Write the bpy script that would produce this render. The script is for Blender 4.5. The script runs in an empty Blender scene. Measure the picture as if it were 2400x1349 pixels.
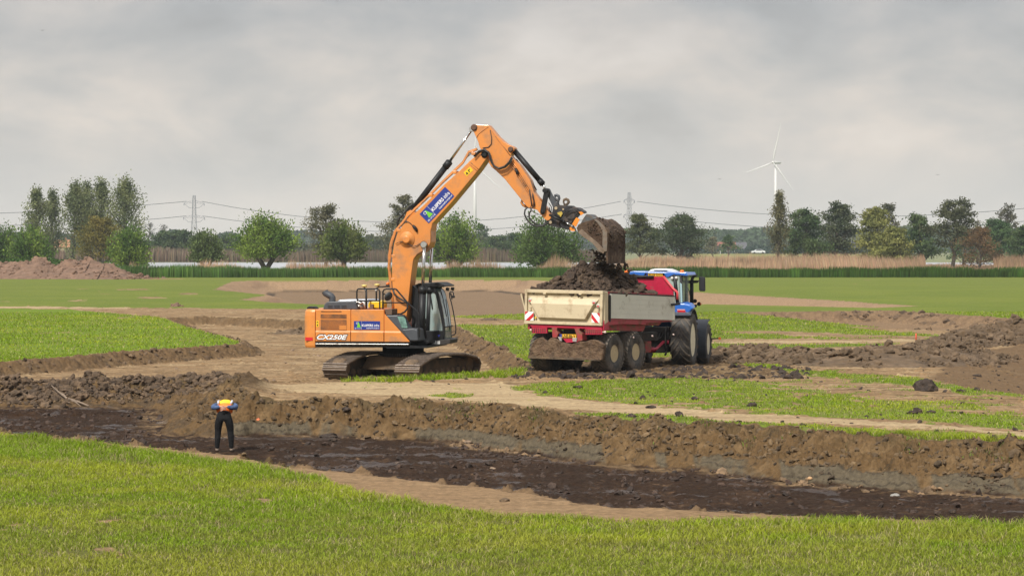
import bpy, math, random
import numpy as np
from mathutils import Vector, Matrix
R = math.radians
S = bpy.context.scene
col = S.collection

# ------------------------------------------------------------------ camera
F = 5400.0            # focal length in photograph pixels (2400 wide)
ZC = 4.2              # camera height above the field
cam_d = bpy.data.cameras.new("camera"); cam = bpy.data.objects.new("camera", cam_d); col.objects.link(cam)
cam.location = (0, 0, ZC); cam.rotation_euler = (R(90), 0, 0)
cam_d.sensor_width = 36; cam_d.lens = 36 * F / 2400; cam_d.shift_y = -(674.5 - 580) / 2400
cam_d.clip_start = .5; cam_d.clip_end = 20000
S.camera = cam

# ------------------------------------------------------------------ sky, sun, exposure
SUN_EL, SUN_AZ = R(48), R(-150)      # azimuth measured from +Y towards +X: behind the camera, to its left
world = bpy.data.worlds.new("World"); S.world = world; world.use_nodes = True
wn = world.node_tree; wn.nodes.clear(); L = wn.links.new
def wnode(t, **k):
    n = wn.nodes.new(t)
    for a, b in k.items(): setattr(n, a, b)
    return n
out = wnode("ShaderNodeOutputWorld"); bg = wnode("ShaderNodeBackground"); L(bg.outputs[0], out.inputs[0])
sky = wnode("ShaderNodeTexSky", sky_type='NISHITA', sun_disc=False)
sky.sun_elevation = SUN_EL; sky.sun_rotation = SUN_AZ; sky.air_density = 1.0; sky.dust_density = 3.0
skym = wnode("ShaderNodeVectorMath", operation='SCALE'); skym.inputs[3].default_value = 0.10
L(sky.outputs[0], skym.inputs[0])
tc = wnode("ShaderNodeTexCoord"); sep = wnode("ShaderNodeSeparateXYZ"); L(tc.outputs["Generated"], sep.inputs[0])
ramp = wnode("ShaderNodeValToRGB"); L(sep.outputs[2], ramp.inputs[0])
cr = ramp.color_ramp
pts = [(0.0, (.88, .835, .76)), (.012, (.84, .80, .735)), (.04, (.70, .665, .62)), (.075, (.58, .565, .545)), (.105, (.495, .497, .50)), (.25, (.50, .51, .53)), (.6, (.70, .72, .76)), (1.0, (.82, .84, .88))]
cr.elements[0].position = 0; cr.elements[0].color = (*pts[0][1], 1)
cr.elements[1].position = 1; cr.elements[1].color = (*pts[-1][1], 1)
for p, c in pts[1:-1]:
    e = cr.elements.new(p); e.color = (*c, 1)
# cloud sheets: direction projected on a flat cloud layer, so they flatten towards the horizon
mp = wnode("ShaderNodeMapping"); mp.inputs["Scale"].default_value = (6.0, 6.0, 13.0); L(tc.outputs["Generated"], mp.inputs[0])
n1 = wnode("ShaderNodeTexNoise"); n1.inputs["Scale"].default_value = 1.6; n1.inputs["Detail"].default_value = 5; n1.inputs["Roughness"].default_value = .5; n1.inputs["Distortion"].default_value = .35
L(mp.outputs[0], n1.inputs[0])
r1 = wnode("ShaderNodeMapRange"); r1.inputs[1].default_value = .36; r1.inputs[2].default_value = .66; r1.inputs[3].default_value = .90; r1.inputs[4].default_value = 1.30
L(n1.outputs[0], r1.inputs[0])
mp2 = wnode("ShaderNodeMapping"); mp2.inputs["Scale"].default_value = (15.0, 15.0, 34.0); mp2.inputs["Location"].default_value = (3.1, 0, 1.7); L(tc.outputs["Generated"], mp2.inputs[0])
n2 = wnode("ShaderNodeTexNoise"); n2.inputs["Scale"].default_value = 1.3; n2.inputs["Detail"].default_value = 6; n2.inputs["Roughness"].default_value = .55
L(mp2.outputs[0], n2.inputs[0])
r2 = wnode("ShaderNodeMapRange"); r2.inputs[1].default_value = .42; r2.inputs[2].default_value = .7; r2.inputs[3].default_value = .97; r2.inputs[4].default_value = 1.10
L(n2.outputs[0], r2.inputs[0])
cm = wnode("ShaderNodeMath", operation='MULTIPLY'); L(r1.outputs[0], cm.inputs[0]); L(r2.outputs[0], cm.inputs[1])
# clouds fade out into even murk at the horizon
fade = wnode("ShaderNodeMapRange"); fade.inputs[1].default_value = .004; fade.inputs[2].default_value = .05; L(sep.outputs[2], fade.inputs[0])
mixc = wnode("ShaderNodeMix", data_type='FLOAT'); mixc.inputs[2].default_value = 1.0; L(fade.outputs[0], mixc.inputs[0]); L(cm.outputs[0], mixc.inputs[3])
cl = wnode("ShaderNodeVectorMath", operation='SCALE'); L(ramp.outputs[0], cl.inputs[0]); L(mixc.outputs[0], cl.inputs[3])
# warm tint where the cloud is thin
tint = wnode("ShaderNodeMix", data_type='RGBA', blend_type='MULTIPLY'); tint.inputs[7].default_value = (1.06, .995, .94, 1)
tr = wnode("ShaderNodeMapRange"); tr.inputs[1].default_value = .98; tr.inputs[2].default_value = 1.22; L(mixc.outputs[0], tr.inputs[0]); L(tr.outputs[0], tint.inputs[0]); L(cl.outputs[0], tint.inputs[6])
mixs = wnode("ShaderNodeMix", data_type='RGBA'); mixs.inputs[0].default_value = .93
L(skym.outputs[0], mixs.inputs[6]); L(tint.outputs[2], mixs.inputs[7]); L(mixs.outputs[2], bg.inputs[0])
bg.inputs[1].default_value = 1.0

sd = bpy.data.lights.new("sun", 'SUN'); so = bpy.data.objects.new("sun", sd); col.objects.link(so)
sd.energy = 5.0; sd.angle = R(6); sd.color = (1.0, .955, .88)
dirv = Vector((math.sin(SUN_AZ) * math.cos(SUN_EL), math.cos(SUN_AZ) * math.cos(SUN_EL), math.sin(SUN_EL)))
so.rotation_euler = dirv.to_track_quat('Z', 'Y').to_euler(); so.location = (0, 0, 60)
S.view_settings.view_transform = 'Standard'; S.view_settings.look = 'None'; S.view_settings.exposure = 0.0; S.view_settings.gamma = 1.0
try:
    S.cycles.use_denoising = True; S.cycles.denoiser = 'OPENIMAGEDENOISE'
except Exception: pass
S.cycles.max_bounces = 6; S.cycles.diffuse_bounces = 2; S.cycles.glossy_bounces = 2; S.cycles.transmission_bounces = 4
S.cycles.transparent_max_bounces = 8; S.cycles.volume_bounces = 0; S.cycles.caustics_reflective = False; S.cycles.caustics_refractive = False
S.cycles.use_adaptive_sampling = True; S.cycles.adaptive_threshold = .015

# ------------------------------------------------------------------ helpers
def lin(r, g, b):
    f = lambda c: ((c / 255 + .055) / 1.055) ** 2.4 if c / 255 > .04045 else c / 255 / 12.92
    return (f(r), f(g), f(b))
def wpt(px, py, z=0.0):
    D = (ZC - z) * F / (py - 580.0)
    return ((px - 1200) / F * D, D, z)
def at(px, py, D):
    return Vector(((px - 1200) / F * D, D, ZC - (py - 580.0) / F * D))

def mat(name, color, rough=.6, metal=0.0, var=.12, nscale=6.0, bump=0.0, bscale=40.0, dirt=0.0, dirtcol=(.11, .075, .045), dscale=2.5, attr=None, spec=.5, coat=0, alpha=None, trans=0.0, isl=0.0):
    m = bpy.data.materials.new(name); m.use_nodes = True; nt = m.node_tree; nd = nt.nodes; lk = nt.links.new
    b = nd["Principled BSDF"]
    b.inputs["Roughness"].default_value = rough; b.inputs["Metallic"].default_value = metal; b.inputs["Specular IOR Level"].default_value = spec
    if coat: b.inputs["Coat Weight"].default_value = coat; b.inputs["Coat Roughness"].default_value = .15
    tcn = nd.new("ShaderNodeTexCoord")
    n = nd.new("ShaderNodeTexNoise"); n.inputs["Scale"].default_value = nscale; n.inputs["Detail"].default_value = 6; lk(tcn.outputs["Object"], n.inputs[0])
    mr = nd.new("ShaderNodeMapRange"); mr.inputs[1].default_value = .3; mr.inputs[2].default_value = .7; mr.inputs[3].default_value = 1 - var; mr.inputs[4].default_value = 1 + var; lk(n.outputs[0], mr.inputs[0])
    sc = nd.new("ShaderNodeVectorMath"); sc.operation = 'SCALE'
    if attr:
        an = nd.new("ShaderNodeAttribute"); an.attribute_name = attr; lk(an.outputs["Color"], sc.inputs[0])
    else:
        sc.inputs[0].default_value = color
    lk(mr.outputs[0], sc.inputs[3]); src = sc.outputs[0]
    if dirt > 0:
        n3 = nd.new("ShaderNodeTexNoise"); n3.inputs["Scale"].default_value = dscale; n3.inputs["Detail"].default_value = 8; n3.inputs["Roughness"].default_value = .65; lk(tcn.outputs["Object"], n3.inputs[0])
        m3 = nd.new("ShaderNodeMapRange"); m3.inputs[1].default_value = .72 - .5 * dirt; m3.inputs[2].default_value = .9 - .45 * dirt; lk(n3.outputs[0], m3.inputs[0])
        mx = nd.new("ShaderNodeMix"); mx.data_type = 'RGBA'; lk(m3.outputs[0], mx.inputs[0]); lk(src, mx.inputs[6]); mx.inputs[7].default_value = (*dirtcol, 1); src = mx.outputs[2]
        rm = nd.new("ShaderNodeMapRange"); rm.inputs[3].default_value = rough; rm.inputs[4].default_value = .92; lk(m3.outputs[0], rm.inputs[0]); lk(rm.outputs[0], b.inputs["Roughness"])
        if metal > 0:
            mm = nd.new("ShaderNodeMapRange"); mm.inputs[3].default_value = metal; mm.inputs[4].default_value = 0; lk(m3.outputs[0], mm.inputs[0]); lk(mm.outputs[0], b.inputs["Metallic"])
    if isl > 0:
        gi = nd.new("ShaderNodeNewGeometry"); mi_ = nd.new("ShaderNodeMapRange"); mi_.inputs[3].default_value = 1 - isl; mi_.inputs[4].default_value = 1 + isl; lk(gi.outputs["Random Per Island"], mi_.inputs[0])
        s2 = nd.new("ShaderNodeVectorMath"); s2.operation = 'SCALE'; lk(src, s2.inputs[0]); lk(mi_.outputs[0], s2.inputs[3]); src = s2.outputs[0]
    lk(src, b.inputs["Base Color"])
    if bump > 0:
        bn = nd.new("ShaderNodeTexNoise"); bn.inputs["Scale"].default_value = bscale; bn.inputs["Detail"].default_value = 8; lk(tcn.outputs["Object"], bn.inputs[0])
        bp = nd.new("ShaderNodeBump"); bp.inputs["Strength"].default_value = bump; bp.inputs["Distance"].default_value = .05; lk(bn.outputs[0], bp.inputs["Height"]); lk(bp.outputs[0], b.inputs["Normal"])
    if trans > 0:
        tb = nd.new("ShaderNodeBsdfTranslucent"); lk(src, tb.inputs[0]); ms = nd.new("ShaderNodeMixShader"); ms.inputs[0].default_value = trans
        lk(b.outputs[0], ms.inputs[1]); lk(tb.outputs[0], ms.inputs[2]); lk(ms.outputs[0], nd["Material Output"].inputs[0])
    if alpha is not None:
        b.inputs["Alpha"].default_value = alpha
    return m

class MB:
    """collects simple solids; build() links them as one mesh object"""
    def __init__(s): s.v = []; s.f = []; s.mi = []; s.sm = []
    def add(s, vs, fs, mi=0, smooth=False):
        o = len(s.v); s.v += [tuple(p) for p in vs]
        for f in fs: s.f.append([i + o for i in f]); s.mi.append(mi); s.sm.append(smooth)
        return s
    def box(s, a, b, mi=0, M=None):
        (x0, y0, z0), (x1, y1, z1) = a, b
        vs = [Vector(p) for p in ((x0, y0, z0), (x1, y0, z0), (x1, y1, z0), (x0, y1, z0), (x0, y0, z1), (x1, y0, z1), (x1, y1, z1), (x0, y1, z1))]
        if M is not None: vs = [M @ p for p in vs]
        return s.add(vs, [(0, 3, 2, 1), (4, 5, 6, 7), (0, 1, 5, 4), (1, 2, 6, 5), (2, 3, 7, 6), (3, 0, 4, 7)], mi)
    def prism(s, A, B, mi=0, smooth_sides=False):
        """A, B: equal-length rings of 3-D points"""
        n = len(A); s.add(list(A) + list(B), [tuple(range(n))[::-1], tuple(range(n, 2 * n))], mi)
        o = len(s.v) - 2 * n
        for i in range(n):
            j = (i + 1) % n; s.f.append([o + i, o + j, o + n + j, o + n + i]); s.mi.append(mi); s.sm.append(smooth_sides)
        return s
    def tube(s, path, r, n=8, mi=0, cap=True):
        path = [Vector(p) for p in path]; k = len(path)
        rs = r if isinstance(r, (list, tuple)) else [r] * k
        rings = []; ref = None
        for i, p in enumerate(path):
            t = (path[min(i + 1, k - 1)] - path[max(i - 1, 0)]).normalized()
            if ref is None or abs(ref.dot(t)) > .98:
                ref = Vector((0, 0, 1)) if abs(t.z) < .9 else Vector((1, 0, 0))
            a = (ref - t * ref.dot(t)).normalized(); b = t.cross(a); ref = a
            rings.append([p + a * math.cos(q * 2 * math.pi / n) * rs[i] + b * math.sin(q * 2 * math.pi / n) * rs[i] for q in range(n)])
        o = len(s.v); s.v += [tuple(p) for rg in rings for p in rg]
        for i in range(k - 1):
            for q in range(n):
                w = (q + 1) % n; s.f.append([o + i * n + q, o + i * n + w, o + (i + 1) * n + w, o + (i + 1) * n + q]); s.mi.append(mi); s.sm.append(True)
        if cap:
            s.f.append([o + q for q in range(n)][::-1]); s.mi.append(mi); s.sm.append(False)
            s.f.append([o + (k - 1) * n + q for q in range(n)]); s.mi.append(mi); s.sm.append(False)
        return s
    def lathe(s, prof, c, axis, n=32, mi=0, smooth=True):
        """prof: (along, radius) pairs about a line through c along axis"""
        c = Vector(c); t = Vector(axis).normalized(); ref = Vector((0, 0, 1)) if abs(t.z) < .9 else Vector((1, 0, 0))
        a = (ref - t * ref.dot(t)).normalized(); b = t.cross(a); o = len(s.v); k = len(prof)
        for (h, r) in prof:
            for q in range(n):
                g = q * 2 * math.pi / n; s.v.append(tuple(c + t * h + a * math.cos(g) * r + b * math.sin(g) * r))
        for i in range(k - 1):
            for q in range(n):
                w = (q + 1) % n; s.f.append([o + i * n + q, o + i * n + w, o + (i + 1) * n + w, o + (i + 1) * n + q]); s.mi.append(mi); s.sm.append(smooth)
        if prof[0][1] > 1e-4: s.f.append([o + q for q in range(n)][::-1]); s.mi.append(mi); s.sm.append(False)
        if prof[-1][1] > 1e-4: s.f.append([o + (k - 1) * n + q for q in range(n)]); s.mi.append(mi); s.sm.append(False)
        return s
    def build(s, name, mats, parent=None, bevel=0, label=None, seg=2):
        me = bpy.data.meshes.new(name); me.from_pydata(s.v, [], s.f)
        mats = mats if isinstance(mats, (list, tuple)) else [mats]
        for m in mats: me.materials.append(m)
        me.polygons.foreach_set("material_index", s.mi); me.polygons.foreach_set("use_smooth", s.sm); me.update()
        o = bpy.data.objects.new(name, me); col.objects.link(o)
        if parent is not None: o.parent = parent
        if bevel:
            b = o.modifiers.new("bevel", 'BEVEL'); b.width = bevel; b.segments = seg; b.limit_method = 'ANGLE'; b.angle_limit = R(35); b.harden_normals = False
        if label: o["label"] = label
        return o

def tag(o, label=None, cat=None, group=None, kind=None):
    if label: o["label"] = label
    if cat: o["category"] = cat
    if group: o["group"] = group
    if kind: o["kind"] = kind
    return o
def empty(name, loc, rz=0, label=None, cat=None, group=None):
    o = bpy.data.objects.new(name, None); col.objects.link(o); o.location = loc; o.rotation_euler = (0, 0, rz); o.empty_display_size = .3
    return tag(o, label, cat, group)
def np_mesh(name, V, Fq, mats, parent=None, smooth=True, color=None, cname="col", mi=None, nper=4):
    """V (n,3), Fq (m,nper) numpy -> object; color: (n,3) vertex colours"""
    me = bpy.data.meshes.new(name); n, m = len(V), len(Fq)
    me.vertices.add(n); me.vertices.foreach_set("co", np.ascontiguousarray(V, dtype=np.float32).ravel())
    me.loops.add(m * nper); me.loops.foreach_set("vertex_index", np.ascontiguousarray(Fq, dtype=np.int32).ravel())
    me.polygons.add(m); me.polygons.foreach_set("loop_start", np.arange(0, m * nper, nper, dtype=np.int32)); me.polygons.foreach_set("loop_total", np.full(m, nper, dtype=np.int32))
    me.polygons.foreach_set("use_smooth", np.full(m, smooth, dtype=bool))
    for mm in (mats if isinstance(mats, (list, tuple)) else [mats]): me.materials.append(mm)
    if mi is not None: me.polygons.foreach_set("material_index", np.ascontiguousarray(mi, dtype=np.int32))
    me.update(calc_edges=True)
    if color is not None:
        ca = me.color_attributes.new(cname, 'FLOAT_COLOR', 'POINT')
        c4 = np.ones((n, 4), dtype=np.float32); c4[:, :color.shape[1]] = color; ca.data.foreach_set("color", c4.ravel())
    o = bpy.data.objects.new(name, me); col.objects.link(o)
    if parent is not None: o.parent = parent
    return o

RNG = np.random.default_rng(7)
TAB = RNG.random((512, 512)).astype(np.float32)
def vnoise(x, y):
    xi = np.floor(x); yi = np.floor(y); fx = (x - xi).astype(np.float32); fy = (y - yi).astype(np.float32)
    xi = xi.astype(np.int64) & 511; yi = yi.astype(np.int64) & 511; x1 = (xi + 1) & 511; y1 = (yi + 1) & 511
    fx = fx * fx * (3 - 2 * fx); fy = fy * fy * (3 - 2 * fy)
    a = TAB[xi, yi]; b = TAB[x1, yi]; c = TAB[xi, y1]; d = TAB[x1, y1]
    return (a + (b - a) * fx) * (1 - fy) + (c + (d - c) * fx) * fy
def fbm(x, y, o=4, g=.5):
    t = 0; a = 1; s = 0
    for i in range(o):
        t = t + a * (vnoise(x * 2 ** i + 17.3 * i, y * 2 ** i + 41.7 * i) - .5); s += a; a *= g
    return t / s * 2      # about -1..1
def sstep(a, b, x):
    t = np.clip((x - a) / (b - a), 0, 1); return t * t * (3 - 2 * t)
# ------------------------------------------------------------------ terrain
def W2(l, z=0.0):
    o = []
    for p in l:
        zz = p[2] if len(p) > 2 else z
        o.append(wpt(p[0], p[1], zz)[:2])
    return np.array(o)
def inside(P, x, y):
    r = np.zeros(x.shape, bool); n = len(P)
    for i in range(n):
        x0, y0 = P[i]; x1, y1 = P[(i + 1) % n]
        if y0 == y1: continue
        c = ((y0 > y) != (y1 > y)) & (x < (x1 - x0) * (y - y0) / (y1 - y0) + x0)
        r ^= c
    return r
def pdist(P, x, y):
    d = np.full(x.shape, 1e9, np.float32); n = len(P)
    for i in range(n):
        x0, y0 = P[i]; dx = P[(i + 1) % n][0] - x0; dy = P[(i + 1) % n][1] - y0; q = dx * dx + dy * dy + 1e-9
        t = np.clip(((x - x0) * dx + (y - y0) * dy) / q, 0, 1)
        d = np.minimum(d, (x - x0 - t * dx) ** 2 + (y - y0 - t * dy) ** 2)
    return np.sqrt(d)
def sdist(P, x, y, lim):
    """signed distance (positive inside), evaluated only near the polygon's box"""
    r = np.full(x.shape, -1e3, np.float32)
    m = (x > P[:, 0].min() - lim) & (x < P[:, 0].max() + lim) & (y > P[:, 1].min() - lim) & (y < P[:, 1].max() + lim)
    if m.any():
        xx, yy = x[m], y[m]; d = pdist(P, xx, yy); r[m] = np.where(inside(P, xx, yy), d, -d)
    return r

DEEP = W2([(-420, 908, -.35), (0, 905, -.35), (200, 902, -.3), (330, 895, -.25), (480, 890, -.2), (540, 896, -.1), (572, 912, 0), (586, 934, 0), (600, 938),
           (700, 938), (833, 940), (967, 943), (1067, 947), (1200, 953), (1248, 962), (1367, 973), (1470, 983), (1604, 992), (1800, 998), (1848, 1004), (1996, 1019), (2145, 1028), (2400, 1037), (2800, 1058),
           (2800, 1238), (2400, 1226), (1900, 1212), (1800, 1206), (1545, 1193), (1456, 1191), (1352, 1180), (1227, 1156), (1100, 1140), (900, 1119), (767, 1104), (677, 1096), (613, 1086), (557, 1070), (400, 1060), (250, 1046), (100, 1031), (0, 1021), (-420, 995)])
CUN = W2([(-420, 880), (0, 846), (150, 835), (300, 824), (430, 815), (557, 807), (562, 800), (530, 789), (450, 768), (400, 752), (380, 743), (500, 741), (700, 749), (830, 753), (1060, 757),
          (1075, 763), (1110, 785), (1160, 806), (1200, 826), (1238, 850), (1243, 866), (1150, 874), (1000, 884), (830, 890), (740, 893), (600, 900), (560, 905), (-420, 905)])
FARP = W2([(498, 678), (540, 659), (600, 656), (760, 656), (1000, 654.5), (1250, 655.5), (1320, 661), (1420, 667), (1650, 685), (1900, 700), (2160, 716.5), (2050, 721), (1660, 712), (1500, 716), (1400, 728), (1230, 736), (1060, 742), (900, 728), (740, 712.5), (640, 709), (560, 702), (620, 690)])
RGT = W2([(1700, 731), (1900, 729), (2080, 727), (2110, 728), (2250, 738), (2400, 748), (2900, 785), (2900, 800), (2400, 782), (2250, 776), (2080, 768), (1900, 751)])
KPIT = W2([(2175, 884), (2205, 862), (2240, 845), (2310, 822), (2400, 806), (2900, 760), (2900, 960), (2400, 925), (2250, 908)])
CX, CY, CG = (945 - 1200) / F * 80.0, 80.0, -0.25      # excavator centre and its ground level

def deep_w(x): return np.interp(x, [-30, -9, -7, -1, 5, 9, 20], [2.4, 2.4, 1.2, 1.3, 2.1, 2.4, 2.6]).astype(np.float32)
def terrain(x, y):
    """height and the region weights used for colour"""
    x = x.astype(np.float32); y = y.astype(np.float32)
    near = (y < 66)
    rag = fbm(x * .9, y * .9, 4) * .30 + fbm(x * 5, y * 5, 3) * .08
    z = np.zeros_like(x)
    z += fbm(x * .05, y * .05, 3) * .05 * sstep(30, 60, y)
    z += fbm(x * 1.7 + 9, y * 1.7, 4) * .02
    z -= .15 * np.exp(-(((x - 6.2) / 3.2) ** 2 + ((y - 85) / 2.6) ** 2) ** 2)
    out = {}
    # shallow stripped area
    d = sdist(CUN, x, y, 4) + rag
    dep = .5 - .25 * np.exp(-((x - CX) ** 2 + (y - CY) ** 2) / 30.0)
    k = sstep(0, 1, d / 1.1); z = z * (1 - k) + k * (-dep + .35 * z); out['cun'] = sstep(-.05, .12, d); out['cun_wall'] = np.where((k > .02) & (k < .97), 1.0, 0.0)
    d = sdist(FARP, x, y, 25) + rag
    w = np.where(x > 12, 9.0, 6.0)
    k = sstep(0, 1, d / w) ** .8; z = z * (1 - k) - 1.5 * k; out['far'] = sstep(-.2, .5, d); out['far_k'] = k
    d = sdist(RGT, x, y, 8) + rag
    k = sstep(0, 1, d / 2.2); z = z * (1 - k) - .7 * k; out['rgt'] = sstep(-.1, .2, d); out['rgt_k'] = k
    d = sdist(KPIT, x, y, 8) + rag * .7
    k = sstep(0, 1, d / 7.0); z = z * (1 - k) - .8 * k; out['kp'] = sstep(-.1, .25, d); out['kp_k'] = k
    # dirt strip this side of the deep pit sits a little lower than the turf
    d0 = sdist(DEEP, x, y, 14)
    d = d0 + rag * np.where(y < 50, .5, 1.0) + .12 * np.abs(fbm(x * 2.3, y * 2.3 + 5, 3)) - .05
    w = deep_w(x)
    t = np.clip(d / w, 0, 1)
    prof = np.where(t < .68, t / .68 * .60, .60 + (t - .68) / .32 * .40)   # gentler crumbled top, steeper clay foot
    k = np.where(y > 44, prof, sstep(0, .8, d))
    # vertical gullies and slumped lumps on the exposed face
    face = sstep(0, .12, t) * (1 - sstep(.9, 1.0, t))
    lump = (np.abs(fbm(x * 1.3, y * 1.3 + 3, 5, .6)) * .50 - .10) + (np.abs(fbm(x * 5, y * 5 + 8, 4, .65)) * .17) + fbm(x * 15, y * 15, 2) * .035
    gul = fbm(x * 3.2, y * .8, 4, .6) * .08
    berm = np.exp(-((d0 + .35) / .75) ** 2) * sstep(-6.5, -9.0, x) * sstep(60, 70, y)
    z = z + berm * (.22 + .5 * np.abs(fbm(x * 1.3, y * 1.3, 4, .6)))
    rim = np.exp(-(d / .5) ** 2) * sstep(45, 49, y)
    z = z + rim * (.05 + .12 * fbm(x * 2.2, y * 2.2, 4))
    floor = -.9 + fbm(x * .35, y * .35, 3) * .07 + np.abs(fbm(x * 1.4, y * 1.1, 5, .62)) * .10 + fbm(x * 7, y * 5, 3, .6) * .030
    z = np.where(d > 0, z * (1 - k) + floor * k + face * (lump + gul) * np.where(t < .68, 1.0, .40), z)
    out['deep'] = (d > 0).astype(np.float32); out['deep_t'] = t; out['deep_d'] = d; out['face'] = face
    out['berm'] = berm
    # small roughness of bare soil is added by the caller's soil mask
    return z, out

def pxpy(x, y):
    return 1200 + F * x / y, 580 + F * ZC / y
# turf patches on the field level, outlined on the ground plane
TURF = {
 'far': [(-900, 600), (3300, 600), (3300, 790), (2420, 766), (2340, 776), (2300, 792), (2190, 797), (2050, 812), (1900, 816), (1700, 822), (1640, 850), (1560, 846), (1420, 860), (1243, 872), (1238, 850), (1075, 763), (1060, 757), (900, 754), (700, 750), (380, 743), (160, 724), (-900, 724)],
 'island': [(-900, 721), (0, 722.5), (160, 724), (380, 744), (450, 768), (530, 789), (563, 803), (557, 808), (430, 817), (300, 826), (0, 850), (-900, 920)],
 'p1': [(1185, 903), (1270, 897), (1345, 893), (1420, 891), (1520, 882), (1620, 884), (1720, 888), (1800, 893), (1900, 912), (2000, 926), (2110, 944), (2200, 958), (2320, 982), (2480, 1002), (2480, 1012), (2320, 1000), (2180, 986), (2000, 977), (1850, 972), (1700, 962), (1550, 951), (1400, 938), (1300, 925), (1220, 917)],
 'p2': [(1330, 968), (1430, 965), (1520, 967), (1600, 975), (1700, 983), (1850, 992), (2000, 1003), (2150, 1013), (2400, 1026), (2600, 1040), (2600, 1075), (2400, 1048), (2145, 1032), (1996, 1022), (1848, 1008), (1700, 1000), (1604, 995), (1470, 987)],
 'p3': [(795, 886), (850, 881), (1000, 879), (1110, 871), (1200, 866), (1245, 866), (1250, 878), (1180, 884), (1100, 885), (1000, 891), (900, 893), (800, 894)],
 'p4': [(1850, 868), (1930, 868), (2050, 877), (2150, 884), (2250, 902), (2400, 912), (2700, 930), (2700, 960), (2400, 936), (2280, 926), (2150, 902), (2000, 892), (1900, 880)],
 'p5': [(1660, 832), (1740, 835), (1800, 850), (1870, 866), (1850, 872), (1760, 860), (1670, 850)],
 'p6': [(1750, 938), (1900, 925), (2150, 938), (2300, 950), (2330, 962), (2100, 950), (1900, 938)],
 'p7': [(2080, 974), (2250, 968), (2420, 975), (2420, 990), (2250, 985)],
 'c': [(990, 925), (1060, 918), (1120, 925), (1060, 932)],
 'fore': [(-900, 960), (0, 1021), (100, 1030), (220, 1044), (400, 1067), (540, 1082), (600, 1096), (700, 1114), (760, 1122), (790, 1140), (900, 1165), (960, 1173), (1100, 1198), (1200, 1210), (1300, 1213), (1420, 1221), (1500, 1223), (1900, 1223), (2400, 1226), (3300, 1240), (3300, 3000), (-900, 3000)],
}
BARE = {
 'tl': [(-900, 716), (0, 717), (400, 721), (720, 724), (900, 728), (1060, 744), (1240, 750), (1240, 761), (1060, 760), (900, 755), (380, 743), (160, 724), (0, 722), (-900, 720)],
 'tr': [(1640, 795), (1900, 794), (2150, 794), (2300, 800), (2190, 804), (1900, 806), (1640, 806)],
 'tr2': [(1690, 775), (1850, 775), (2000, 784), (2250, 790), (2150, 795), (1900, 789), (1750, 781)],
 'g2': [(1980, 764), (2200, 768), (2400, 762), (2900, 770), (2900, 800), (2420, 790), (2300, 792), (2100, 778)],
 'dmp': [(1225, 862), (1300, 852), (1500, 836), (1680, 838), (1760, 862), (1900, 878), (1780, 886), (1500, 884), (1300, 884), (1235, 878)],
 'fs1': [(560, 699), (720, 700), (740, 712), (640, 709)],
 'sc1': [(330, 653), (420, 652.5), (440, 654), (350, 654.5)], 'sc2': [(420, 687), (460, 686), (465, 689), (425, 690)], 'sc3': [(318, 697), (370, 695.5), (400, 698), (340, 700)],
 'sc4': [(270, 677), (345, 676.4), (350, 678.4), (280, 679)],
 'b1': [(236, 1216), (280, 1212), (315, 1216), (318, 1225), (260, 1226)], 'b2': [(0, 1235), (55, 1236), (60, 1245), (0, 1246)], 'b3': [(30, 1300), (80, 1300), (75, 1312), (20, 1310)],
 'b4': [(505, 1178), (540, 1178), (545, 1188), (505, 1190)], 'b5': [(608, 1172), (635, 1170), (640, 1180), (612, 1182)], 'b6': [(270, 1282), (310, 1280), (330, 1292), (280, 1292)],
}
TR_PALE = [[(560, 904), (900, 893), (1200, 898), (1240, 905), (1220, 918), (1400, 941), (1700, 965), (2000, 981), (2300, 1005), (2700, 1030), (2700, 1052), (2300, 1012), (2000, 996), (1700, 981), (1400, 962), (1150, 944), (900, 925), (700, 915)],
           [(1640, 800), (2200, 797), (2200, 801), (1640, 806)], [(-900, 716.5), (0, 717.5), (300, 720), (300, 722.5), (-900, 721)]]
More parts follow.
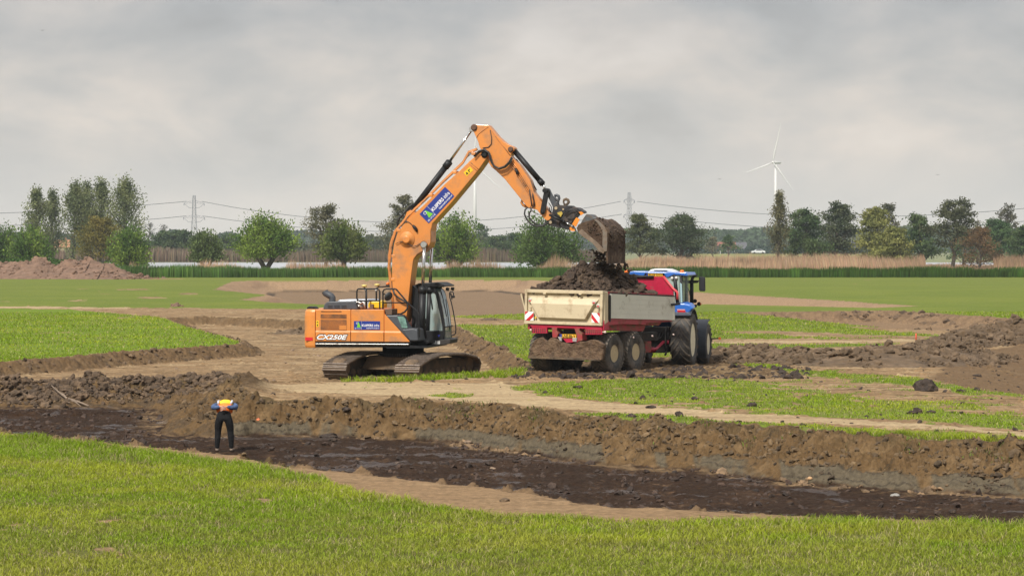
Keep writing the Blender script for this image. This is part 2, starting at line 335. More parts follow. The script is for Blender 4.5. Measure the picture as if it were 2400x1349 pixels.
def masks(x, y, out):
    px, py = pxpy(x, y)
    s = np.clip((py - 580) / 320, .12, 3)
    nx = fbm(x * .8 + 3, y * .8, 5, .6); ny = fbm(x * .8, y * .8 + 31, 5, .6)
    qx = px + nx * 34 * s; qy = py + ny * 9 * s * s
    g = np.zeros(x.shape, bool)
    for k, p in TURF.items():
        P = np.array(p, float)
        if k in ('p3', 'island'): g |= inside(P, px + nx * 14 * s, py + ny * 3.5 * s)
        elif k == 'fore': g |= inside(P, px + nx * 8 * s, py + ny * 4.5 * s)
        elif k == 'far': g |= inside(P, px + nx * 16 * s, py + ny * 4 * s)
        elif k == 'p2': g |= inside(P, px + nx * 20 * s, py + ny * 5 * s)
        else: g |= inside(P, qx, qy)
    for k, p in BARE.items():
        if k[0] == 'b': g &= ~inside(np.array(p, float), px + nx * 60 * s, py + ny * 22 * s)
        else: g &= ~inside(np.array(p, float), px + nx * 22 * s, py + ny * 6 * s)
    pale = np.zeros(x.shape, bool)
    for p in TR_PALE: pale |= inside(np.array(p, float), px + nx * 10 * s, py + ny * 5 * s)
    thin = fbm(x * 2.1, y * .9, 4, .6)
    mid = (py > 862) & (py < 1060)
    g &= ~(mid & (thin > np.where((py > 960) & (px > 1380), .55, .34))); g &= ~((py > 1080) & (thin > .74))
    g &= ~((py > 655) & (py < 862) & (fbm(x * .35, y * .12, 4, .6) > .62))
    # scraps of turf surviving on the driven soil
    scr = fbm(x * 1.1 + 50, y * 1.9 + 20, 5, .65)
    g |= (mid & (px > 1500) & (py > 885) & (scr > .34) & ~pale)
    g |= ((py > 895) & (py < 945) & (px > 620) & (px < 1500) & (scr > .62))
    for k in ('deep', 'cun', 'kp'): g &= (out[k] < .5)
    g &= (out['far'] < .5) & (out['rgt'] < .5)
    return g, pale

u = np.concatenate([np.linspace(-.5, -.262, 110), np.linspace(-.26, .26, 1330), np.linspace(.262, .5, 110)])
rows = np.concatenate([np.arange(23, 36, .09), np.arange(36, 46, .045), np.arange(46, 66, .028), np.arange(66, 82, .055), np.arange(82, 100, .11), np.arange(100, 170, .4), np.arange(170, 346, 1.2)])
Yg, Ug = np.meshgrid(rows, u, indexing='ij'); X = (Ug * Yg).ravel(); Y = Yg.ravel()
Z, O = terrain(X, Y)
G, PALE = masks(X, Y, O)
soil = ~G
rough_ = fbm(X * 6.1, Y * 6.1, 4, .6) * .022 + np.maximum(0, fbm(X * 3.3 + 7, Y * 3.3, 3, .5) - .45) * .22 * (Y > 52)
px_, py_ = pxpy(X, Y)
flat = PALE | (O['far'] > .5)
Z = Z + np.where(soil & (O['deep'] < .5), rough_ * np.where(flat, .35, np.where(Y < 47, .45, 1.0)), 0)
# churned ridges of loose soil round the trailer wheels and along the right-hand track
churn = inside(np.array(BARE['dmp'], float), px_, py_)
Z = Z + np.where(churn, np.maximum(0, fbm(X * 3.1, Y * 3.1, 4, .6)) * .16, 0)
Z = Z + np.where((O['cun'] > .5) & (O['cun_wall'] > .5), np.abs(fbm(X * 2.5, Y * 2.5, 4, .6)) * .14 + fbm(X * 9, Y * 9, 3) * .04, 0)
Z = Z + np.where((O['rgt_k'] > .05) & (O['rgt_k'] < .95), np.abs(fbm(X * 1.5, Y * 1.5, 4, .6)) * .2, 0)

def mixc_(c, k, t): return c * (1 - k[:, None]) + np.array(t, np.float32)[None] * k[:, None]
A = np.float32
colr = np.zeros((len(X), 3), A)
nlow = fbm(X * .35, Y * .5, 4); nmid = fbm(X * 1.8, Y * 2.6, 4, .6); nhi = fbm(X * 9, Y * 9, 3, .6); streak = fbm(X * .45, Y * 3.2, 4, .6)
C_SOIL = (.250, .168, .100); C_PALE = (.40, .31, .205); C_DARK = (.070, .046, .028); C_PEAT = (.030, .0165, .0105); C_CLAY = (.112, .092, .066); C_BROWN = (.135, .086, .045); C_PINK = (.215, .145, .095)
colr[:] = C_SOIL
colr = mixc_(colr, sstep(.0, .4, streak) * .7, C_PALE)
colr = mixc_(colr, sstep(.05, .45, -fbm(X * .8 + 3, Y * 3.6, 5, .65)) * .6, (.12, .078, .046))
colr = mixc_(colr, sstep(.1, .5, -nmid) * .55, C_DARK)
colr = mixc_(colr, sstep(.25, .5, fbm(X * .25 + 60, Y * .6, 5, .6)) * .45, (.16, .10, .06))
colr = mixc_(colr, PALE * (.55 + .45 * sstep(-.5, .3, streak)), C_PALE)
colr = mixc_(colr, PALE * sstep(.35, .7, nmid) * .6, C_DARK)
colr = mixc_(colr, churn * sstep(-.5, .2, nmid) * .8, C_DARK)
# far excavation: pinkish dry sand
colr = mixc_(colr, O['far'] * .9, (.185, .128, .088)); colr = mixc_(colr, O['far'] * (O['far_k'] < .9) * .85, (.29, .20, .135))
colr = mixc_(colr, O['far'] * sstep(.86, .95, O['far_k']) * (1 - sstep(.985, 1.0, O['far_k'])) * .9 * sstep(-.5, .1, fbm(X * .2, Y * .2, 3)), (.06, .045, .036))
colr = mixc_(colr, O['far'] * sstep(.25, .6, fbm(X * .12, Y * .35, 4)) * .5, (.2, .135, .1))
colr = mixc_(colr, O['far'] * (O['far_k'] < .8) * sstep(.2, .6, fbm(X * .5, Y * .05, 4, .6)) * .5, (.17, .11, .08))
colr = mixc_(colr, O['rgt'] * .8, (.20, .135, .09))
colr = mixc_(colr, O['rgt'] * (O['rgt_k'] < .95) * sstep(-.2, .4, nmid) * .75, (.12, .08, .055))
cw = O['cun_wall'] * (O['deep'] < .5)
colr = mixc_(colr, cw * .85, (.125, .080, .045)); colr = mixc_(colr, cw * sstep(.05, .5, nmid) * .7, (.09, .062, .04))
colr = mixc_(colr, O['kp'] * (O['kp_k'] < .9) * .85, (.13, .085, .052)); colr = mixc_(colr, O['kp'] * sstep(.8, 1, O['kp_k']), (.13, .095, .078))
colr = mixc_(colr, np.clip(O['berm'] * 2, 0, 1), (.085, .057, .035)); colr = mixc_(colr, np.clip(O['berm'] * 2, 0, 1) * sstep(.1, .6, nmid), (.17, .12, .075))
# the dirt strip on this side of the deep pit
strip = (py_ > 1040) & (O['deep'] < .5) & soil
colr = mixc_(colr, strip * .8, (.26, .175, .108)); colr = mixc_(colr, strip * sstep(.15, .5, nmid) * .6, (.15, .10, .06))
# deep pit: face in layers, then peat
t = O['deep_t']; dp = O['deep']
tt = t + nmid * .06 + fbm(X * .9, Y * .2, 4, .6) * .08
hz = (tt - .6) * 5 + 0
cf = np.zeros_like(colr); cf[:] = C_BROWN
cf = mixc_(cf, sstep(0, .5, nmid + .3 * nlow) * .6, (.215, .145, .082))
cf = mixc_(cf, (1 - sstep(.05, .4, tt)) * sstep(-.35, .3, fbm(X * 2.2 + 9, Y * 2.2, 4, .6)) * .75, (.082, .062, .036))
cf = mixc_(cf, sstep(.28, .62, fbm(X * 4.2, Y * 4.2 + 77, 4, .6)) * .85, (.06, .043, .027))
slump = sstep(.0, .16, fbm(X * .75 + 3, Y * .12 + 8, 5, .65) + .10 * sstep(2, 12, X))
clay = sstep(.70, .73, tt) * (X > -7.6) * (1 - slump)
cf = mixc_(cf, clay, C_CLAY)
crack = (np.abs(tt - .87 - .03 * nlow) < .012).astype(A) + (np.abs(tt - .72) < .015)
cf = mixc_(cf, np.clip(crack, 0, 1) * clay * .7, (.035, .028, .022))
cf = mixc_(cf, clay * sstep(.32, .5, fbm(X * 3.1 + Y * .5, Y * .25 + X * .2, 5, .7)) * .85, (.05, .038, .024))
cf = mixc_(cf, (X < -8) * (tt > .5) * 1.0 * sstep(-.2, .4, nmid) * .8, (.07, .05, .035))
fl = np.zeros_like(colr); fl[:] = C_PEAT
fl = mixc_(fl, sstep(-.1, .5, fbm(X * .8, Y * .8, 5, .65)) * .7, (.054, .031, .020))
fl = mixc_(fl, sstep(.2, .6, fbm(X * 2.2, Y * 2.2, 4, .6)) * .6, (.085, .050, .031))
fl = mixc_(fl, sstep(.5, .8, fbm(X * 3, Y * 3 + 60, 3)) * .6, (.2, .13, .085))
fl = mixc_(fl, np.exp(-((O['deep_d'] - deep_w(X) - .25) / .35) ** 2) * (Y > 46) * sstep(-.2, .35, nmid) * .8, (.24, .165, .10))
foot = sstep(.93, 1.0, t + nhi * .03)
cd = cf * (1 - foot[:, None]) + fl * foot[:, None]
nearside = (Y < 44.5) | ((X < -6) & (Y < 53)); cd = np.where(((O['deep_d'] < .8) & nearside)[:, None], np.array((.18, .12, .075), A), cd)
colr = colr * (1 - dp[:, None]) + cd * dp[:, None]
# soil below the turf (seen between the blades) and far turf colour
gc = np.zeros_like(colr); gc[:] = (.112, .150, .020)
gc = mixc_(gc, sstep(-.3, .5, fbm(X * .15, Y * .12, 4)) * .5, (.18, .20, .030))
gc = mixc_(gc, sstep(.1, .6, fbm(X * 1.1, Y * 1.0, 5, .6)) * .35, (.2, .19, .065))
gc = mixc_(gc, sstep(90, 330, Y) * .7, (.128, .155, .028))
isl = inside(np.array(TURF['island'], float), px_, py_)
gc = mixc_(gc, isl * .5, (.14, .22, .012))
gc = mixc_(gc, ((py_ > 862) & (py_ < 1060)) * sstep(-.1, .5, fbm(X * 1.7 + 5, Y * 1.7, 4, .6)) * .45, (.22, .20, .085))
foreg = (py_ > 1015)
gc = mixc_(gc, foreg * .6, (.10, .085, .028))
colr = colr * np.where(dp > .5, .88, .97)[:, None] * np.array([1.0, .965, .84], A)[None]
colr = np.where(G[:, None], gc, colr)
wet = dp * foot * sstep(.22, .42, fbm(X * .8 + 20, Y * 1.1, 5, .62)) * .95 + O['kp'] * sstep(.75, 1, O['kp_k']) * sstep(-.1, .3, streak) + clay * dp * (1 - foot) * .25
wet = np.clip(wet, 0, 1)
nc = len(u); nr = len(rows)
idx = np.arange(nr * nc).reshape(nr, nc)
Fq = np.stack([idx[:-1, :-1].ravel(), idx[:-1, 1:].ravel(), idx[1:, 1:].ravel(), idx[1:, :-1].ravel()], 1)
def ground_material():
    m = bpy.data.materials.new("ground_soil"); m.use_nodes = True; nt = m.node_tree; nd = nt.nodes; lk = nt.links.new; b = nd["Principled BSDF"]
    an = nd.new("ShaderNodeAttribute"); an.attribute_name = "col"
    geo = nd.new("ShaderNodeNewGeometry")
    n = nd.new("ShaderNodeTexNoise"); n.inputs["Scale"].default_value = 7; n.inputs["Detail"].default_value = 9; n.inputs["Roughness"].default_value = .68; lk(geo.outputs["Position"], n.inputs[0])
    mr = nd.new("ShaderNodeMapRange"); mr.inputs[1].default_value = .3; mr.inputs[2].default_value = .72; mr.inputs[3].default_value = .62; mr.inputs[4].default_value = 1.38; lk(n.outputs[0], mr.inputs[0])
    sc = nd.new("ShaderNodeVectorMath"); sc.operation = 'SCALE'; lk(an.outputs["Color"], sc.inputs[0]); lk(mr.outputs[0], sc.inputs[3]); lk(sc.outputs[0], b.inputs["Base Color"])
    wa = nd.new("ShaderNodeAttribute"); wa.attribute_name = "wet"
    rr = nd.new("ShaderNodeMapRange"); rr.inputs[3].default_value = .95; rr.inputs[4].default_value = .30; lk(wa.outputs["Fac"], rr.inputs[0]); lk(rr.outputs[0], b.inputs["Roughness"])
    sp = nd.new("ShaderNodeMapRange"); sp.inputs[3].default_value = .15; sp.inputs[4].default_value = .45; lk(wa.outputs["Fac"], sp.inputs[0]); lk(sp.outputs[0], b.inputs["Specular IOR Level"])
    n2 = nd.new("ShaderNodeTexNoise"); n2.inputs["Scale"].default_value = 16; n2.inputs["Detail"].default_value = 10; n2.inputs["Roughness"].default_value = .7; lk(geo.outputs["Position"], n2.inputs[0])
    bp = nd.new("ShaderNodeBump"); bp.inputs["Strength"].default_value = .8; bp.inputs["Distance"].default_value = .05; lk(n2.outputs[0], bp.inputs["Height"]); lk(bp.outputs[0], b.inputs["Normal"])
    return m
M_GROUND = ground_material()
ground = np_mesh("ground", np.stack([X, Y, Z], 1), Fq, M_GROUND, color=colr)
wa = ground.data.attributes.new("wet", 'FLOAT', 'POINT'); wa.data.foreach_set("value", wet.astype(np.float32))
tag(ground, kind='structure')

def ground_z(x, y):
    x = np.atleast_1d(np.asarray(x, float)); y = np.atleast_1d(np.asarray(y, float))
    z, o = terrain(x, y); return z
# ------------------------------------------------------------------ land beyond the field, river
def strip_mesh(name, pts, m, z0):      # quads given as rows of (x0,x1) at y
    V = []; Fs = []
    for (y, x0, x1, z) in pts: V += [(x0, y, z), (x1, y, z)]
    for i in range(len(pts) - 1): Fs.append((2 * i, 2 * i + 1, 2 * i + 3, 2 * i + 2))
    return np_mesh(name, np.array(V), np.array(Fs), m, smooth=False)
M_FARLAND = mat("far_land", (.16, .17, .075), .95, var=.35, nscale=.02)
fl_ = strip_mesh("far_land", [(344, -900, 900, -.08), (352, -900, 900, -.08), (358, -900, 900, -.75), (520, -900, 900, -.95), (790, -1500, 1500, -.95), (830, -1500, 1500, -.3), (7500, -3500, 3500, -.3)], M_FARLAND, 0)
tag(fl_, kind='structure')
side = strip_mesh("side_land", [(20, -90, -9.8, -.06), (100, -300, -49.8, -.06), (346, -900, -172.5, -.06)], M_FARLAND, 0); tag(side, kind='structure')
side = strip_mesh("side_land", [(20, 9.8, 90, -.06), (100, 49.8, 300, -.06), (346, 172.5, 900, -.06)], M_FARLAND, 0); tag(side, kind='structure')
M_WATER = mat("river_water", (.50, .52, .56), .20, var=.04, nscale=.05, bump=.25, bscale=.6)
wt = strip_mesh("river", [(545, -900, 900, -.8), (775, -1500, 1500, -.8)], M_WATER, 0); tag(wt, kind='structure')

# ------------------------------------------------------------------ reeds: thin blades in bulk
def blades(name, n, xs, ys, zs, h, w, cols, lean=.12, mat_=None, label=None, seed=1, bend=.3, head=False):
    """n upright tapering blades with a kink; all arrays of length n"""
    r = np.random.default_rng(seed)
    ang = r.random(n) * math.pi; la = r.random(n) * 2 * math.pi; ll = (r.random(n) * lean + lean * .3) * h
    dx, dy = np.cos(ang) * w * .5, np.sin(ang) * w * .5; lx, ly = np.cos(la) * ll, np.sin(la) * ll
    P = np.zeros((n, 5, 3))
    mx, my = xs + lx * bend, ys + ly * bend
    P[:, 0] = np.stack([xs - dx, ys - dy, zs], 1); P[:, 1] = np.stack([xs + dx, ys + dy, zs], 1)
    P[:, 2] = np.stack([mx + dx * .8, my + dy * .8, zs + h * .55], 1); P[:, 3] = np.stack([mx - dx * .8, my - dy * .8, zs + h * .55], 1)
    P[:, 4] = np.stack([xs + lx, ys + ly, zs + h * (1 - .25 * ll / h)], 1)
    V = P.reshape(-1, 3); b = np.arange(n)[:, None] * 5
    Fa = np.concatenate([b + np.array([[0, 1, 2]]), b + np.array([[0, 2, 3]]), b + np.array([[3, 2, 4]])], 0)
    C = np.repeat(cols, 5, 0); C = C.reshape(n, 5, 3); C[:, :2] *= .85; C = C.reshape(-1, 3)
    return np_mesh(name, V, Fa, mat_, smooth=False, color=C, nper=3)
M_BLADE = mat("blade_leaf", (1, 1, 1), .6, var=.06, nscale=30, attr="col", trans=.35, spec=.25)
M_REED = mat("dry_reed", (1, 1, 1), .85, var=.05, nscale=3, attr="col", trans=.2, spec=.1)
def jitter(n, base, amt, seed):
    r = np.random.default_rng(seed); c = np.array(base)[None] * (1 + (r.random((n, 1)) - .5) * amt) ; return c * (1 + (r.random((n, 3)) - .5) * amt * .3)
def band(name, n, D0, D1, px0, px1, hh, w, cols, label, cat, seed, zb, hn=.3, hfun=None, m=None, lean=.12):
    r = np.random.default_rng(seed)
    D = D0 + (D1 - D0) * r.random(n); px = px0 + (px1 - px0) * r.random(n); x = (px - 1200) / F * D
    h = hh * (1 + (r.random(n) - .5) * hn) * (1 + .42 * fbm(x * .10, D * .03, 4, .6) + .2 * fbm(x * .6, D * .2, 2))
    if hfun is not None: h = h * hfun(px, D)
    k = h > .15; x, D, h, px = x[k], D[k], h[k], px[k]; n = len(x)
    c = cols(n, x, D)
    o = blades(name, n, x, D, np.full(n, zb), h, w * (.6 + .8 * r.random(n)), c, lean, m or M_REED, seed=seed)
    return tag(o, label, cat, kind='stuff')
def greenc(n, x, D): 
    c = jitter(n, (.06, .115, .022), .8, 11); k = sstep(.1, .5, fbm(x * .25, D * .3, 3)); k2 = sstep(.1, .5, fbm(x * .5 + 9, D * .2, 3)); return c * (1 - .35 * k[:, None]) * (1 + .6 * k2[:, None])
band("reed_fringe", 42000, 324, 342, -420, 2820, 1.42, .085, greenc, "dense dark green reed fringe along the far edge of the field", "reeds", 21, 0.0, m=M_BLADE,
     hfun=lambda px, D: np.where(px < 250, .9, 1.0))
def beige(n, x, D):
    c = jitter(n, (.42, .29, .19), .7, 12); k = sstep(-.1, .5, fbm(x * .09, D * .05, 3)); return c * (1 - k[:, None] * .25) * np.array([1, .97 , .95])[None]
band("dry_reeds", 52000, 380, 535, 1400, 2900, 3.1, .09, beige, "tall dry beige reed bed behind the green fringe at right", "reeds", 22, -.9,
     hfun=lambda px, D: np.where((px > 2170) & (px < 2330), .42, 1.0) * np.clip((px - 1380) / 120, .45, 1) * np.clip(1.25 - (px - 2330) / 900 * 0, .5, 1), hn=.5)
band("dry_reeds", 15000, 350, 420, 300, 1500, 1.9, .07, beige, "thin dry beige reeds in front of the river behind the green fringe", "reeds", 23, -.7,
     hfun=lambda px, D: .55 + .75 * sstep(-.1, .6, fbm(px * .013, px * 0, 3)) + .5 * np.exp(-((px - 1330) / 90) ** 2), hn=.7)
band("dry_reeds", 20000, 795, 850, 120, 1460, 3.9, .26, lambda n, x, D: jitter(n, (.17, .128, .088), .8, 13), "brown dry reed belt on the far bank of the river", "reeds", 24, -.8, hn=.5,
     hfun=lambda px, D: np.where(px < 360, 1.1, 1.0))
# ------------------------------------------------------------------ trees
BARK = mat("tree_bark", (.075, .06, .045), .9, var=.3, nscale=3, bump=.5, bscale=8)
M_LEAF = mat("tree_leaf", (1, 1, 1), .7, var=.1, nscale=2, attr="col", trans=.3, spec=.2)
def leaf_mesh(name, C, size, cols, parent, seed, asp=1.8, up=None):
    n = len(C); r = np.random.default_rng(seed)
    a = r.normal(size=(n, 3)); 
    if up is not None: a = a * .55 + up
    a /= np.linalg.norm(a, axis=1)[:, None]
    b = r.normal(size=(n, 3)); b -= a * (a * b).sum(1)[:, None]; b /= np.linalg.norm(b, axis=1)[:, None]
    s = size * (.6 + .8 * r.random((n, 1)))
    P = np.stack([C - a * s * asp * .5, C + b * s * .5, C + a * s * asp * .5, C - b * s * .5], 1)
    return np_mesh(name, P.reshape(-1, 3), np.arange(n * 4).reshape(n, 4), M_LEAF, parent=parent, smooth=False, color=np.repeat(cols, 4, 0))
def crown_cols(C, base, tip, seed, amt=.45):
    n = len(C); r = np.random.default_rng(seed)
    k = sstep(-.25, .4, fbm(C[:, 0] * .5 + seed, C[:, 2] * .5 + C[:, 1] * .3, 3))[:, None]
    c = np.array(base)[None] * (1 - k) + np.array(tip)[None] * k
    return c * (1 + (r.random((n, 1)) - .5) * amt)
def tree(name, kind, px, base_py, top_py, wpx, D, base, tip, seed, label, cat="tree", n=4200, leaf=.34, trunk=.35, fork=1, dens=1.0, lf=.78, group=None, squat=0.0, zbase=-.7):
    n = int(n * (1.25 if kind == 'broad' else 1.5)); leaf *= lf; base = tuple(c * 1.3 for c in base); tip = tuple(c * 1.4 for c in tip)
    r = np.random.default_rng(seed); H = (580 - top_py) / F * D + ZC - zbase; Wd = wpx / F * D * (.56 if kind == 'willow' else .52)
    root = empty(name, ((px - 1200) / F * D, D, zbase), 0, label, cat, group)
    tb = MB(); tips = []; Lp = []; Up = []
    def path(p0, p1, k, sag, wob):
        q = []
        for i in range(k + 1):
            t = i / k; p = Vector(p0).lerp(Vector(p1), t); p += Vector((r.normal() * wob, r.normal() * wob, 0)) * math.sin(t * math.pi); p.z += sag * math.sin(t * math.pi) * H * .1; q.append(p)
        return q
    if kind == 'willow':
        th = H * trunk; heads = []
        for f in range(fork):
            ox = (f - (fork - 1) / 2) * Wd * .36
            q = path((ox * .08, 0, -.3), (ox * 1.25, r.normal() * .3, th), 4, 0, .08)
            for j_, f_ in enumerate((0, .05, .3, .72, 1.0)): q[j_].x = ox * 1.25 * f_ + ox * .10; rr = H * .055 if fork == 1 else H * .045
            tb.tube(q, [rr * 1.5, rr * 1.1, rr * .95, rr * .9, rr * 1.15], 8); heads.append(q[-1])
        N = 110
        for i in range(N):
            h = heads[i % len(heads)]; az = r.random() * 6.283; el = math.asin(min(1, .0 + 1.0 * r.random() ** .8)); el = max(el, -.05) - squat
            e = Vector((math.cos(az) * math.cos(el) * (Wd), math.sin(az) * math.cos(el) * Wd, math.sin(el) * (H - th))) * (.80 + .28 * r.random())
            tgt = Vector((h.x * .3, h.y, th)) + e
            q = path(h, tgt, 4, .35, .12); tb.tube(q, [H * .012, H * .008, H * .006, H * .004, H * .002], 4, cap=False)
            m_ = int(n / N)
            for j in range(m_):
                t = .12 + .9 * r.random() ** .75; k = min(3, int(t * 4)); p = q[k].lerp(q[k + 1], min(1.1, t * 4 - k)); sp = .06 * Wd + .05 * Wd * t
                Lp.append(p + Vector(r.normal(size=3) * sp)); dd = (q[min(4, k + 1)] - q[k]).normalized(); Up.append(dd * .9 + Vector((0, 0, .5)))
    elif kind == 'poplar':
        q = path((0, 0, -.2), (r.normal() * .4, 0, H * .97), 8, 0, .15); tb.tube(q, [H * .02 * (1 - i / 9) + .02 for i in range(9)], 7)
        for i in range(60):
            t = .10 + .86 * r.random() ** .9; k = min(7, int(t * 8)); p = q[k].lerp(q[k + 1], t * 8 - k); az = r.random() * 6.283
            env = Wd * (math.sin(min(1, (t + .22) / 1.05) * math.pi) ** .6) * (.75 + .5 * r.random())
            e = p + Vector((math.cos(az) * env, math.sin(az) * env, H * .10 + env * .8)); qq = path(p, e, 3, 0, .08); tb.tube(qq, [H * .006, H * .004, H * .003, .01], 4, cap=False)
            for j in range(int(n / 60)):
                s = .15 + .9 * r.random(); kk = min(2, int(s * 3)); a_ = qq[kk].lerp(qq[kk + 1], s * 3 - kk); Lp.append(a_ + Vector(r.normal(size=3) * (.16 * Wd + .12))); Up.append(Vector((0.35, 0, .8)))
    else:   # broad, sparse
        q = path((0, 0, -.3), (r.normal() * Wd * .12, 0, H * .86), 7, 0, .03 * H); tb.tube(q, [H * .028 * (1 - i / 8.5) + .02 for i in range(8)], 7)
        NB = 26 if kind == 'broad' else 22
        ends = []
        for i in range(NB):
            t = trunk + (1 - trunk) * (i + r.random()) / NB; t = min(t, .98); k = min(6, int(t * 7)); p = q[k].lerp(q[k + 1], t * 7 - k); az = i * 2.4 + r.random() * .8
            rel = (t - trunk) / (1 - trunk); env = Wd * (1.0 - .75 * rel ** 1.6) * (.6 + .55 * r.random()) * (1 if kind == 'broad' else .95)
            e = p + Vector((math.cos(az) * env, math.sin(az) * env * .9, env * (.25 + .5 * r.random()) + H * .03)); qq = path(p, e, 4, .4, .05 * Wd); tb.tube(qq, [H * .010, H * .008, H * .006, H * .004, .02], 5, cap=False)
            for b_ in range(4):
                k2 = 1 + int(r.random() * 3); c0 = qq[k2]; az2 = az + r.normal() * 1.0; l2 = env * (.25 + .3 * r.random()) + H * .02
                e2 = c0 + Vector((math.cos(az2) * l2, math.sin(az2) * l2, l2 * .5 * r.random() + .1)); tb.tube([c0, c0.lerp(e2, .5) + Vector((0, 0, .08 * l2)), e2], [H * .005, H * .0035, .012], 4, cap=False); ends.append((e2, l2))
            ends.append((e, env * .3))
        for (e, l2) in ends:
            big = r.random() < dens; m_ = int(n / len(ends) * (1.4 if big else .35)); R_ = (.30 * l2 + .05 * Wd + .16) * (.85 if kind == 'broad' else .72)
            for j in range(m_):
                v = r.normal(size=3); Lp.append(e + Vector((v[0] * R_, v[1] * R_, v[2] * R_ * .62))); Up.append(Vector((0, 0, .3)))
    C = np.array([tuple(p) for p in Lp]); U = np.array([tuple(p) for p in Up])
    C = C[C[:, 2] > .05 * H] if kind != 'willow' else C; U = U[:len(C)]
    zf = C[:, 2] / H
    tb.build("trunk", BARK, root)
    leaf_mesh("crown", C, leaf, crown_cols(C, base, tip, seed), root, seed, up=U)
    return root
GW = ((.060, .110, .016), (.15, .21, .034)); GP = ((.085, .105, .044), (.15, .165, .068)); GO = ((.13, .14, .040), (.20, .20, .06)); BR = ((.12, .105, .025), (.17, .14, .035)); DG = ((.040, .070, .026), (.075, .105, .038)); GH = ((.07, .1, .035), (.1, .125, .05)); SP = ((.10, .10, .055), (.14, .13, .075))
T = tree
T('poplar_tree', 'poplar', 84, 600, 443, 58, 560, *GP, 1, "slender poplar, left one of the pair standing left of the tall poplar row", n=3600)
T('poplar_tree', 'poplar', 122, 600, 447, 54, 570, *GP, 2, "slender loose poplar, right one of the pair left of the tall poplar row", n=2800)
T('poplar_tree', 'poplar', 170, 600, 432, 66, 560, *GP, 3, "first and leftmost poplar of the tall poplar row", n=3800)
T('poplar_tree', 'poplar', 204, 600, 428, 60, 575, *GP, 4, "second poplar from the left in the tall poplar row", n=3200)
T('poplar_tree', 'poplar', 240, 600, 426, 74, 565, *GP, 5, "third poplar from the left in the tall poplar row, above the orange-brown tree", n=3800)
T('poplar_tree', 'poplar', 290, 600, 428, 92, 560, *GP, 6, "rightmost and broadest poplar of the tall poplar row", n=4800)
T('willow_bush', 'willow', 8, 606, 524, 84, 520, *GW, 7, "dark green willow bush cut by the left edge of the view", n=3800, trunk=.12)
T('willow_bush', 'willow', 72, 608, 524, 100, 480, *GW, 8, "round bright green willow bush in front of the poplar pair", n=5200, trunk=.10)
T('budding_tree', 'broad', 236, 612, 507, 100, 500, *BR, 9, "orange-brown budding tree in front of the tall poplars", n=4200, trunk=.14, leaf=.28)
T('willow_bush', 'willow', 300, 614, 527, 100, 480, *GW, 10, "round green willow bush at the right end of the soil heap", n=5200, trunk=.12)
T('bare_tree', 'sparse', 351, 590, 516, 34, 1050, (.12, .13, .12), (.15, .15, .14), 11, "small hazy bare tree beside the leftmost pylon, left one of two", n=500, dens=.5)
T('bare_tree', 'sparse', 383, 590, 520, 32, 1050, (.12, .13, .12), (.15, .15, .14), 12, "small hazy bare tree beside the leftmost pylon, right one of two", n=500, dens=.5)
T('grey_bush', 'broad', 378, 604, 541, 70, 860, *DG, 13, "grey-green bush on the far bank just right of the green willow", n=3000, trunk=.08, leaf=.5)
T('grey_bush', 'broad', 425, 604, 538, 60, 860, *DG, 14, "grey-green bush on the far bank under the leftmost pylon", n=3000, trunk=.08, leaf=.5)
T('willow_tree', 'willow', 483, 628, 536, 78, 450, (.06, .09, .028), (.10, .135, .045), 15, "small willow with a forked crooked trunk in front of the river", n=3200, trunk=.26, fork=2)
T('grey_bush', 'broad', 540, 602, 552, 70, 880, *DG, 16, "low grey-green bush on the far bank between the two small willows", n=2400, trunk=.06, leaf=.5)
T('pollard_willow', 'willow', 623, 626, 504, 138, 440, *GW, 17, "large dark pollard willow with a thick split trunk in front of the river", n=7800, trunk=.30, fork=2)
T('alder_tree', 'sparse', 765, 626, 474, 110, 455, *SP, 18, "tall thin-leaved tree standing behind a pollard willow left of the excavator", n=3600, trunk=.30, dens=.8, leaf=.25)
T('pollard_willow', 'willow', 806, 628, 516, 112, 440, (.06, .09, .02), (.105, .125, .03), 19, "yellow-green pollard willow with a thick trunk nearest left of the excavator", n=5600, trunk=.26)
T('alder_tree', 'sparse', 948, 620, 446, 105, 500, *SP, 20, "tall thin-leaved tree half hidden behind the excavator boom", n=4200, trunk=.16, dens=.9, leaf=.28)
T('willow_tree', 'willow', 1065, 622, 498, 124, 470, *GW, 21, "broad green willow just right of the excavator boom", n=5600, trunk=.18, fork=2)
T('alder_tree', 'broad', 1131, 600, 520, 34, 1050, (.06, .09, .05), (.08, .11, .06), 22, "hazy round tree at the foot of the hidden wind turbine", n=900, leaf=.6)
T('grey_bush', 'broad', 1165, 604, 552, 64, 860, *DG, 23, "grey bush on the far bank, left of the willow below the bucket", n=2400, trunk=.06, leaf=.5)
T('grey_bush', 'broad', 1205, 604, 546, 60, 870, *DG, 24, "grey bush touching the willow below the excavator bucket", n=2400, trunk=.06, leaf=.5)
T('willow_bush', 'willow', 1283, 618, 506, 152, 440, (.05, .09, .018), (.085, .13, .03), 25, "wide green willow bush below the excavator bucket", n=8200, trunk=.14, fork=2)
T('oak_tree', 'sparse', 1504, 610, 496, 74, 520, (.07, .082, .035), (.10, .11, .045), 26, "cone shaped open tree with a straight trunk right of the raised bucket", n=4200, trunk=.18, dens=.95, leaf=.27)
T('oak_tree', 'broad', 1592, 606, 503, 116, 520, (.042, .062, .028), (.07, .085, .04), 27, "irregular broad dark tree above the tractor cab", n=5400, trunk=.16, leaf=.3)
T('young_tree', 'sparse', 1672, 596, 554, 34, 700, *SP, 28, "small nearly bare tree above the tractor mirror", n=600, dens=.6)
T('young_tree', 'sparse', 1708, 596, 548, 42, 690, *DG, 29, "small leaning dark tree between the broad tree and the columnar one", n=900, dens=.6)
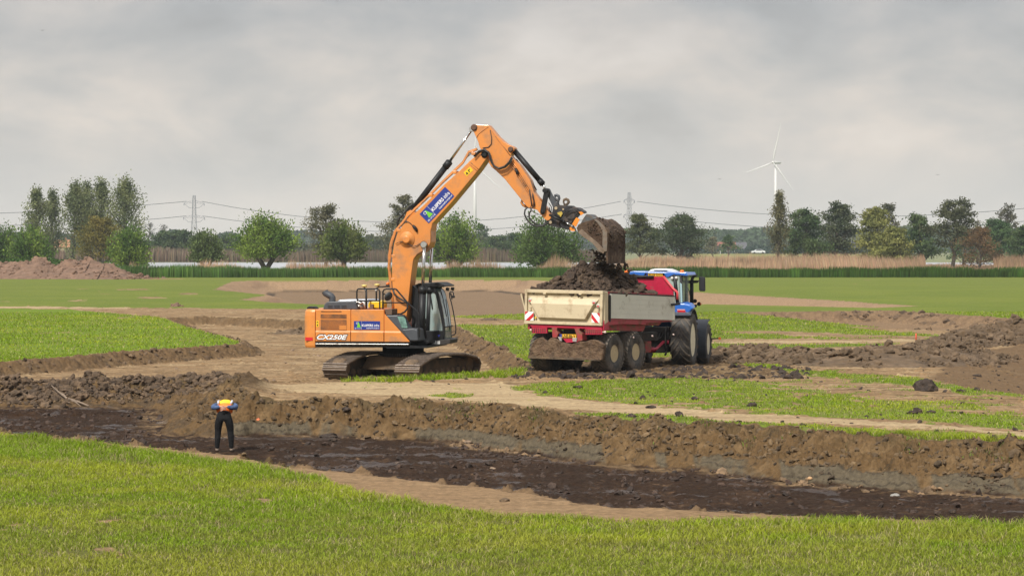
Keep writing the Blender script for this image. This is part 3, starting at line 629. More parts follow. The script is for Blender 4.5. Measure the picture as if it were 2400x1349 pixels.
T('ivy_tree', 'poplar', 1820, 604, 457, 46, 500, (.085, .085, .04), (.12, .11, .05), 30, "narrow columnar tree below the white wind turbine", n=2800, leaf=.28)
T('oak_tree', 'broad', 1888, 604, 489, 100, 520, *DG, 31, "dark dense tree, left half of the pair right of the columnar tree", n=5400, trunk=.10)
T('oak_tree', 'broad', 1962, 604, 470, 96, 530, (.045, .06, .03), (.075, .085, .042), 32, "taller dark tree, right half of the pair right of the columnar tree", n=5200, trunk=.12)
T('olive_willow', 'broad', 2052, 612, 482, 90, 500, *GO, 33, "olive yellow tree with a tall rounded crown", n=5400, trunk=.06)
T('olive_willow', 'broad', 2095, 612, 530, 84, 490, *GO, 34, "low olive yellow bushy tree leaning against the taller olive one", n=3600, trunk=.04)
T('alder_tree', 'sparse', 2086, 606, 467, 56, 560, (.06, .065, .035), (.09, .09, .05), 35, "thin dark tree top rising behind the olive yellow tree", n=1500, dens=.7)
T('oak_tree', 'broad', 2160, 606, 497, 76, 530, *DG, 36, "dark green tree between the olive tree and the tall bare-topped one", n=4200, trunk=.08)
T('old_pollard', 'sparse', 2232, 612, 461, 108, 490, (.055, .062, .03), (.085, .09, .045), 37, "tallest bare-topped tree with a thick trunk beside the open water", n=3300, trunk=.28, dens=.85)
T('budding_bush', 'broad', 2292, 614, 531, 88, 480, (.10, .062, .03), (.14, .085, .04), 38, "reddish brown budding bush by the open water at right", n=2600, trunk=.06, leaf=.25)
T('oak_tree', 'broad', 2258, 606, 528, 60, 600, *DG, 39, "dark green bush behind the reddish brown one", n=2400, trunk=.05)
T('oak_tree', 'broad', 2345, 606, 514, 100, 560, (.04, .075, .028), (.06, .1, .035), 40, "broad deep green tree near the right edge of the view", n=5200, trunk=.05)
T('alder_tree', 'sparse', 2365, 606, 471, 60, 570, (.07, .07, .045), (.1, .095, .06), 41, "thin bare top rising behind the broad green tree at right", n=1300, dens=.6)
T('oak_tree', 'broad', 2402, 606, 528, 70, 520, *DG, 42, "dark tree cut by the right edge of the view", n=3000, trunk=.05)
T('young_tree', 'sparse', 2291, 600, 508, 26, 700, *SP, 43, "tiny thin tree top between the tall bare-topped tree and the deep green one", n=400, dens=.6)
T('willow_bush', 'willow', -120, 606, 512, 150, 520, *GW, 44, "dark willow bush beyond the left edge of the view", n=2200, trunk=.12)
T('oak_tree', 'broad', 2540, 606, 500, 150, 540, *DG, 45, "dark tree beyond the right edge of the view", n=2600, trunk=.05)
# low hedge behind the heap
def bulk_leaves(name, n, D0, D1, px0, px1, top, zb, size, base, tip, label, seed, amp=.3, cat="trees", lump=.01):
    r = np.random.default_rng(seed); D = D0 + (D1 - D0) * r.random(n); px = px0 + (px1 - px0) * r.random(n); x = (px - 1200) / F * D
    tp = top(px) * (1 + amp * fbm(px * lump + seed, D * .002 + seed, 4, .55)); z = zb + tp * r.random(n) ** .7
    C = np.stack([x, D, z], 1); rr = np.random.default_rng(seed)
    k = sstep(-.2, .4, fbm(x * .02 * 1.0 + seed, z * .08, 4))[:, None]; c = (np.array(base)[None] * (1 - k) + np.array(tip)[None] * k) * (1 + (r.random((n, 1)) - .5) * .4)
    o = leaf_mesh(name, C, size, c, None, seed, asp=1.2); return tag(o, label, cat, kind='stuff')
bulk_leaves("hedge", 5200, 350, 362, -300, 215, lambda px: 2.6 + 0 * px, -.4, .35, (.04, .085, .018), (.07, .13, .03), "low bright green hedge behind the large soil heap", 51, .2, "hedge", .02)
bulk_leaves("far_wood", 9000, 1500, 1650, 300, 620, lambda px: 11 + 4 * np.sin(px * .05), -.4, 2.4, (.06, .085, .055), (.08, .10, .07), "hazy far-off wood under the leftmost pylon", 52)
bulk_leaves("far_wood", 12000, 1900, 2100, 560, 1500, lambda px: 15 + 3 * np.sin(px * .02), -.4, 3.0, (.06, .085, .06), (.08, .105, .07), "hazy far-off wood behind the excavator boom", 53)
bulk_leaves("far_wood", 30000, 1900, 2300, 1400, 2700, lambda px: 20 + 0 * px, -.4, 3.2, (.075, .115, .055), (.15, .16, .085), "pale green far-off wood on the skyline at right", 54, .22)
bulk_leaves("far_wood", 14000, 900, 960, 320, 1260, lambda px: 7.2 + 0 * px, -.4, .9, (.05, .065, .035), (.08, .09, .05), "grey-green scrub along the far bank of the river", 55, .7, lump=.03)
bulk_leaves("far_wood", 7000, 1150, 1300, 1600, 2100, lambda px: 5.5 + 0 * px, -.4, 1.3, (.045, .07, .055), (.06, .09, .06), "dark hazy scrub around the far houses", 56, .8, lump=.03)
bulk_leaves("far_wood", 9000, 1500, 1600, -300, 330, lambda px: 13 + 0 * px, -.4, 2.4, (.06, .085, .06), (.08, .105, .07), "hazy far-off wood behind the poplars", 57)
# ------------------------------------------------------------------ pylons, wires, turbines
STEEL = mat("galvanised_steel", (.12, .135, .155), .6, .3, var=.08)
def pylon(px, top_py, D, kind, rz, label):
    H = (580 - top_py) / F * D + ZC + .3; root = empty('power_pylon', ((px - 1200) / F * D, D, -.3), rz, label, 'pylon'); m = MB(); th = .10
    def wid(z): 
        f = z / H; return np.interp(f, [0, .45, .62, .9, 1], [3.6, 2.1, 1.6, 1.25, 1.0])
    zs = [0, .16, .3, .42, .52, .6, .67, .73, .79, .85, .91, .97, 1.0]
    for a, b in ((1, 1), (1, -1), (-1, 1), (-1, -1)):
        m.tube([(a * wid(z * H), b * wid(z * H), z * H) for z in zs], th, 4)
    for i in range(len(zs) - 1):
        z0, z1 = zs[i] * H, zs[i + 1] * H; w0, w1 = wid(z0), wid(z1)
        for sgn in (1, -1):
            m.tube([(-w0, sgn * w0, z0), (w1, sgn * w1, z1)], th * .6, 4); m.tube([(w0, sgn * w0, z0), (-w1, sgn * w1, z1)], th * .6, 4)
            m.tube([(sgn * w0, -w0, z0), (sgn * w1, w1, z1)], th * .6, 4); m.tube([(sgn * w0, w0, z0), (sgn * w1, -w1, z1)], th * .6, 4)
            m.tube([(-w1, sgn * w1, z1), (w1, sgn * w1, z1)], th * .6, 4); m.tube([(sgn * w1, -w1, z1), (sgn * w1, w1, z1)], th * .6, 4)
    m.build("tower", STEEL, root)
    for (f, al) in ((.62, 9.5), (.87, 9.0)):
        a = MB(); z = f * H; w = wid(z)
        for sg in (1, -1):
            for b in (1, -1):
                a.tube([(sg * w, b * w, z), (sg * al, 0, z - (.9 if kind else 0))], th * .8, 4); a.tube([(sg * w, b * w, z + 1.8), (sg * al, 0, z)], th * .7, 4)
            n = 5
            for i in range(1, n):
                t = i / n; xx = sg * (w + (al - w) * t); a.tube([(xx, w * (1 - t), z), (xx, -w * (1 - t), z)], th * .5, 4); a.tube([(xx, w * (1 - t), z), (xx + sg * .6, w * (1 - t), z + 1.8 * (1 - t))], th * .5, 4)
        a.build("crossarm", STEEL, root)
        s = MB()
        for sg in (1, -1): s.tube([(sg * al, 0, z - .5), (sg * (al - 4.2), 0, z - 4.2), (sg * w, 0, z - 4.6)], .14, 5); s.tube([(sg * al, 0, z), (sg * al, 0, z - 2.4)], .22, 6)
        s.build("insulator", STEEL, root)
    return root
pylon(455, 458, 2050, 1, R(18), "lattice power pylon at left beyond the river")
pylon(1475, 451, 2100, 0, R(55), "lattice power pylon at centre right behind the bucket")
WIRE = mat("wire_metal", (.10, .105, .11), .6, .4, var=.05)
def wire(pts, label, grp):
    m = MB()
    for q in pts:
        a, b, sag = at(*q[0]), at(*q[1]), q[2]; k = 14
        m.tube([a.lerp(b, i / k) - Vector((0, 0, sag * 4 * (i / k) * (1 - i / k))) for i in range(k + 1)], q[3] if len(q) > 3 else .22, 4)
    o = m.build("power_line", WIRE); tag(o, label, "cable", grp)
G_ = "power lines strung between the pylons"
for (a, b, s_, lab) in (((473, 472, 2050), (1455, 472, 2100), 19, "upper power line between the two pylons"), ((475, 506, 2050), (1457, 502, 2100), 15, "lower power line between the two pylons"),
                   ((-300, 505, 1900), (437, 472, 2050), 3, "upper power line running left from the left pylon"), ((-300, 516, 1900), (436, 506, 2050), 6, "lower power line running left from the left pylon"),
                   ((1493, 472, 2100), (2500, 478, 1900), 12, "upper power line running right from the central pylon"), ((1493, 503, 2100), (2500, 508, 1900), 12, "lower power line running right from the central pylon")):
    wire([(a, b, s_)], lab, None)
    
TW = mat("turbine_white", (.66, .65, .62), .45, var=.02)
def turbine(px, hub_py, D, blades_, lab, yaw, bl):
    zh = (580 - hub_py) / F * D + ZC; root = empty('wind_turbine', ((px - 1200) / F * D, D, -.3), 0, lab, 'wind turbine')
    t = MB(); t.lathe([(0, 2.9), (zh * .5, 2.2), (zh - 1, 1.5)], (0, 0, 0), (0, 0, 1), 20); t.build("tower", TW, root)
    cy, sy = math.cos(yaw), math.sin(yaw); ax = Vector((-cy, -sy, 0))   # rotor axis direction (towards hub nose)
    n = MB(); n.lathe([(-9, 1.4), (-8, 2.0), (2.5, 2.1), (3.5, 1.7)], (0, 0, zh), ax, 14); n.build("nacelle", TW, root)
    h = MB(); h.lathe([(3.5, 1.9), (5.2, 1.8), (6.6, .9), (7, .05)], (0, 0, zh), ax, 14); h.build("hub", TW, root)
    hub = Vector((0, 0, zh)) + ax * 5.2; side_ = Vector((-sy, cy, 0)); up = Vector((0, 0, 1))
    for ang in blades_:
        d = side_ * math.sin(R(ang)) + up * math.cos(R(ang)); chord = ax.cross(d).normalized(); b = MB(); A_ = []
        secs = [(0, 1.5, 1.2), (.08, 1.9, 1.0), (.2, 3.6, .8), (.45, 2.5, .5), (.75, 1.5, .28), (.97, .7, .12), (1, .2, .05)]
        n_ = 8; o0 = 0
        for (f, c, th) in secs:
            tw = R(22) * (1 - f); cc = chord * math.cos(tw) + ax * math.sin(tw); tt_ = ax * math.cos(tw) - chord * math.sin(tw)
            for q in range(n_):
                g = q * 2 * math.pi / n_; b.v.append(tuple(hub + d * (f * bl + 1) + cc * (math.cos(g) * c * .38 + c * .15) + tt_ * math.sin(g) * th * .5))
        for i in range(len(secs) - 1):
            for q in range(n_):
                w_ = (q + 1) % n_; b.f.append([i * n_ + q, i * n_ + w_, (i + 1) * n_ + w_, (i + 1) * n_ + q]); b.mi.append(0); b.sm.append(True)
        b.build("blade", TW, root)
    return root
# rotor seen three-quarter on; blade angles measured in the rotor plane
turbine(1818, 380, 3000, (-16, -136, -256), "tall white wind turbine above the columnar tree", R(40), 52)
turbine(1113, 385, 3200, (-8, 112, 232), "white wind turbine mostly hidden behind the excavator boom", R(60), 55)
# ------------------------------------------------------------------ far houses, car
WALLW = mat("white_wall", (.7, .68, .64), .8, var=.05); ROOFR = mat("red_roof", (.22, .08, .06), .8, var=.1, nscale=.5); ROOFB = mat("dark_roof", (.09, .09, .1), .8, var=.1); PANE = mat("window_pane", (.04, .05, .06), .2)
def house(px, D, w, d, h, rh, wm, rm, lab, rz=0.1):
    root = empty('farmhouse', ((px - 1200) / F * D, D, -.3), rz, lab, 'house')
    m = MB(); m.prism([(-w / 2, -d / 2, 0), (w / 2, -d / 2, 0), (w / 2, d / 2, 0), (-w / 2, d / 2, 0)], [(-w / 2, -d / 2, h), (w / 2, -d / 2, h), (w / 2, d / 2, h), (-w / 2, d / 2, h)]); m.build("wall", wm, root)
    e = .4; m = MB(); m.prism([(-w / 2 - e, -d / 2 - e, h + .01), (-w / 2 - e, d / 2 + e, h + .01), (-w / 2 - e, 0, h + rh)], [(w / 2 + e, -d / 2 - e, h + .01), (w / 2 + e, d / 2 + e, h + .01), (w / 2 + e, 0, h + rh)]); ro = m.build("roof", rm, root)
    c = MB(); c.box((w * .2, -.4, h + rh * .6), (w * .2 + .8, .4, h + rh + .8)); c.build("chimney", rm, ro)
    for i in range(3):
        x = -w * .32 + i * w * .3; q = MB(); q.box((x, -d / 2 - .06, 1.0), (x + 1.3, -d / 2 + .05, 2.4)); q.build("window", PANE, root)
house(1702, 1180, 9, 7, 3.2, 4.2, WALLW, ROOFR, "white farmhouse with a red-brown roof at the foot of the far wood")
house(1722, 1230, 12, 7, 3.0, 4.4, WALLW, ROOFB, "dark roofed barn beside the white farmhouse", -.1)
house(1645, 1200, 9, 6, 2.6, 3.4, mat("brick_wall", (.2, .15, .13), .9), ROOFB, "low brick barn left of the white farmhouse")
house(2010, 1300, 12, 7, 4, 4, mat("lilac_wall", (.4, .34, .4), .8), ROOFB, "pale lilac house between the dark trees and the olive tree")
house(145, 1050, 7, 6, 4.5, 3.6, mat("yellow_wall", (.55, .48, .30), .8), mat("orange_roof", (.35, .17, .09), .8), "yellow house glimpsed between the poplars")
CARW = mat("white_car_paint", (.72, .74, .76), .25, var=.02, coat=.5); RUB = mat("black_rubber", (.02, .02, .02), .8)
def car(px, py, D, lab, length=4.6):
    c = at(px, py, D); root = empty('parked_car', (c.x, D, -.3), R(3), lab, 'car'); z0 = c.z - .75 + .3
    pr = [(-2.3, .35), (-2.28, .85), (-1.9, .95), (-1.3, 1.0), (-.7, 1.45), (.9, 1.5), (1.7, 1.05), (2.25, .95), (2.3, .35)]
    m = MB(); m.prism([(a, -.85, b) for a, b in pr], [(a, .85, b) for a, b in pr]); m.build("body", CARW, root, bevel=.05)
    g = [(-1.15, 1.02), (-.68, 1.4), (.85, 1.44), (1.45, 1.05)]; 
    for yy in (-.865, .865): m = MB(); m.prism([(a, yy - .005, b) for a, b in g], [(a, yy + .005, b) for a, b in g]); m.build("side_window", PANE, root)
    for x in (-1.4, 1.4):
        for y in (-.8, .8): q = MB(); q.lathe([(-.12, .3), (-.1, .33), (.1, .33), (.12, .3)], (x, y, .33), (0, 1, 0), 16); q.build("wheel", RUB, root)
    root.scale = (1.35, 1.35, 1.35)
    return root
M_ROAD = mat("dike_grass", (.19, .2, .06), .95, var=.2, nscale=.1)
dk = strip_mesh("dike", [(1005, 80, 170, -.5), (1030, 80, 170, 1.4), (1040, 80, 170, 1.4), (1080, 80, 170, -.5)], M_ROAD, 0); tag(dk, kind='structure')
c_ = car(1777, 590, 1034, "white car driving on the far dike left of the columnar tree"); c_.location.z = 1.4; c_.location.x = (1777 - 1200) / F * 1034
# birds
BIRD = mat("bird_feather", (.03, .03, .03), .8)
for (px, py, sp, lab) in ((99, 72, .9, "dark bird high in the sky at the far left"), (1687, 420, .8, "tiny dark bird left of the white wind turbine"), (2198, 410, .8, "tiny dark bird above the trees at right")):
    D = 420; c = at(px, py, D); m = MB()
    for sg in (1, -1):
        m.prism([(0, -.1, 0), (0, .12, 0), (0, .12, .03), (0, -.1, .03)], [(sg * sp * .5, -.02, .12), (sg * sp * .5, .06, .12), (sg * sp * .5, .06, .13), (sg * sp * .5, -.02, .13)])
    m.tube([(0, -.22, 0), (0, 0, .02), (0, .22, .02)], [.02, .07, .02], 6); o = m.build("bird", BIRD); o.location = c; tag(o, lab, "bird")
# ------------------------------------------------------------------ excavator
YAW = R(-13)
cF, sF = math.cos(YAW), math.sin(YAW)
exc = empty('excavator', (CX, CY, CG), YAW, "orange tracked excavator emptying its bucket over the trailer", "excavator")
def ex(px, py, v):
    """point of the machine's own frame (forward, left, up) that lies on its lengthwise plane at offset v"""
    k = (px - 1200) / F
    # world X = CX + u cF - v sF ; Y = CY + u sF + v cF
    u_ = (k * (CY + v * cF) - CX + v * sF) / (cF - k * sF)
    D = CY + u_ * sF + v * cF
    return Vector((u_, v, ZC - (py - 580) / F * D - CG))
def crop(l, s, ox, oy): return [(ox + a / s, oy + b / s) for a, b in l]
OR = mat("orange_paint", (.60, .22, .045), .40, var=.08, nscale=1.5, dirt=.42, dirtcol=(.30, .16, .08), dscale=1.3, coat=.25)
OR_D = mat("orange_paint_worn", (.58, .21, .05), .5, var=.08, dirt=.6, dirtcol=(.16, .09, .05), dscale=3)
BLK = mat("black_paint", (.012, .0125, .014), .5, var=.2, dirt=.25, dirtcol=(.045, .035, .025), dscale=3, spec=.3)
DGR = mat("dark_grey_plastic", (.055, .062, .072), .5, var=.1, dirt=.3, dirtcol=(.12, .09, .06))
CHR = mat("chrome_rod", (.62, .62, .6), .18, 1.0, var=.05)
BLKRUB = mat("rubber_hose", (.018, .018, .019), .55, var=.2, dirt=.3, dirtcol=(.08, .065, .05))
MUDDY = mat("muddy_steel", (.085, .066, .048), .75, .3, var=.35, nscale=4, dirt=.75, dirtcol=(.15, .10, .058), dscale=2.2, bump=.6, bscale=22)
MUDBUCKET = mat("muddy_bucket_steel", (.115, .070, .038), .55, .35, var=.35, nscale=3, dirt=.78, dirtcol=(.045, .024, .013), dscale=1.9, bump=.6, bscale=14)
BRIGHT = mat("worn_bright_steel", (.42, .40, .37), .35, .8, var=.15, dirt=.3, dirtcol=(.16, .10, .06), dscale=5)
BUCKGREY = mat("grey_bucket_paint", (.17, .145, .12), .5, .3, var=.2, dirt=.5, dirtcol=(.15, .09, .05), dscale=2.6)
YEL = mat("yellow_paint", (.75, .50, .02), .4, var=.05); WHT = mat("white_print", (.80, .80, .80), .5, var=.02); NAVY = mat("navy_print", (.012, .032, .22), .35, var=.06, coat=.3)
GRN = mat("green_print", (.16, .50, .03), .45, var=.03); REDR = mat("red_reflector", (.55, .02, .03), .3, var=.05)
GLASS = bpy.data.materials.new("window_glass"); GLASS.use_nodes = True
_b = GLASS.node_tree.nodes["Principled BSDF"]; _b.inputs["Base Color"].default_value = (.55, .68, .66, 1); _b.inputs["Roughness"].default_value = .04; _b.inputs["Alpha"].default_value = .38; _b.inputs["Specular IOR Level"].default_value = .9
GLASSB = bpy.data.materials.new("tinted_glass"); GLASSB.use_nodes = True
_b = GLASSB.node_tree.nodes["Principled BSDF"]; _b.inputs["Base Color"].default_value = (.42, .62, .68, 1); _b.inputs["Roughness"].default_value = .06; _b.inputs["Alpha"].default_value = .75; _b.inputs["Specular IOR Level"].default_value = .9

def text_mesh(name, txt, size, m, parent, M, off=0.0, shear=0.0, ext=.002, align='LEFT', space=1.0):
    cu = bpy.data.curves.new("t", 'FONT'); cu.body = txt; cu.size = size; cu.offset = off; cu.shear = shear; cu.extrude = ext; cu.align_x = align; cu.resolution_u = 3; cu.space_character = space
    to = bpy.data.objects.new("t", cu); col.objects.link(to); bpy.context.view_layer.update()
    me = bpy.data.meshes.new_from_object(to.evaluated_get(bpy.context.evaluated_depsgraph_get())); bpy.data.objects.remove(to); bpy.data.curves.remove(cu)
    me.name = name; me.materials.clear(); me.materials.append(m); o = bpy.data.objects.new(name, me); col.objects.link(o); o.parent = parent; o.matrix_local = M; return o
def frame(o, xdir, zdir):
    x = Vector(xdir).normalized(); z = Vector(zdir); z = (z - x * z.dot(x)).normalized(); y = z.cross(x)
    return Matrix(((x.x, y.x, z.x, o[0]), (x.y, y.y, z.y, o[1]), (x.z, y.z, z.z, o[2]), (0, 0, 0, 1)))
def pr(mb, pts, v0, v1, mi=0, src=None):
    """side outline traced on plane v0, carried straight across to v1"""
    A = [ex(a, b, v0 if src is None else src) for a, b in pts]; B = [Vector((p.x, v1, p.z)) for p in A]; A = [Vector((p.x, v0, p.z)) for p in A]
    return mb.prism(A, B, mi)

# --- undercarriage ------------------------------------------------
PSI = R(24)                                   # track heading measured from +Y towards +X
tloc = Matrix.Rotation((R(90) - PSI) - YAW, 4, 'Z')      # track frame x=along track, expressed in the machine frame
TH = .80
loop = [(-1.95, 0), (1.95, 0), (2.32, .12), (2.46, .34), (2.36, .50), (2.1, .60), (1.2, .73), (.2, .77), (-.8, .77), (-1.6, .67), (-2.15, .54), (-2.38, .46), (-2.46, .32), (-2.3, .1)]
def resample(P, step):
    P = [Vector((a, 0, b)) for a, b in P]; P.append(P[0]); seg = [(P[i + 1] - P[i]).length for i in range(len(P) - 1)]; tot = sum(seg); n = int(tot / step); o = []; i = 0; acc = 0
    for k in range(n):
        s = k * tot / n
        while acc + seg[i] < s: acc += seg[i]; i += 1
        o.append((P[i].lerp(P[i + 1], (s - acc) / seg[i]), (P[i + 1] - P[i]).normalized()))
    return o
for sgn, lab in ((-1, None), (1, None)):
    m = MB(); c0 = sgn * 1.38
    for p, t in resample(loop, .185):
        nrm = Vector((t.z, 0, -t.x)); Mx = Matrix(((t.x, 0, nrm.x, p.x), (0, 1, 0, c0), (t.z, 0, nrm.z, p.z), (0, 0, 0, 1)))
        m.box((-.088, -.46, -.03), (.088, .46, .012), 0, tloc @ Mx)
        for q, hh in ((-.075, .05), (0.0, .032), (.06, .032)): m.box((q - .010, -.46, .008), (q + .014, .46, .012 + hh), 1, tloc @ Mx)
    m.build("track", [MUDDY, mat("worn_track_edge", (.22, .18, .15), .4, .6, var=.3, nscale=9, dirt=.45, dirtcol=(.16, .11, .075), dscale=6)], exc)
    f = MB(); k = tloc
    side_p = [(-2.1, .12), (2.0, .12), (2.1, .40), (1.3, .62), (-1.0, .66), (-2.05, .44)]
    f.prism([k @ Vector((a, c0 - .2, b)) for a, b in side_p], [k @ Vector((a, c0 + .2, b)) for a, b in side_p]); fo = f.build("track_frame", mat("dark_muddy_frame", (.035, .027, .020), .85, var=.4, nscale=3, dirt=.55, dirtcol=(.10, .068, .04), dscale=2, bump=.6) if sgn < 0 else bpy.data.materials["dark_muddy_frame"], exc, bevel=.03)
    for xx, rr, nm in ((-2.03, .33, "sprocket"), (2.03, .33, "idler_wheel")):
        w = MB(); w.lathe([(-.24, rr * .8), (-.12, rr), (.12, rr), (.24, rr * .8)], k @ Vector((xx, c0, .36)), k.to_3x3() @ Vector((0, 1, 0)), 20); w.build(nm, MUDDY, exc)
    for i in range(8):
        w = MB(); w.lathe([(-.25, .12), (-.2, .14), (.2, .14), (.25, .12)], k @ Vector((-1.5 + i * .43, c0, .17)), k.to_3x3() @ Vector((0, 1, 0)), 12); w.build("track_roller", MUDDY, fo)
f = MB(); f.prism([tloc @ Vector(p) for p in ((-.9, -1.2, .25), (.9, -1.2, .25), (.9, 1.2, .25), (-.9, 1.2, .25))], [tloc @ Vector(p) for p in ((-.7, -1.0, .72), (.7, -1.0, .72), (.7, 1.0, .72), (-.7, 1.0, .72))])
f.build("chassis_frame", MUDDY, exc, bevel=.04)
f = MB(); f.lathe([(0, .78), (.16, .78), (.17, .72), (.42, .72)], (0, 0, .68), (0, 0, 1), 40)
for i in range(60):
    g = i / 60 * 6.283; f.box((-.03, -.022, 0), (.03, .022, .10), 0, Matrix.Translation((math.cos(g) * .8, math.sin(g) * .8, .70)) @ Matrix.Rotation(g, 4, 'Z'))
f.build("slewing_ring", BLK, exc)
# --- upper body ----------------------------------------------------
VS = -1.42
u_tail = ex(714.5, 780, -1.1).x; u_cw = ex(739.5, 780, VS).x; z_top = ex(780, 725, VS).z; z_bot = ex(780, 815, VS).z
m = MB(); pl = []
for i in range(9):
    a = R(90) * i / 8; pl.append((u_tail + .34 - .34 * math.sin(a) + .0, VS + .34 - .34 * math.cos(a) - .0))
pl = [(u_cw - .015, VS)] + pl + [(u_tail - .14, -.5), (u_tail - .18, 0), (u_tail - .14, .5)] + [(a, -b) for a, b in pl[::-1]] + [(u_cw - .015, -VS)]
ring = lambda z, k: [Vector((u_cw + (a - u_cw) * k, b * (.97 + .03 * (k - .9) * 10 if k < 1 else 1), z)) for a, b in pl]
rr = [(z_bot, .93), (z_bot + .08, .985), (z_bot + .5, 1.0), (z_top - .22, .99), (z_top - .08, .965), (z_top, .86)]
vs = []; 
for z, k in rr: vs += ring(z, k)
n = len(pl); fs = [tuple(range(n))[::-1], tuple(range((len(rr) - 1) * n, len(rr) * n))]
for i in range(len(rr) - 1):
    for q in range(n): w = (q + 1) % n; fs.append((i * n + q, i * n + w, (i + 1) * n + w, (i + 1) * n + q))
m.add(vs, fs, 0, False); cwt = m.build("counterweight", OR, exc, bevel=.02)
m = MB(); pr(m, [(715.5, 790), (732.4, 790), (732.4, 797.8), (715.5, 797.8)], -1.0, -1.0); 
a0 = ex(716, 790, -1.25); m = MB(); m.box((u_tail + .12, VS - .008, ex(720, 797.6, VS).z), (u_cw - .10, VS + .05, ex(720, 790, VS).z)); m.build("reflector", REDR, cwt)
# core house (under the doors), leaves gap lines
core = [(740, 726.5), (901, 726.5), (901, 735), (958, 799), (958, 803.5), (740, 803.5)]
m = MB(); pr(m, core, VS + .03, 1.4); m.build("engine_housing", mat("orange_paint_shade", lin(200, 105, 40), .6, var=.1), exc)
def door(pts, name, mats_=OR, out=.0):
    m = MB(); A = [ex(a, b, VS) for a, b in pts]; m.prism([Vector((p.x, VS - out, p.z)) for p in A], [Vector((p.x, VS + .035, p.z)) for p in A]); return m.build(name, mats_, exc, bevel=.012)
d1 = door([(740.2, 725), (821.6, 725), (821.6, 800), (740.2, 800)], "side_door")
d2 = door([(823, 725), (899.6, 725), (899.6, 800), (823, 800)], "side_door")
d3 = door([(901, 735), (960.5, 800), (901, 800)], "side_door")
m = MB(); z = ex(800, 774.5, VS).z; zb = ex(800, 800, VS).z
for (a, b) in ((740.4, 821.4), (823.2, 899.4)):
    x0, x1 = ex(a, 780, VS).x, ex(b, 780, VS).x; q = MB()
    q.prism([(x0, VS - .002, z), (x0, VS - .035, z - .05), (x0, VS - .035, zb + .02), (x0, VS - .002, zb)], [(x1, VS - .002, z), (x1, VS - .035, z - .05), (x1, VS - .035, zb + .02), (x1, VS - .002, zb)]); q.build("door_swage", OR, d1 if a < 800 else d2)
x0, x1 = ex(901.6, 780, VS).x, ex(938, 774, VS).x; x2 = ex(959, 799, VS).x; q = MB()
q.prism([(x0, VS - .002, z), (x0, VS - .035, z - .05), (x0, VS - .035, zb + .02), (x0, VS - .002, zb)], [(x1, VS - .002, z), (x1 + .04, VS - .035, z - .05), (x2 - .03, VS - .035, zb + .02), (x2, VS - .002, zb)]); q.build("door_swage", OR, d3)
# grilles: dark recess plates with a net of bars
GR = mat("dark_vent", (.10, .045, .022), .8, var=.3)
def grille(a, b, c, d, door_, ny):
    p0, p1 = ex(a, d, VS), ex(c, b, VS); m = MB(); m.box((p0.x, VS - .006, p0.z), (p1.x, VS + .01, p1.z), 0); w = p1.x - p0.x; h = p1.z - p0.z; nx = int(w / .036)
    for i in range(nx + 1): x = p0.x + w * i / nx; m.box((x - .005, VS - .016, p0.z), (x + .005, VS - .006, p1.z), 1)
    for i in range(ny + 1): z = p0.z + h * i / ny; m.box((p0.x, VS - .017, z - .005), (p1.x, VS - .0065, z + .005), 1)
    m.build("vent_grille", [GR, OR_D], door_)
grille(752, 736.4, 812, 745, d1, 4); grille(752, 749.4, 812, 771.6, d1, 9); grille(752, 776, 812, 779.8, d1, 2); grille(752.5, 728.6, 800, 730, d1, 1)
p0, p1 = ex(796, 771.5, VS), ex(812, 762.5, VS); m = MB(); m.box((p0.x, VS - .021, p0.z), (p1.x, VS - .007, p1.z)); m.build("access_plate", OR, d1)
m = MB(); p0, p1 = ex(741, 765.2, VS), ex(747, 750.8, VS); m.box((p0.x, VS - .006, p0.z), (p1.x, VS - .001, p1.z)); st = m.build("warning_sticker", YEL, exc)
m = MB(); zc_ = (p0.z + p1.z) / 2; xc_ = (p0.x + p1.x) / 2; m.prism([(xc_ - .03, VS - .008, zc_ + .03), (xc_ + .03, VS - .008, zc_ + .03), (xc_, VS - .008, zc_ + .085)], [(xc_ - .03, VS - .006, zc_ + .03), (xc_ + .03, VS - .006, zc_ + .03), (xc_, VS - .006, zc_ + .085)]); m.box((xc_ - .02, VS - .008, zc_ - .08), (xc_ + .02, VS - .006, zc_ - .02)); m.build("sticker_print", BLK, st)
# model lettering
pa, pb = ex(742.6, 795.6, VS), ex(816, 783.6, VS); hgt = pb.z - pa.z; wdt = pb.x - pa.x
def fit_text(name, txt, parent, o, xd, zd, w, h, m_, off=0.0, shear=0.0, ext=.002):
    t = text_mesh(name, txt, 1.0, m_, parent, Matrix.Identity(4), off=off, shear=shear, ext=0.0)
    vs_ = [v.co.copy() for v in t.data.vertices]; x0_ = min(v.x for v in vs_); x1_ = max(v.x for v in vs_); y0_ = min(v.y for v in vs_); y1_ = max(v.y for v in vs_)
    for v in t.data.vertices: v.co = Vector(((v.co.x - x0_) / (x1_ - x0_) * w, (v.co.y - y0_) / (y1_ - y0_) * h, ext))
    t.matrix_local = frame(o, xd, zd); return t
nv = (0, -1, 0)
tb_ = fit_text("model_lettering_outline", "CX250E", d1, (pa.x - .02, VS - .036, pa.z - .02), (1, 0, 0), nv, wdt + .04, hgt + .04, BLK, off=.075, shear=.35, ext=.001)
fit_text("model_lettering", "CX250E", d1, (pa.x + .012, VS - .036, pa.z + .008), (1, 0, 0), nv, wdt - .024, hgt - .016, WHT, off=.028, shear=.35, ext=.006)
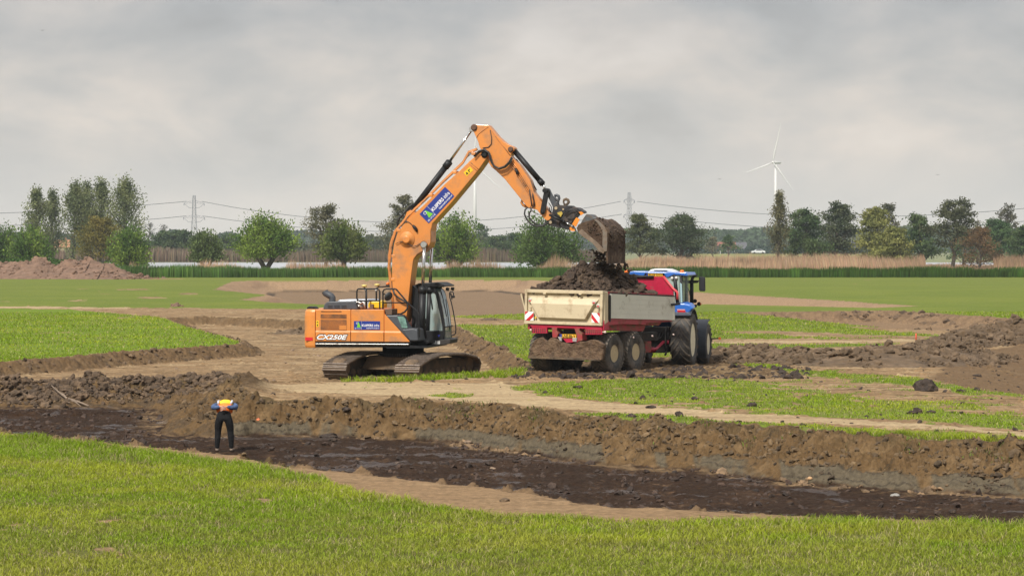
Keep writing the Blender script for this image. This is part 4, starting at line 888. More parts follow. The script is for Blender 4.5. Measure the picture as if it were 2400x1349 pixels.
# company board
def board(parent, o, xd, zd, w, h):
    """blue company board with its lower left corner at o"""
    Mx = frame(o, xd, zd); m = MB(); m.box((0, 0, 0), (w, h, .006), 0, Mx); b = m.build("company_sign", NAVY, parent)
    m = MB(); m.prism([Mx @ Vector(p) for p in ((.11 * w, .27 * h, .006), (.265 * w, .27 * h, .006), (.175 * w, .92 * h, .006))], [Mx @ Vector(p) for p in ((.11 * w, .27 * h, .009), (.265 * w, .27 * h, .009), (.175 * w, .92 * h, .009))]); m.build("green_mound_mark", GRN, b)
    for i in range(3):
        yy = (.33 + .09 * i) * h; pass
    m = MB(); c = Vector((.125 * w, .74 * h, .0)); m.tube([Mx @ (c + Vector((math.cos(g) * .085 * h * 1.25, math.sin(g) * .085 * h * 1.25, .010))) for g in np.linspace(0, 6.283, 17)], h * .02, 5, cap=False); m.build("ring_mark", WHT, b)
    xv = Mx.to_3x3() @ Vector((1, 0, 0)); yv = Mx.to_3x3() @ Vector((0, 1, 0)); z_ = Mx.to_3x3() @ Vector((0, 0, 1))
    def tt(txt, x, y, ww, hh, off): fit_text("sign_lettering", txt, b, Mx @ Vector((x * w, y * h, .004)), xv, z_, ww * w, hh * h, WHT, off=off, ext=.005)
    tt("KUIPERS", .31, .36, .43, .28, .018); tt("infra", .78, .36, .19, .30, .006); tt("kuipersinfra-strijen.nl", .48, .08, .49, .19, .004); tt("078 - 674 21 81", .03, .08, .26, .13, .004)
    m = MB(); m.box((.293 * w, 0, .0055), (.297 * w, h, .0068), 0, Mx); m.build("sign_seam", WHT, b)
    return b
pa, pb = ex(829.7, 771.8, VS), ex(890.8, 752.3, VS); board(exc, (pa.x, VS - .006, pa.z), (1, 0, 0), nv, pb.x - pa.x, pb.z - pa.z)
# lower frame: grey rail and black skirt
m = MB(); pr(m, [(739.5, 804.3), (958, 805.5), (958, 807.8), (739.5, 807.2)], VS - .05, VS + .1); m.build("step_rail", BRIGHT, exc, bevel=.01)
m = MB(); pr(m, [(739.5, 800.6), (962, 800.6), (962, 804), (739.5, 804)], VS - .01, 1.38); pr(m, [(739.5, 807.6), (957, 808.2), (990, 812), (1000, 812), (1000, 815.5), (905, 815.5), (905, 813.5), (739.5, 813.5)], VS + .03, 1.35); m.build("lower_frame", BLK, exc)
# engine cover, exhaust, silver cover
m = MB(); pr(m, [(757, 725), (758.5, 717), (762, 710.5), (768, 706.5), (829, 705.4), (834, 710), (838, 725)], VS + .25, -.35); hc = m.build("engine_cover", DGR, exc, bevel=.03)
m = MB()
for a, b in ((768, 779), (783, 796), (800, 812)):
    for yy in (716.2, 719.6): pr(m, [(a, yy), (b, yy), (b + 1, yy + 1.7), (a + 1, yy + 1.7)], VS + .244, VS + .3)
m.build("cover_slots", BLK, hc)
m = MB(); pr(m, [(788, 706), (796, 702), (862, 701), (872, 706), (868, 724), (788, 724)], -.3, .9); m.build("rear_cover", mat("silver_cover", (.42, .45, .50), .4, .3, var=.1, dirt=.3), exc, bevel=.04)
m = MB(); pr(m, [(700 + 100 / 5.19, 725), (719.5, 720), (724, 717.6), (737, 718), (741, 722), (741, 725)], -.9, -.6); m.build("latch_cover", BLK, exc, bevel=.01)
m = MB(); v = -.9; m.tube([ex(779, 708, v), ex(779, 697, v), ex(776.5, 694, v), ex(771, 691, v), ex(764, 687.5, v), ex(761, 682.5, v)], [.115, .115, .12, .12, .118, .12], 14, cap=False); m.build("exhaust_pipe", DGR, exc)
m = MB(); m.tube([ex(832, 714, -1.0), ex(838, 706, -.9), ex(846, 712, -.95), ex(852, 707, -.9), ex(858, 722, -.95)], .05, 8); m.tube([ex(834, 720, -1.0), ex(843, 716, -.9), ex(850, 722, -.9)], .06, 8); m.build("engine_pipework", mat("bare_metal_pipe", (.5, .48, .44), .35, .8, var=.3, dirt=.3), exc)
m = MB(); pr(m, [(863, 722), (862, 713), (866, 705.5), (892, 705.5), (895.5, 712), (895.5, 722)], -1.0, -.35); tbx = m.build("tool_box", YEL, exc, bevel=.03)
m = MB(); pr(m, [(884, 705.5), (895.8, 703), (896.6, 722), (888, 722)], -.3, 0); m.build("tool_box", YEL, exc, bevel=.02)
m = MB(); pr(m, [(867, 724), (867, 714), (868, 712.6), (873, 712.6), (874, 714), (874, 724)], -1.25, -1.1); m.build("filler_cap", mat("rusty_brown", (.12, .07, .05), .7), exc)
# hand rails
m = MB(); v = -1.25; r_ = .028
m.tube([ex(a, b, v) for a, b in ((868, 704.5), (841, 704.5), (837.5, 702), (836.4, 698), (836.4, 682), (838, 678), (841, 676.8), (884, 676.8), (888, 678.5), (890, 683), (890, 724))], r_, 8, cap=False)
m.tube([ex(a, b, v) for a, b in ((836, 704.5), (890, 704.5))], r_ * .9, 8); m.tube([ex(a, b, v) for a, b in ((858.5, 724), (858.5, 677))], r_ * 1.2, 8)
m.build("handrail", BLK, exc)
m = MB(); m.tube([ex(a, b, v) for a, b in ((897.5, 724), (897.5, 683), (900, 678.5), (906, 676.8), (926, 676.8), (929, 678), (955, 708.5), (978, 730), (981.5, 735), (982, 790))], r_, 8, cap=False)
m.tube([ex(897, 709, v), ex(955, 709, v)], r_ * .8, 8); m.build("handrail", BLK, exc)
for (px, py, b) in ((854, 669.5, 706), (884, 667.3, 706)):
    v = -.7 if px < 870 else .2; m = MB(); m.tube([ex(px + (4 if px < 870 else -2), b, v), ex(px + (4 if px < 870 else -2), 684, v), ex(px, 673, v)], .03, 8); o = m.build("antenna_mast", BLK, exc)
    m = MB(); c = ex(px, py, v); m.lathe([(-.05, .05), (-.02, .09), (0, .10), (.025, .095), (.04, .04), (.042, 0)], c, (0, 0, 1), 16); m.build("antenna_dome", mat("antenna_yellow", (.62, .50, .16), .5) if px < 870 else bpy.data.materials["antenna_yellow"], o)
    m = MB(); m.lathe([(0, .045), (.06, .045)], ex(px + (4 if px < 870 else -2), 681, v), (0, 0, 1), 10); m.build("antenna_collar", WHT, o)
m = MB(); m.tube([ex(884, 680, .2), ex(886, 672.5, .2), ex(905, 671.2, .2)], .026, 6); m.build("camera_arm", BLK, exc)
m = MB(); pr(m, [(904, 673), (904, 667), (913, 667), (913, 673)], .1, .3); o = m.build("work_lamp", BLK, exc, bevel=.01); m = MB(); m.lathe([(0, .06), (.08, .055), (.1, 0)], ex(909, 667.5, .2), (0, 0, 1), 12); m.build("amber_beacon", mat("amber_lens", (.75, .16, .02), .3), exc)
m = MB(); c = ex(910, 694, -1.1); m.lathe([(-.05, .04), (0, .17), (.03, .16), (.035, 0)], c, (.75, -.5, -.45), 18); o = m.build("mirror", DGR, exc); m = MB(); m.tube([ex(897.5, 690, -1.25), ex(901, 688.5, -1.2), ex(906, 692, -1.12)], .02, 6); m.build("mirror_arm", BLK, o)
# boxes ahead of the doors
m = MB(); pr(m, [(902, 724), (918.5, 724), (918.5, 737), (902, 737)], -1.3, -.6); m.build("fuel_box", mat("brown_box", (.12, .075, .05), .7), exc, bevel=.01)
m = MB(); pr(m, [(902, 738), (932, 738.5), (941, 758), (950, 770), (978, 770), (980, 800), (961, 800)], VS + .04, -.42); sb = m.build("step_box", DGR, exc, bevel=.04)
m = MB(); pr(m, [(931, 741), (945, 741), (950, 747), (955.5, 768), (942, 768)], VS + .02, VS + .05); m.build("step_window", mat("glossy_tread_plate", (.12, .22, .19), .15, var=.6, nscale=9), sb)
m = MB(); pr(m, [(941, 771.5), (970, 769.5), (978, 774), (980, 798), (961, 798)], VS - .0, VS + .3); m.build("front_box", DGR, exc, bevel=.03)
# --- boom -----------------------------------------------------------
boomL = [(960, 757.5), (936, 757), (929, 745)] + crop([(120, 1220), (105, 1000), (90, 850), (88, 700), (95, 560), (115, 430), (150, 320), (205, 240)], 4.82, 900, 480) + [(960, 512)] + crop([(430, 890), (640, 680), (820, 520), (900, 440), (1000, 352), (1040, 330), (1062, 328), (1082, 340), (1092, 362), (1092, 395)], 4.4975, 900, 280)
boomR = [(1136, 377), (1122, 397), (1105, 418), (1057, 476), (1013, 524), (1010, 541), (1009.5, 567), (1005, 579), (993, 587.5), (979, 596), (969, 608), (966, 626), (961, 667), (955, 725), (953, 745)]
m = MB(); pr(m, boomL[3:] + boomR + [(951, 753), (945, 757.5), (938, 757.5), (931, 750)], -.35, .35); bo = m.build("boom", OR, exc, bevel=.018)
for v in (-.365,):   # reinforcing plate over the cylinder pin, boss
    q = MB(); A = [ex(a, b, -.35) for a, b in [(1009, 535), (1009, 567), (1004, 578.5), (992, 586.5), (978, 595), (969, 606), (971, 590), (980, 566), (992, 550)]]; q.prism([Vector((p.x, -.368, p.z)) for p in A], [Vector((p.x, -.352, p.z)) for p in A]); q.build("boom_plate", OR, bo, bevel=.004)
q = MB(); c = ex(954, 561, -.35); q.lathe([(0, .28), (.02, .27), (.021, .15), (.10, .14), (.12, .10)], (c.x, -.352, c.z), nv, 28); q.build("boom_boss", OR, bo)
q = MB(); c = ex(994.4, 573, -.35); q.lathe([(-.05, .12), (.09, .12), (.12, .10), (.13, .05)], (c.x, -.36, c.z), nv, 20); q.build("pin", BLK, bo)
q = MB(); c = ex(1136, 362, -.35); q.lathe([(0, .12), (.03, .12), (.031, .07), (.05, .07)], (c.x, -.352, c.z), nv, 20); q.build("pin", BLK, bo)
pa = ex(987, 501, -.35); pb_ = ex(1049, 442, -.35); pc = ex(1005, 523.5, -.35); xd = (pb_ - pa) ; 
pll = ex(1005, 523.5, -.35); plr = ex(1065, 459.5, -.35); board(exc, (pll.x, -.354, pll.z), (plr - pll), nv, (plr - pll).length, .46)
q = MB(); a0 = ex(1094, 413, -.35); b0 = ex(1109, 399, -.35); Mx = frame((a0.x, -.353, a0.z), b0 - a0, nv); q.box((0, 0, 0), ((b0 - a0).length, .17, .004), 0, Mx); st = q.build("warning_sticker", YEL, exc)
q = MB(); q.prism([Mx @ Vector(p) for p in ((.02, .03, .004), (.12, .03, .004), (.07, .13, .004))], [Mx @ Vector(p) for p in ((.02, .03, .006), (.12, .03, .006), (.07, .13, .006))]); q.box((.16, .03, .004), (.19, .13, .006), 0, Mx); q.box((.19, .09, .004), (.25, .12, .006), 0, Mx); q.build("sticker_print", BLK, st)
# cross-member ribs near the boom head
q = MB()
for a in ((900, 470, 985, 545), (915, 455, 1000, 530)):
    p_, r2 = ex(900 + a[0] / 4.4975, 280 + a[1] / 4.4975, -.35), ex(900 + a[2] / 4.4975, 280 + a[3] / 4.4975, -.35); q.tube([(p_.x, -.352, p_.z), (r2.x, -.352, r2.z)], .012, 6)
q.build("weld_seam", OR_D, bo)
# pipes along the boom back
def pline(pts, v, r, mat_, name, parent, off=(0, 0), n=7):
    m = MB(); m.tube([ex(a + off[0], b + off[1], v) for a, b in pts], r, n, cap=True); return m.build(name, mat_, parent)
bk = crop([(125, 1225), (108, 1000), (88, 850), (72, 700), (78, 560), (98, 430), (140, 300), (170, 262)], 4.82, 900, 480)
for i, (v, dx) in enumerate(((-.30, -1.0), (-.20, -3.4), (-.1, -5.0))):
    pline([(a + dx, b) for a, b in bk] + [(955 + dx, 511), (965 + dx * .8, 500 + dx * .3), (997, 470 + dx), (1045, 422 + dx), (1085, 384 + dx), (1100 + dx * .4, 360 + dx), (1118, 352 + dx * .8)], v, .026, OR_D if i != 1 else OR, "boom_pipe", bo)
for (a, b) in ((1010, 458), (1066, 404), (923, 600), (922, 655), (935, 540), (1110, 360)):
    q = MB(); c = ex(a, b, -.3); q.box((c.x - .07, -.36, c.z - .05), (c.x + .07, 0, c.z + .05)); q.build("pipe_clamp", OR, bo, bevel=.01)
pline(crop([(500, 790), (600, 690), (740, 560), (830, 440), (930, 350), (990, 315)], 4.4975, 900, 280), .25, .014, BLKRUB, "boom_pipe", bo)
# sensor lead over the boom
pline(crop([(130, 440), (160, 425), (210, 413), (240, 430), (280, 445), (330, 470), (370, 460), (400, 438), (430, 435)], 4.82, 900, 480), -.40, .012, BLKRUB, "sensor_cable", bo)
pline(crop([(230, 195), (270, 190), (300, 210), (325, 235)], 4.82, 900, 480), -.37, .012, BLKRUB, "sensor_cable", bo)
q = MB(); q.tube([ex(*p, -.39) for p in crop([(325, 232), (345, 255), (365, 275), (372, 305)], 4.82, 900, 480)], [.04, .06, .05, .03], 8); q.build("sensor", BLK, bo)
# arm cylinder, with its bracket
q = MB(); A = crop([(215, 1040), (240, 975), (275, 955), (310, 965), (330, 985), (300, 1030), (250, 1075)], 4.4975, 900, 280); pr(q, A, -.2, .2, src=-.2); q.build("cylinder_bracket", OR, bo, bevel=.01)
b0, b1, b2 = ex(965.6, 493.5, 0), ex(1054, 378.5, 0), ex(1106.5, 303, 0)
def cylinder(p0, p1, p2, rb, rr_, name, parent, collar=1.22):
    m = MB(); m.tube([p0, p0.lerp(p1, .9)], rb, 16); m.tube([p0.lerp(p1, .88), p1], rb * collar, 16); m.tube([p1, p1 + (p1 - p0).normalized() * .03], rb * .8, 16)
    m.lathe([(-rb * 1.1, rb * .9), (rb * 1.1, rb * .9)], p0, (0, 1, 0), 14); o = m.build(name, BLK, parent)
    m = MB(); m.tube([p1, p2], rr_, 12); m.lathe([(-rb, rb * .8), (rb, rb * .8)], p2, (0, 1, 0), 14); m.build("cylinder_rod", CHR, o); return o
cylinder(b0, b1, b2, .105, .047, "arm_cylinder", exc)
pline(crop([(310, 890), (270, 915), (235, 960), (195, 1005), (160, 1040), (143, 1080), (143, 1140)], 4.4975, 900, 280), .0, .035, BLKRUB, "hydraulic_hose", bo)
for v in (-.52, .50):
    t_ = ex(994.4 if v < 0 else 1012, 573, v); f_ = ex(986.5 if v < 0 else 1003.0, 803, v); mid = ex(989.5 if v < 0 else 1004, 672, v); mid = f_.lerp(t_, (mid.z - f_.z) / (t_.z - f_.z))
    f_ = mid + (f_ - mid) * .93
    cylinder(f_, mid, t_, .125, .058, "boom_cylinder", exc, 1.2)
q = MB(); q.lathe([(-.62, .07), (.62, .07)], ex(994.4, 573, -.35) * Vector((1, 0, 1)) if False else Vector((ex(994.4, 573, -.35).x, 0, ex(994.4, 573, -.35).z)), (0, 1, 0), 14); q.build("pin", BLK, bo)
# --- arm (stick) ----------------------------------------------------
armP = [(1104.2, 299), (1106.5, 294.5), (1112.5, 291.6), (1144.6, 293.3)] + crop([(1200, 180), (1260, 235), (1300, 262), (1355, 285), (1374, 302), (1372, 325), (1345, 345), (1335, 385), (1430, 480), (1540, 640)], 4.4975, 900, 280) + crop([(440, 190), (550, 330), (655, 475), (680, 510), (682, 560), (655, 590), (620, 592), (590, 570), (480, 440), (345, 405)], 6.131, 1180, 420) + crop([(20, 0)], 6.131, 1180, 420) + crop([(1180, 540), (1130, 500), (1090, 430), (1050, 350), (1010, 300), (990, 230), (940, 120)], 4.4975, 900, 280)
m = MB(); pr(m, armP, -.24, .24); ar = m.build("arm", OR, exc, bevel=.015)
for p_ in ((950 / 4.4975 + 900, 85 / 4.4975 + 280, .09), (1335 / 4.4975 + 900, 315 / 4.4975 + 280, .075)):
    q = MB(); c = ex(p_[0], p_[1], -.24); q.lathe([(0, p_[2] * 1.3), (.02, p_[2] * 1.25), (.021, p_[2]), (.06, p_[2] * .9)], (c.x, -.242, c.z), nv, 18); q.build("pin", mat("rusty_pin", (.10, .05, .03), .7) if p_[2] > .08 else bpy.data.materials["rusty_pin"], ar)
q = MB(); c = crop([(345, 330), (300, 305), (268, 308), (258, 335), (280, 370), (345, 405)], 6.131, 1180, 420); q.tube([ex(*p, -.05) for p in c], .045, 8); q.build("lifting_eye", OR, ar)
q = MB(); A = crop([(975, 195), (1000, 150), (1060, 105), (1100, 75)], 4.4975, 900, 280); q.tube([(ex(*p, -.24).x, -.243, ex(*p, -.24).z) for p in A], .014, 6); A = crop([(1130, 110), (1200, 215), (1270, 300), (1330, 380)], 4.4975, 900, 280); q.tube([(ex(*p, -.24).x, -.243, ex(*p, -.24).z) for p in A], .014, 6); q.build("weld_seam", OR_D, ar)
for k, (dx, dy) in enumerate(((0, 0), (-3, 2), (-6, 4.5))):
    pline([(1195 + dx, 372 + dy), (1214 + dx, 396 + dy), (1231 + dx, 425 + dy), (1244 + dx, 446 + dy), (1250 + dx, 462 + dy), (1250.5 + dx * .6, 482 + dy * .4)], -.27, .022, OR_D if k else OR, "arm_pipe", ar)
pline(crop([(1395, 420), (1450, 500), (1520, 600), (1580, 690), (1608, 745), (1590, 750), (1560, 690)], 4.4975, 900, 280), .1, .02, BLKRUB, "arm_pipe", ar)
q = MB(); q.tube([ex(*p, -.3) for p in crop([(1385, 515), (1400, 545), (1410, 575)], 4.4975, 900, 280)], [.03, .05, .06], 8); q.build("shut_off_valve", BLK, ar)
# hose loops at the boom/arm joint
HG = mat("grey_hose_sleeve", (.13, .14, .13), .5, var=.2)
for i, (o1, v) in enumerate((((0, 0), -.40), ((3, 3), -.34), ((-3, 3), -.46), ((6, 7), -.30))):
    pline([(a + o1[0] * .4, b + o1[1] * .4) for a, b in crop([(950, 385), (1000, 330), (1060, 312), (1105, 345), (1120, 400), (1135, 450), (1165, 490), (1210, 512), (1270, 492), (1320, 445), (1345, 395)], 4.4975, 900, 280)], v, .022, HG if i % 2 else BLKRUB, "hydraulic_hose", bo)
pline(crop([(1040, 300), (1100, 292), (1130, 260), (1135, 200), (1118, 110)], 4.4975, 900, 280), -.26, .014, BLKRUB, "hydraulic_hose", ar)
# bucket cylinder and linkage
cylinder(ex(1207, 355, 0), ex(1272, 431.5, 0), ex(1281, 446.5, 0), .095, .045, "bucket_cylinder", exc, 1.15)
def link(p, q_, w, v0, v1, nm, parent, m_=BLK):
    a, b = ex(*p, v0), ex(*q_, v0); d = (b - a).normalized(); nn = Vector((-d.z, 0, d.x)); pts_ = []
    for (c, s0, s1) in ((a, 90, 270), (b, -90, 90)):
        for g in np.linspace(s0, s1, 7): pts_.append(c + d * math.cos(R(g)) * w + nn * math.sin(R(g)) * w)
    m = MB(); m.prism([Vector((x.x, v0, x.z)) for x in pts_], [Vector((x.x, v1, x.z)) for x in pts_])
    for c in (a, b): m.lathe([(0, w * .55), (.03, w * .5)], (c.x, v0 - .001, c.z), nv, 14)
    return m.build(nm, m_, parent, bevel=.008)
link((1281, 447), (1271.5, 496.5), .088, -.33, -.26, "tipping_link", exc); link((1281, 447), (1271.5, 496.5), .088, .26, .33, "tipping_link", exc)
link((1284, 447), (1303, 487), .085, -.22, -.15, "coupler_link", exc, DGR); link((1284, 447), (1303, 487), .085, .15, .22, "coupler_link", exc, DGR)
q = MB(); c = ex(1281, 447, 0); q.lathe([(-.36, .075), (.36, .075)], c, (0, 1, 0), 16); q.build("pin", BLK, exc)
# --- tiltrotator, quick coupler --------------------------------------
TILT = mat("tiltrotator_steel", (.03, .03, .033), .5, .3, var=.3, dirt=.45, dirtcol=(.10, .07, .05), dscale=4)
q = MB(); pr(q, crop([(700, 470), (712, 395), (750, 372), (800, 368), (870, 375), (980, 378), (1010, 400), (950, 430), (900, 450), (870, 500), (830, 560), (800, 620), (830, 700), (760, 690), (650, 660), (636, 620), (640, 585), (665, 575), (700, 540)], 6.131, 1180, 420), -.22, .22); cp = q.build("quick_coupler", TILT, exc, bevel=.01)
for (a, b, r_, m_) in ((755, 415, .052, "pin_metal"), (677, 618, .052, "pin_metal"), (860, 432, .03, "pin_metal")):
    q = MB(); c = ex(1180 + a / 6.131, 420 + b / 6.131, -.22); q.lathe([(0, r_ * 1.1), (.03, r_)], (c.x, -.222, c.z), nv, 14); q.build("pin", bpy.data.materials.get(m_) or mat(m_, (.45, .36, .24), .5, .5, dirt=.3), cp)
q = MB(); pr(q, crop([(830, 700), (800, 620), (830, 560), (870, 500), (900, 450), (950, 430), (1010, 400), (1060, 405), (1140, 455), (1150, 480), (1060, 500), (1010, 560), (960, 660), (1000, 745), (940, 730)], 6.131, 1180, 420), -.33, .33); tr_ = q.build("tiltrotator_body", TILT, exc, bevel=.02)
q = MB(); pr(q, crop([(985, 645), (1045, 545), (1095, 575), (1040, 685)], 6.131, 1180, 420), -.36, -.335); pr(q, crop([(1080, 470), (1120, 465), (1155, 490), (1110, 520)], 6.131, 1180, 420), -.36, -.335); pr(q, crop([(955, 680), (1010, 700), (1030, 740), (985, 745), (950, 720)], 6.131, 1180, 420), -.36, -.335); q.build("rotator_cover", mat("rotator_orange", lin(225, 135, 40), .45, dirt=.3), tr_)
q = MB(); pr(q, crop([(770, 480), (830, 460), (850, 490), (820, 545), (790, 520)], 6.131, 1180, 420), -.26, -.225); q.build("coupler_plate", mat("dull_yellow", (.45, .33, .05), .5, dirt=.4), tr_)
q = MB(); pr(q, crop([(720, 500), (800, 510), (820, 545), (780, 540)], 6.131, 1180, 420), -.275, -.245); q.build("coupler_plate", BLK, tr_)
a, b, c = [ex(*p, -.4) for p in crop([(670, 515), (880, 615), (985, 668)], 6.131, 1180, 420)]; cylinder(a, b, c, .042, .02, "tilt_cylinder", exc, 1.2)
q = MB(); q.tube([ex(*p, -.12) for p in crop([(880, 385), (872, 350), (862, 325), (870, 298), (900, 285), (930, 300), (938, 330), (920, 355), (890, 372), (905, 378)], 6.131, 1180, 420)], [.03, .03, .03, .045, .05, .05, .05, .045, .05, .05], 8); q.build("lifting_hook", MUDDY, cp)
q = MB(); q.tube([ex(*p, 0) for p in crop([(735, 240), (765, 228), (795, 245), (800, 275), (785, 310), (780, 350), (790, 375)], 6.131, 1180, 420)], .05, 8); q.tube([ex(*p, 0) for p in crop([(735, 240), (738, 275), (765, 300), (785, 310)], 6.131, 1180, 420)], .045, 8); q.build("lifting_eye", DGR, cp)
HZ = [crop([(350, 400), (310, 440), (302, 500), (330, 570), (390, 640), (470, 675), (560, 672), (650, 620)], 6.131, 1180, 420), crop([(400, 455), (365, 490), (370, 550), (420, 610), (490, 655), (560, 660), (640, 600)], 6.131, 1180, 420),
      crop([(385, 385), (400, 440), (440, 480), (500, 500)], 6.131, 1180, 420), crop([(440, 380), (395, 430), (380, 480), (375, 530)], 6.131, 1180, 420), crop([(330, 410), (380, 415), (420, 460), (450, 450)], 6.131, 1180, 420),
      crop([(650, 340), (690, 400), (690, 450), (660, 490)], 6.131, 1180, 420), crop([(655, 400), (670, 460), (700, 480)], 6.131, 1180, 420), crop([(890, 530), (960, 470), (1030, 460), (1080, 520), (1000, 560), (920, 570)], 6.131, 1180, 420), crop([(860, 500), (930, 440), (1040, 440), (1100, 500)], 6.131, 1180, 420)]
for i, h in enumerate(HZ): pline(h, (-.3, -.22, -.28, -.3, -.26, 0, .05, -.37, -.38)[i], .028 if i < 2 else .014, BLKRUB, "hydraulic_hose", tr_ if i > 6 else ar)
for i in range(3): pline(crop([(375 + i * 22, 150 + i * 30), (385 + i * 22, 230 + i * 20), (400 + i * 22, 330 + i * 10), (405 + i * 18, 385)], 6.131, 1180, 420), -.29, .02, OR_D if i == 1 else BLKRUB, "hydraulic_hose", ar)
# --- bucket -----------------------------------------------------------
sh = crop([(1058, 655), (1130, 625), (1200, 600), (1260, 578), (1320, 565), (1375, 595), (1430, 650), (1475, 700), (1503, 750), (1508, 830), (1506, 920), (1500, 1040), (1490, 1205)], 6.131, 1180, 420)
BW0, BW1 = -1.0, 1.0
S3 = [ex(a, b, BW0) for a, b in sh]; q = MB(); T_ = .03
nrm = []
for i in range(len(S3)):
    d = (S3[min(i + 1, len(S3) - 1)] - S3[max(i - 1, 0)]).normalized(); nrm.append(Vector((-d.z, 0, d.x)))
seg = 14
# the outer skin is bowed and dented a little across its width
def skin(off, name, mt):
    V = []; Fs = []
    for i in range(len(S3)):
        for j in range(seg + 1):
            v = BW0 + (BW1 - BW0) * j / seg; w = .012 * math.sin(i * 1.7 + j * 1.1) * (0 < i < len(S3) - 1)
            p = S3[i] + nrm[i] * (off + w); V.append((p.x, v, p.z))
    return V
Vo, Vi = skin(.0, "", None), skin(-.045, "", None); ns = len(S3); w_ = seg + 1; fs = []
for i in range(ns - 1):
    for j in range(seg):
        a = i * w_ + j; fs.append((a, a + 1, a + w_ + 1, a + w_)); o_ = ns * w_; fs.append((o_ + a, o_ + a + w_, o_ + a + w_ + 1, o_ + a + 1))
for i in range(ns - 1):
    for j in (0, seg): a = i * w_ + j; fs.append((a, a + w_, a + w_ + ns * w_, a + ns * w_))
for j in range(seg):
    for i in (0, ns - 1): a = i * w_ + j; fs.append((a, a + 1, a + 1 + ns * w_, a + ns * w_))
q.add(Vo + Vi, fs, 0, True); bu = q.build("bucket", MUDBUCKET, exc)
openl = crop([(1480, 1045), (1440, 1068), (1380, 1030), (1280, 915), (1210, 870), (1130, 815), (1105, 795), (1060, 750), (1040, 700)], 6.131, 1180, 420)
for v in (BW0, BW1):
    m = MB(); A = [S3[i] - nrm[i] * .02 for i in range(len(S3) - 1)] + [ex(a, b, BW0) for a, b in openl]; t_ = .03 if v < 0 else -.03
    m.prism([Vector((p.x, v - t_ * .3, p.z)) for p in A], [Vector((p.x, v + t_, p.z)) for p in A]); sp_ = m.build("side_plate", MUDBUCKET, bu)
    # bright rib following the back edge
    m = MB(); rib = crop([(1300, 585), (1350, 622), (1400, 690), (1430, 760), (1428, 850), (1425, 940), (1440, 1010)], 6.131, 1180, 420); rib2 = crop([(1462, 1040), (1490, 1035), (1497, 930), (1498, 760), (1465, 700), (1420, 645), (1365, 595), (1320, 572)], 6.131, 1180, 420)
    A = [ex(a, b, BW0) for a, b in rib + rib2]; e_ = -.045 if v < 0 else .045; m.prism([Vector((p.x, v + e_, p.z)) for p in A], [Vector((p.x, v + e_ * .1, p.z)) for p in A]); m.build("edge_plate", BUCKGREY, bu, bevel=.008)
    m = MB(); A = [ex(a, b, BW0) for a, b in crop([(1118, 715), (1180, 770), (1280, 850), (1360, 915), (1468, 1025), (1440, 1070), (1380, 1032), (1280, 918), (1130, 816), (1070, 765)], 6.131, 1180, 420)]; m.prism([Vector((p.x, v + e_ * 1.3, p.z)) for p in A], [Vector((p.x, v + e_ * .1, p.z)) for p in A]); m.build("side_cutter", mat("worn_cutter", (.20, .15, .11), .45, .4, var=.3, dirt=.5, dirtcol=(.15, .095, .06), dscale=4), bu, bevel=.006)
m = MB(); a, b = ex(*crop([(1492, 1050)], 6.131, 1180, 420)[0], BW0), ex(*crop([(1489, 1212)], 6.131, 1180, 420)[0], BW0); m.prism([Vector((a.x - .03, BW0 - .02, a.z)), Vector((a.x + .03, BW0 - .02, a.z)), Vector((b.x + .03, BW0 - .02, b.z)), Vector((b.x - .01, BW0 - .02, b.z))], [Vector((a.x - .03, BW1 + .02, a.z)), Vector((a.x + .03, BW1 + .02, a.z)), Vector((b.x + .03, BW1 + .02, b.z)), Vector((b.x - .01, BW1 + .02, b.z))]); m.build("cutting_edge", MUDBUCKET, bu, bevel=.006)
q = MB(); pr(q, crop([(1060, 645), (1100, 570), (1150, 500), (1190, 505), (1240, 545), (1320, 570), (1240, 600), (1150, 640)], 6.131, 1180, 420), -.35, .35); q.build("bucket_mount", mat("blue_grey_steel", (.085, .095, .10), .5, .3, var=.3, dirt=.5, dirtcol=(.13, .085, .055), dscale=4), bu, bevel=.01)
_p = Vector((S3[6].x, BW0, 0)); bu.matrix_local = Matrix.Translation(_p) @ Matrix.Rotation(R(-6.5), 4, 'Z') @ Matrix.Translation(-_p)
# --- cab ------------------------------------------------------------------
V0, V1 = .36, 1.36
def rp(l, v=V0): return [ex(a, b, v) for a, b in l]
C7 = lambda l: crop(l, 7.1, 940, 640)
m = MB(); pr(m, C7([(225, 960), (690, 960), (725, 1085), (835, 1100), (835, 1110), (660, 1115), (225, 1115)]), V0, V1); cab = m.build("cab_base", BLK, exc, bevel=.02)
m = MB(); pr(m, C7([(340, 1130), (450, 1118), (660, 1110), (820, 1100), (812, 1165), (700, 1190), (460, 1180), (340, 1170)]), V0 - .05, V1); m.build("cab_floor", mat("dark_brown_steel", (.03, .025, .022), .6), cab, bevel=.01)
def pillar(l, v0, v1, nm="cab_pillar", r=None):
    m = MB(); pr(m, C7(l), v0, v1, src=V0); return m.build(nm, BLK, cab, bevel=.01)
for v in (V0, V1 - .10):
    pillar([(480, 240), (545, 245), (590, 280), (620, 340), (640, 430), (672, 560), (700, 720), (722, 900), (725, 1100), (690, 1100), (685, 900), (660, 740), (630, 620), (600, 470), (575, 370), (550, 320), (500, 310)], v, v + .10)
    pillar([(215, 240), (260, 240), (262, 1000), (215, 1000)], v, v + .10); pillar([(215, 200), (560, 235), (560, 300), (215, 300)], v, v + .10)
    pillar([(462, 300), (485, 300), (530, 600), (508, 600)], v + .02, v + .06)
m = MB(); pr(m, C7([(225, 960), (215, 230), (255, 230), (290, 960)]), V0, V1, src=V0); m.build("cab_rear_wall", BLK, cab)
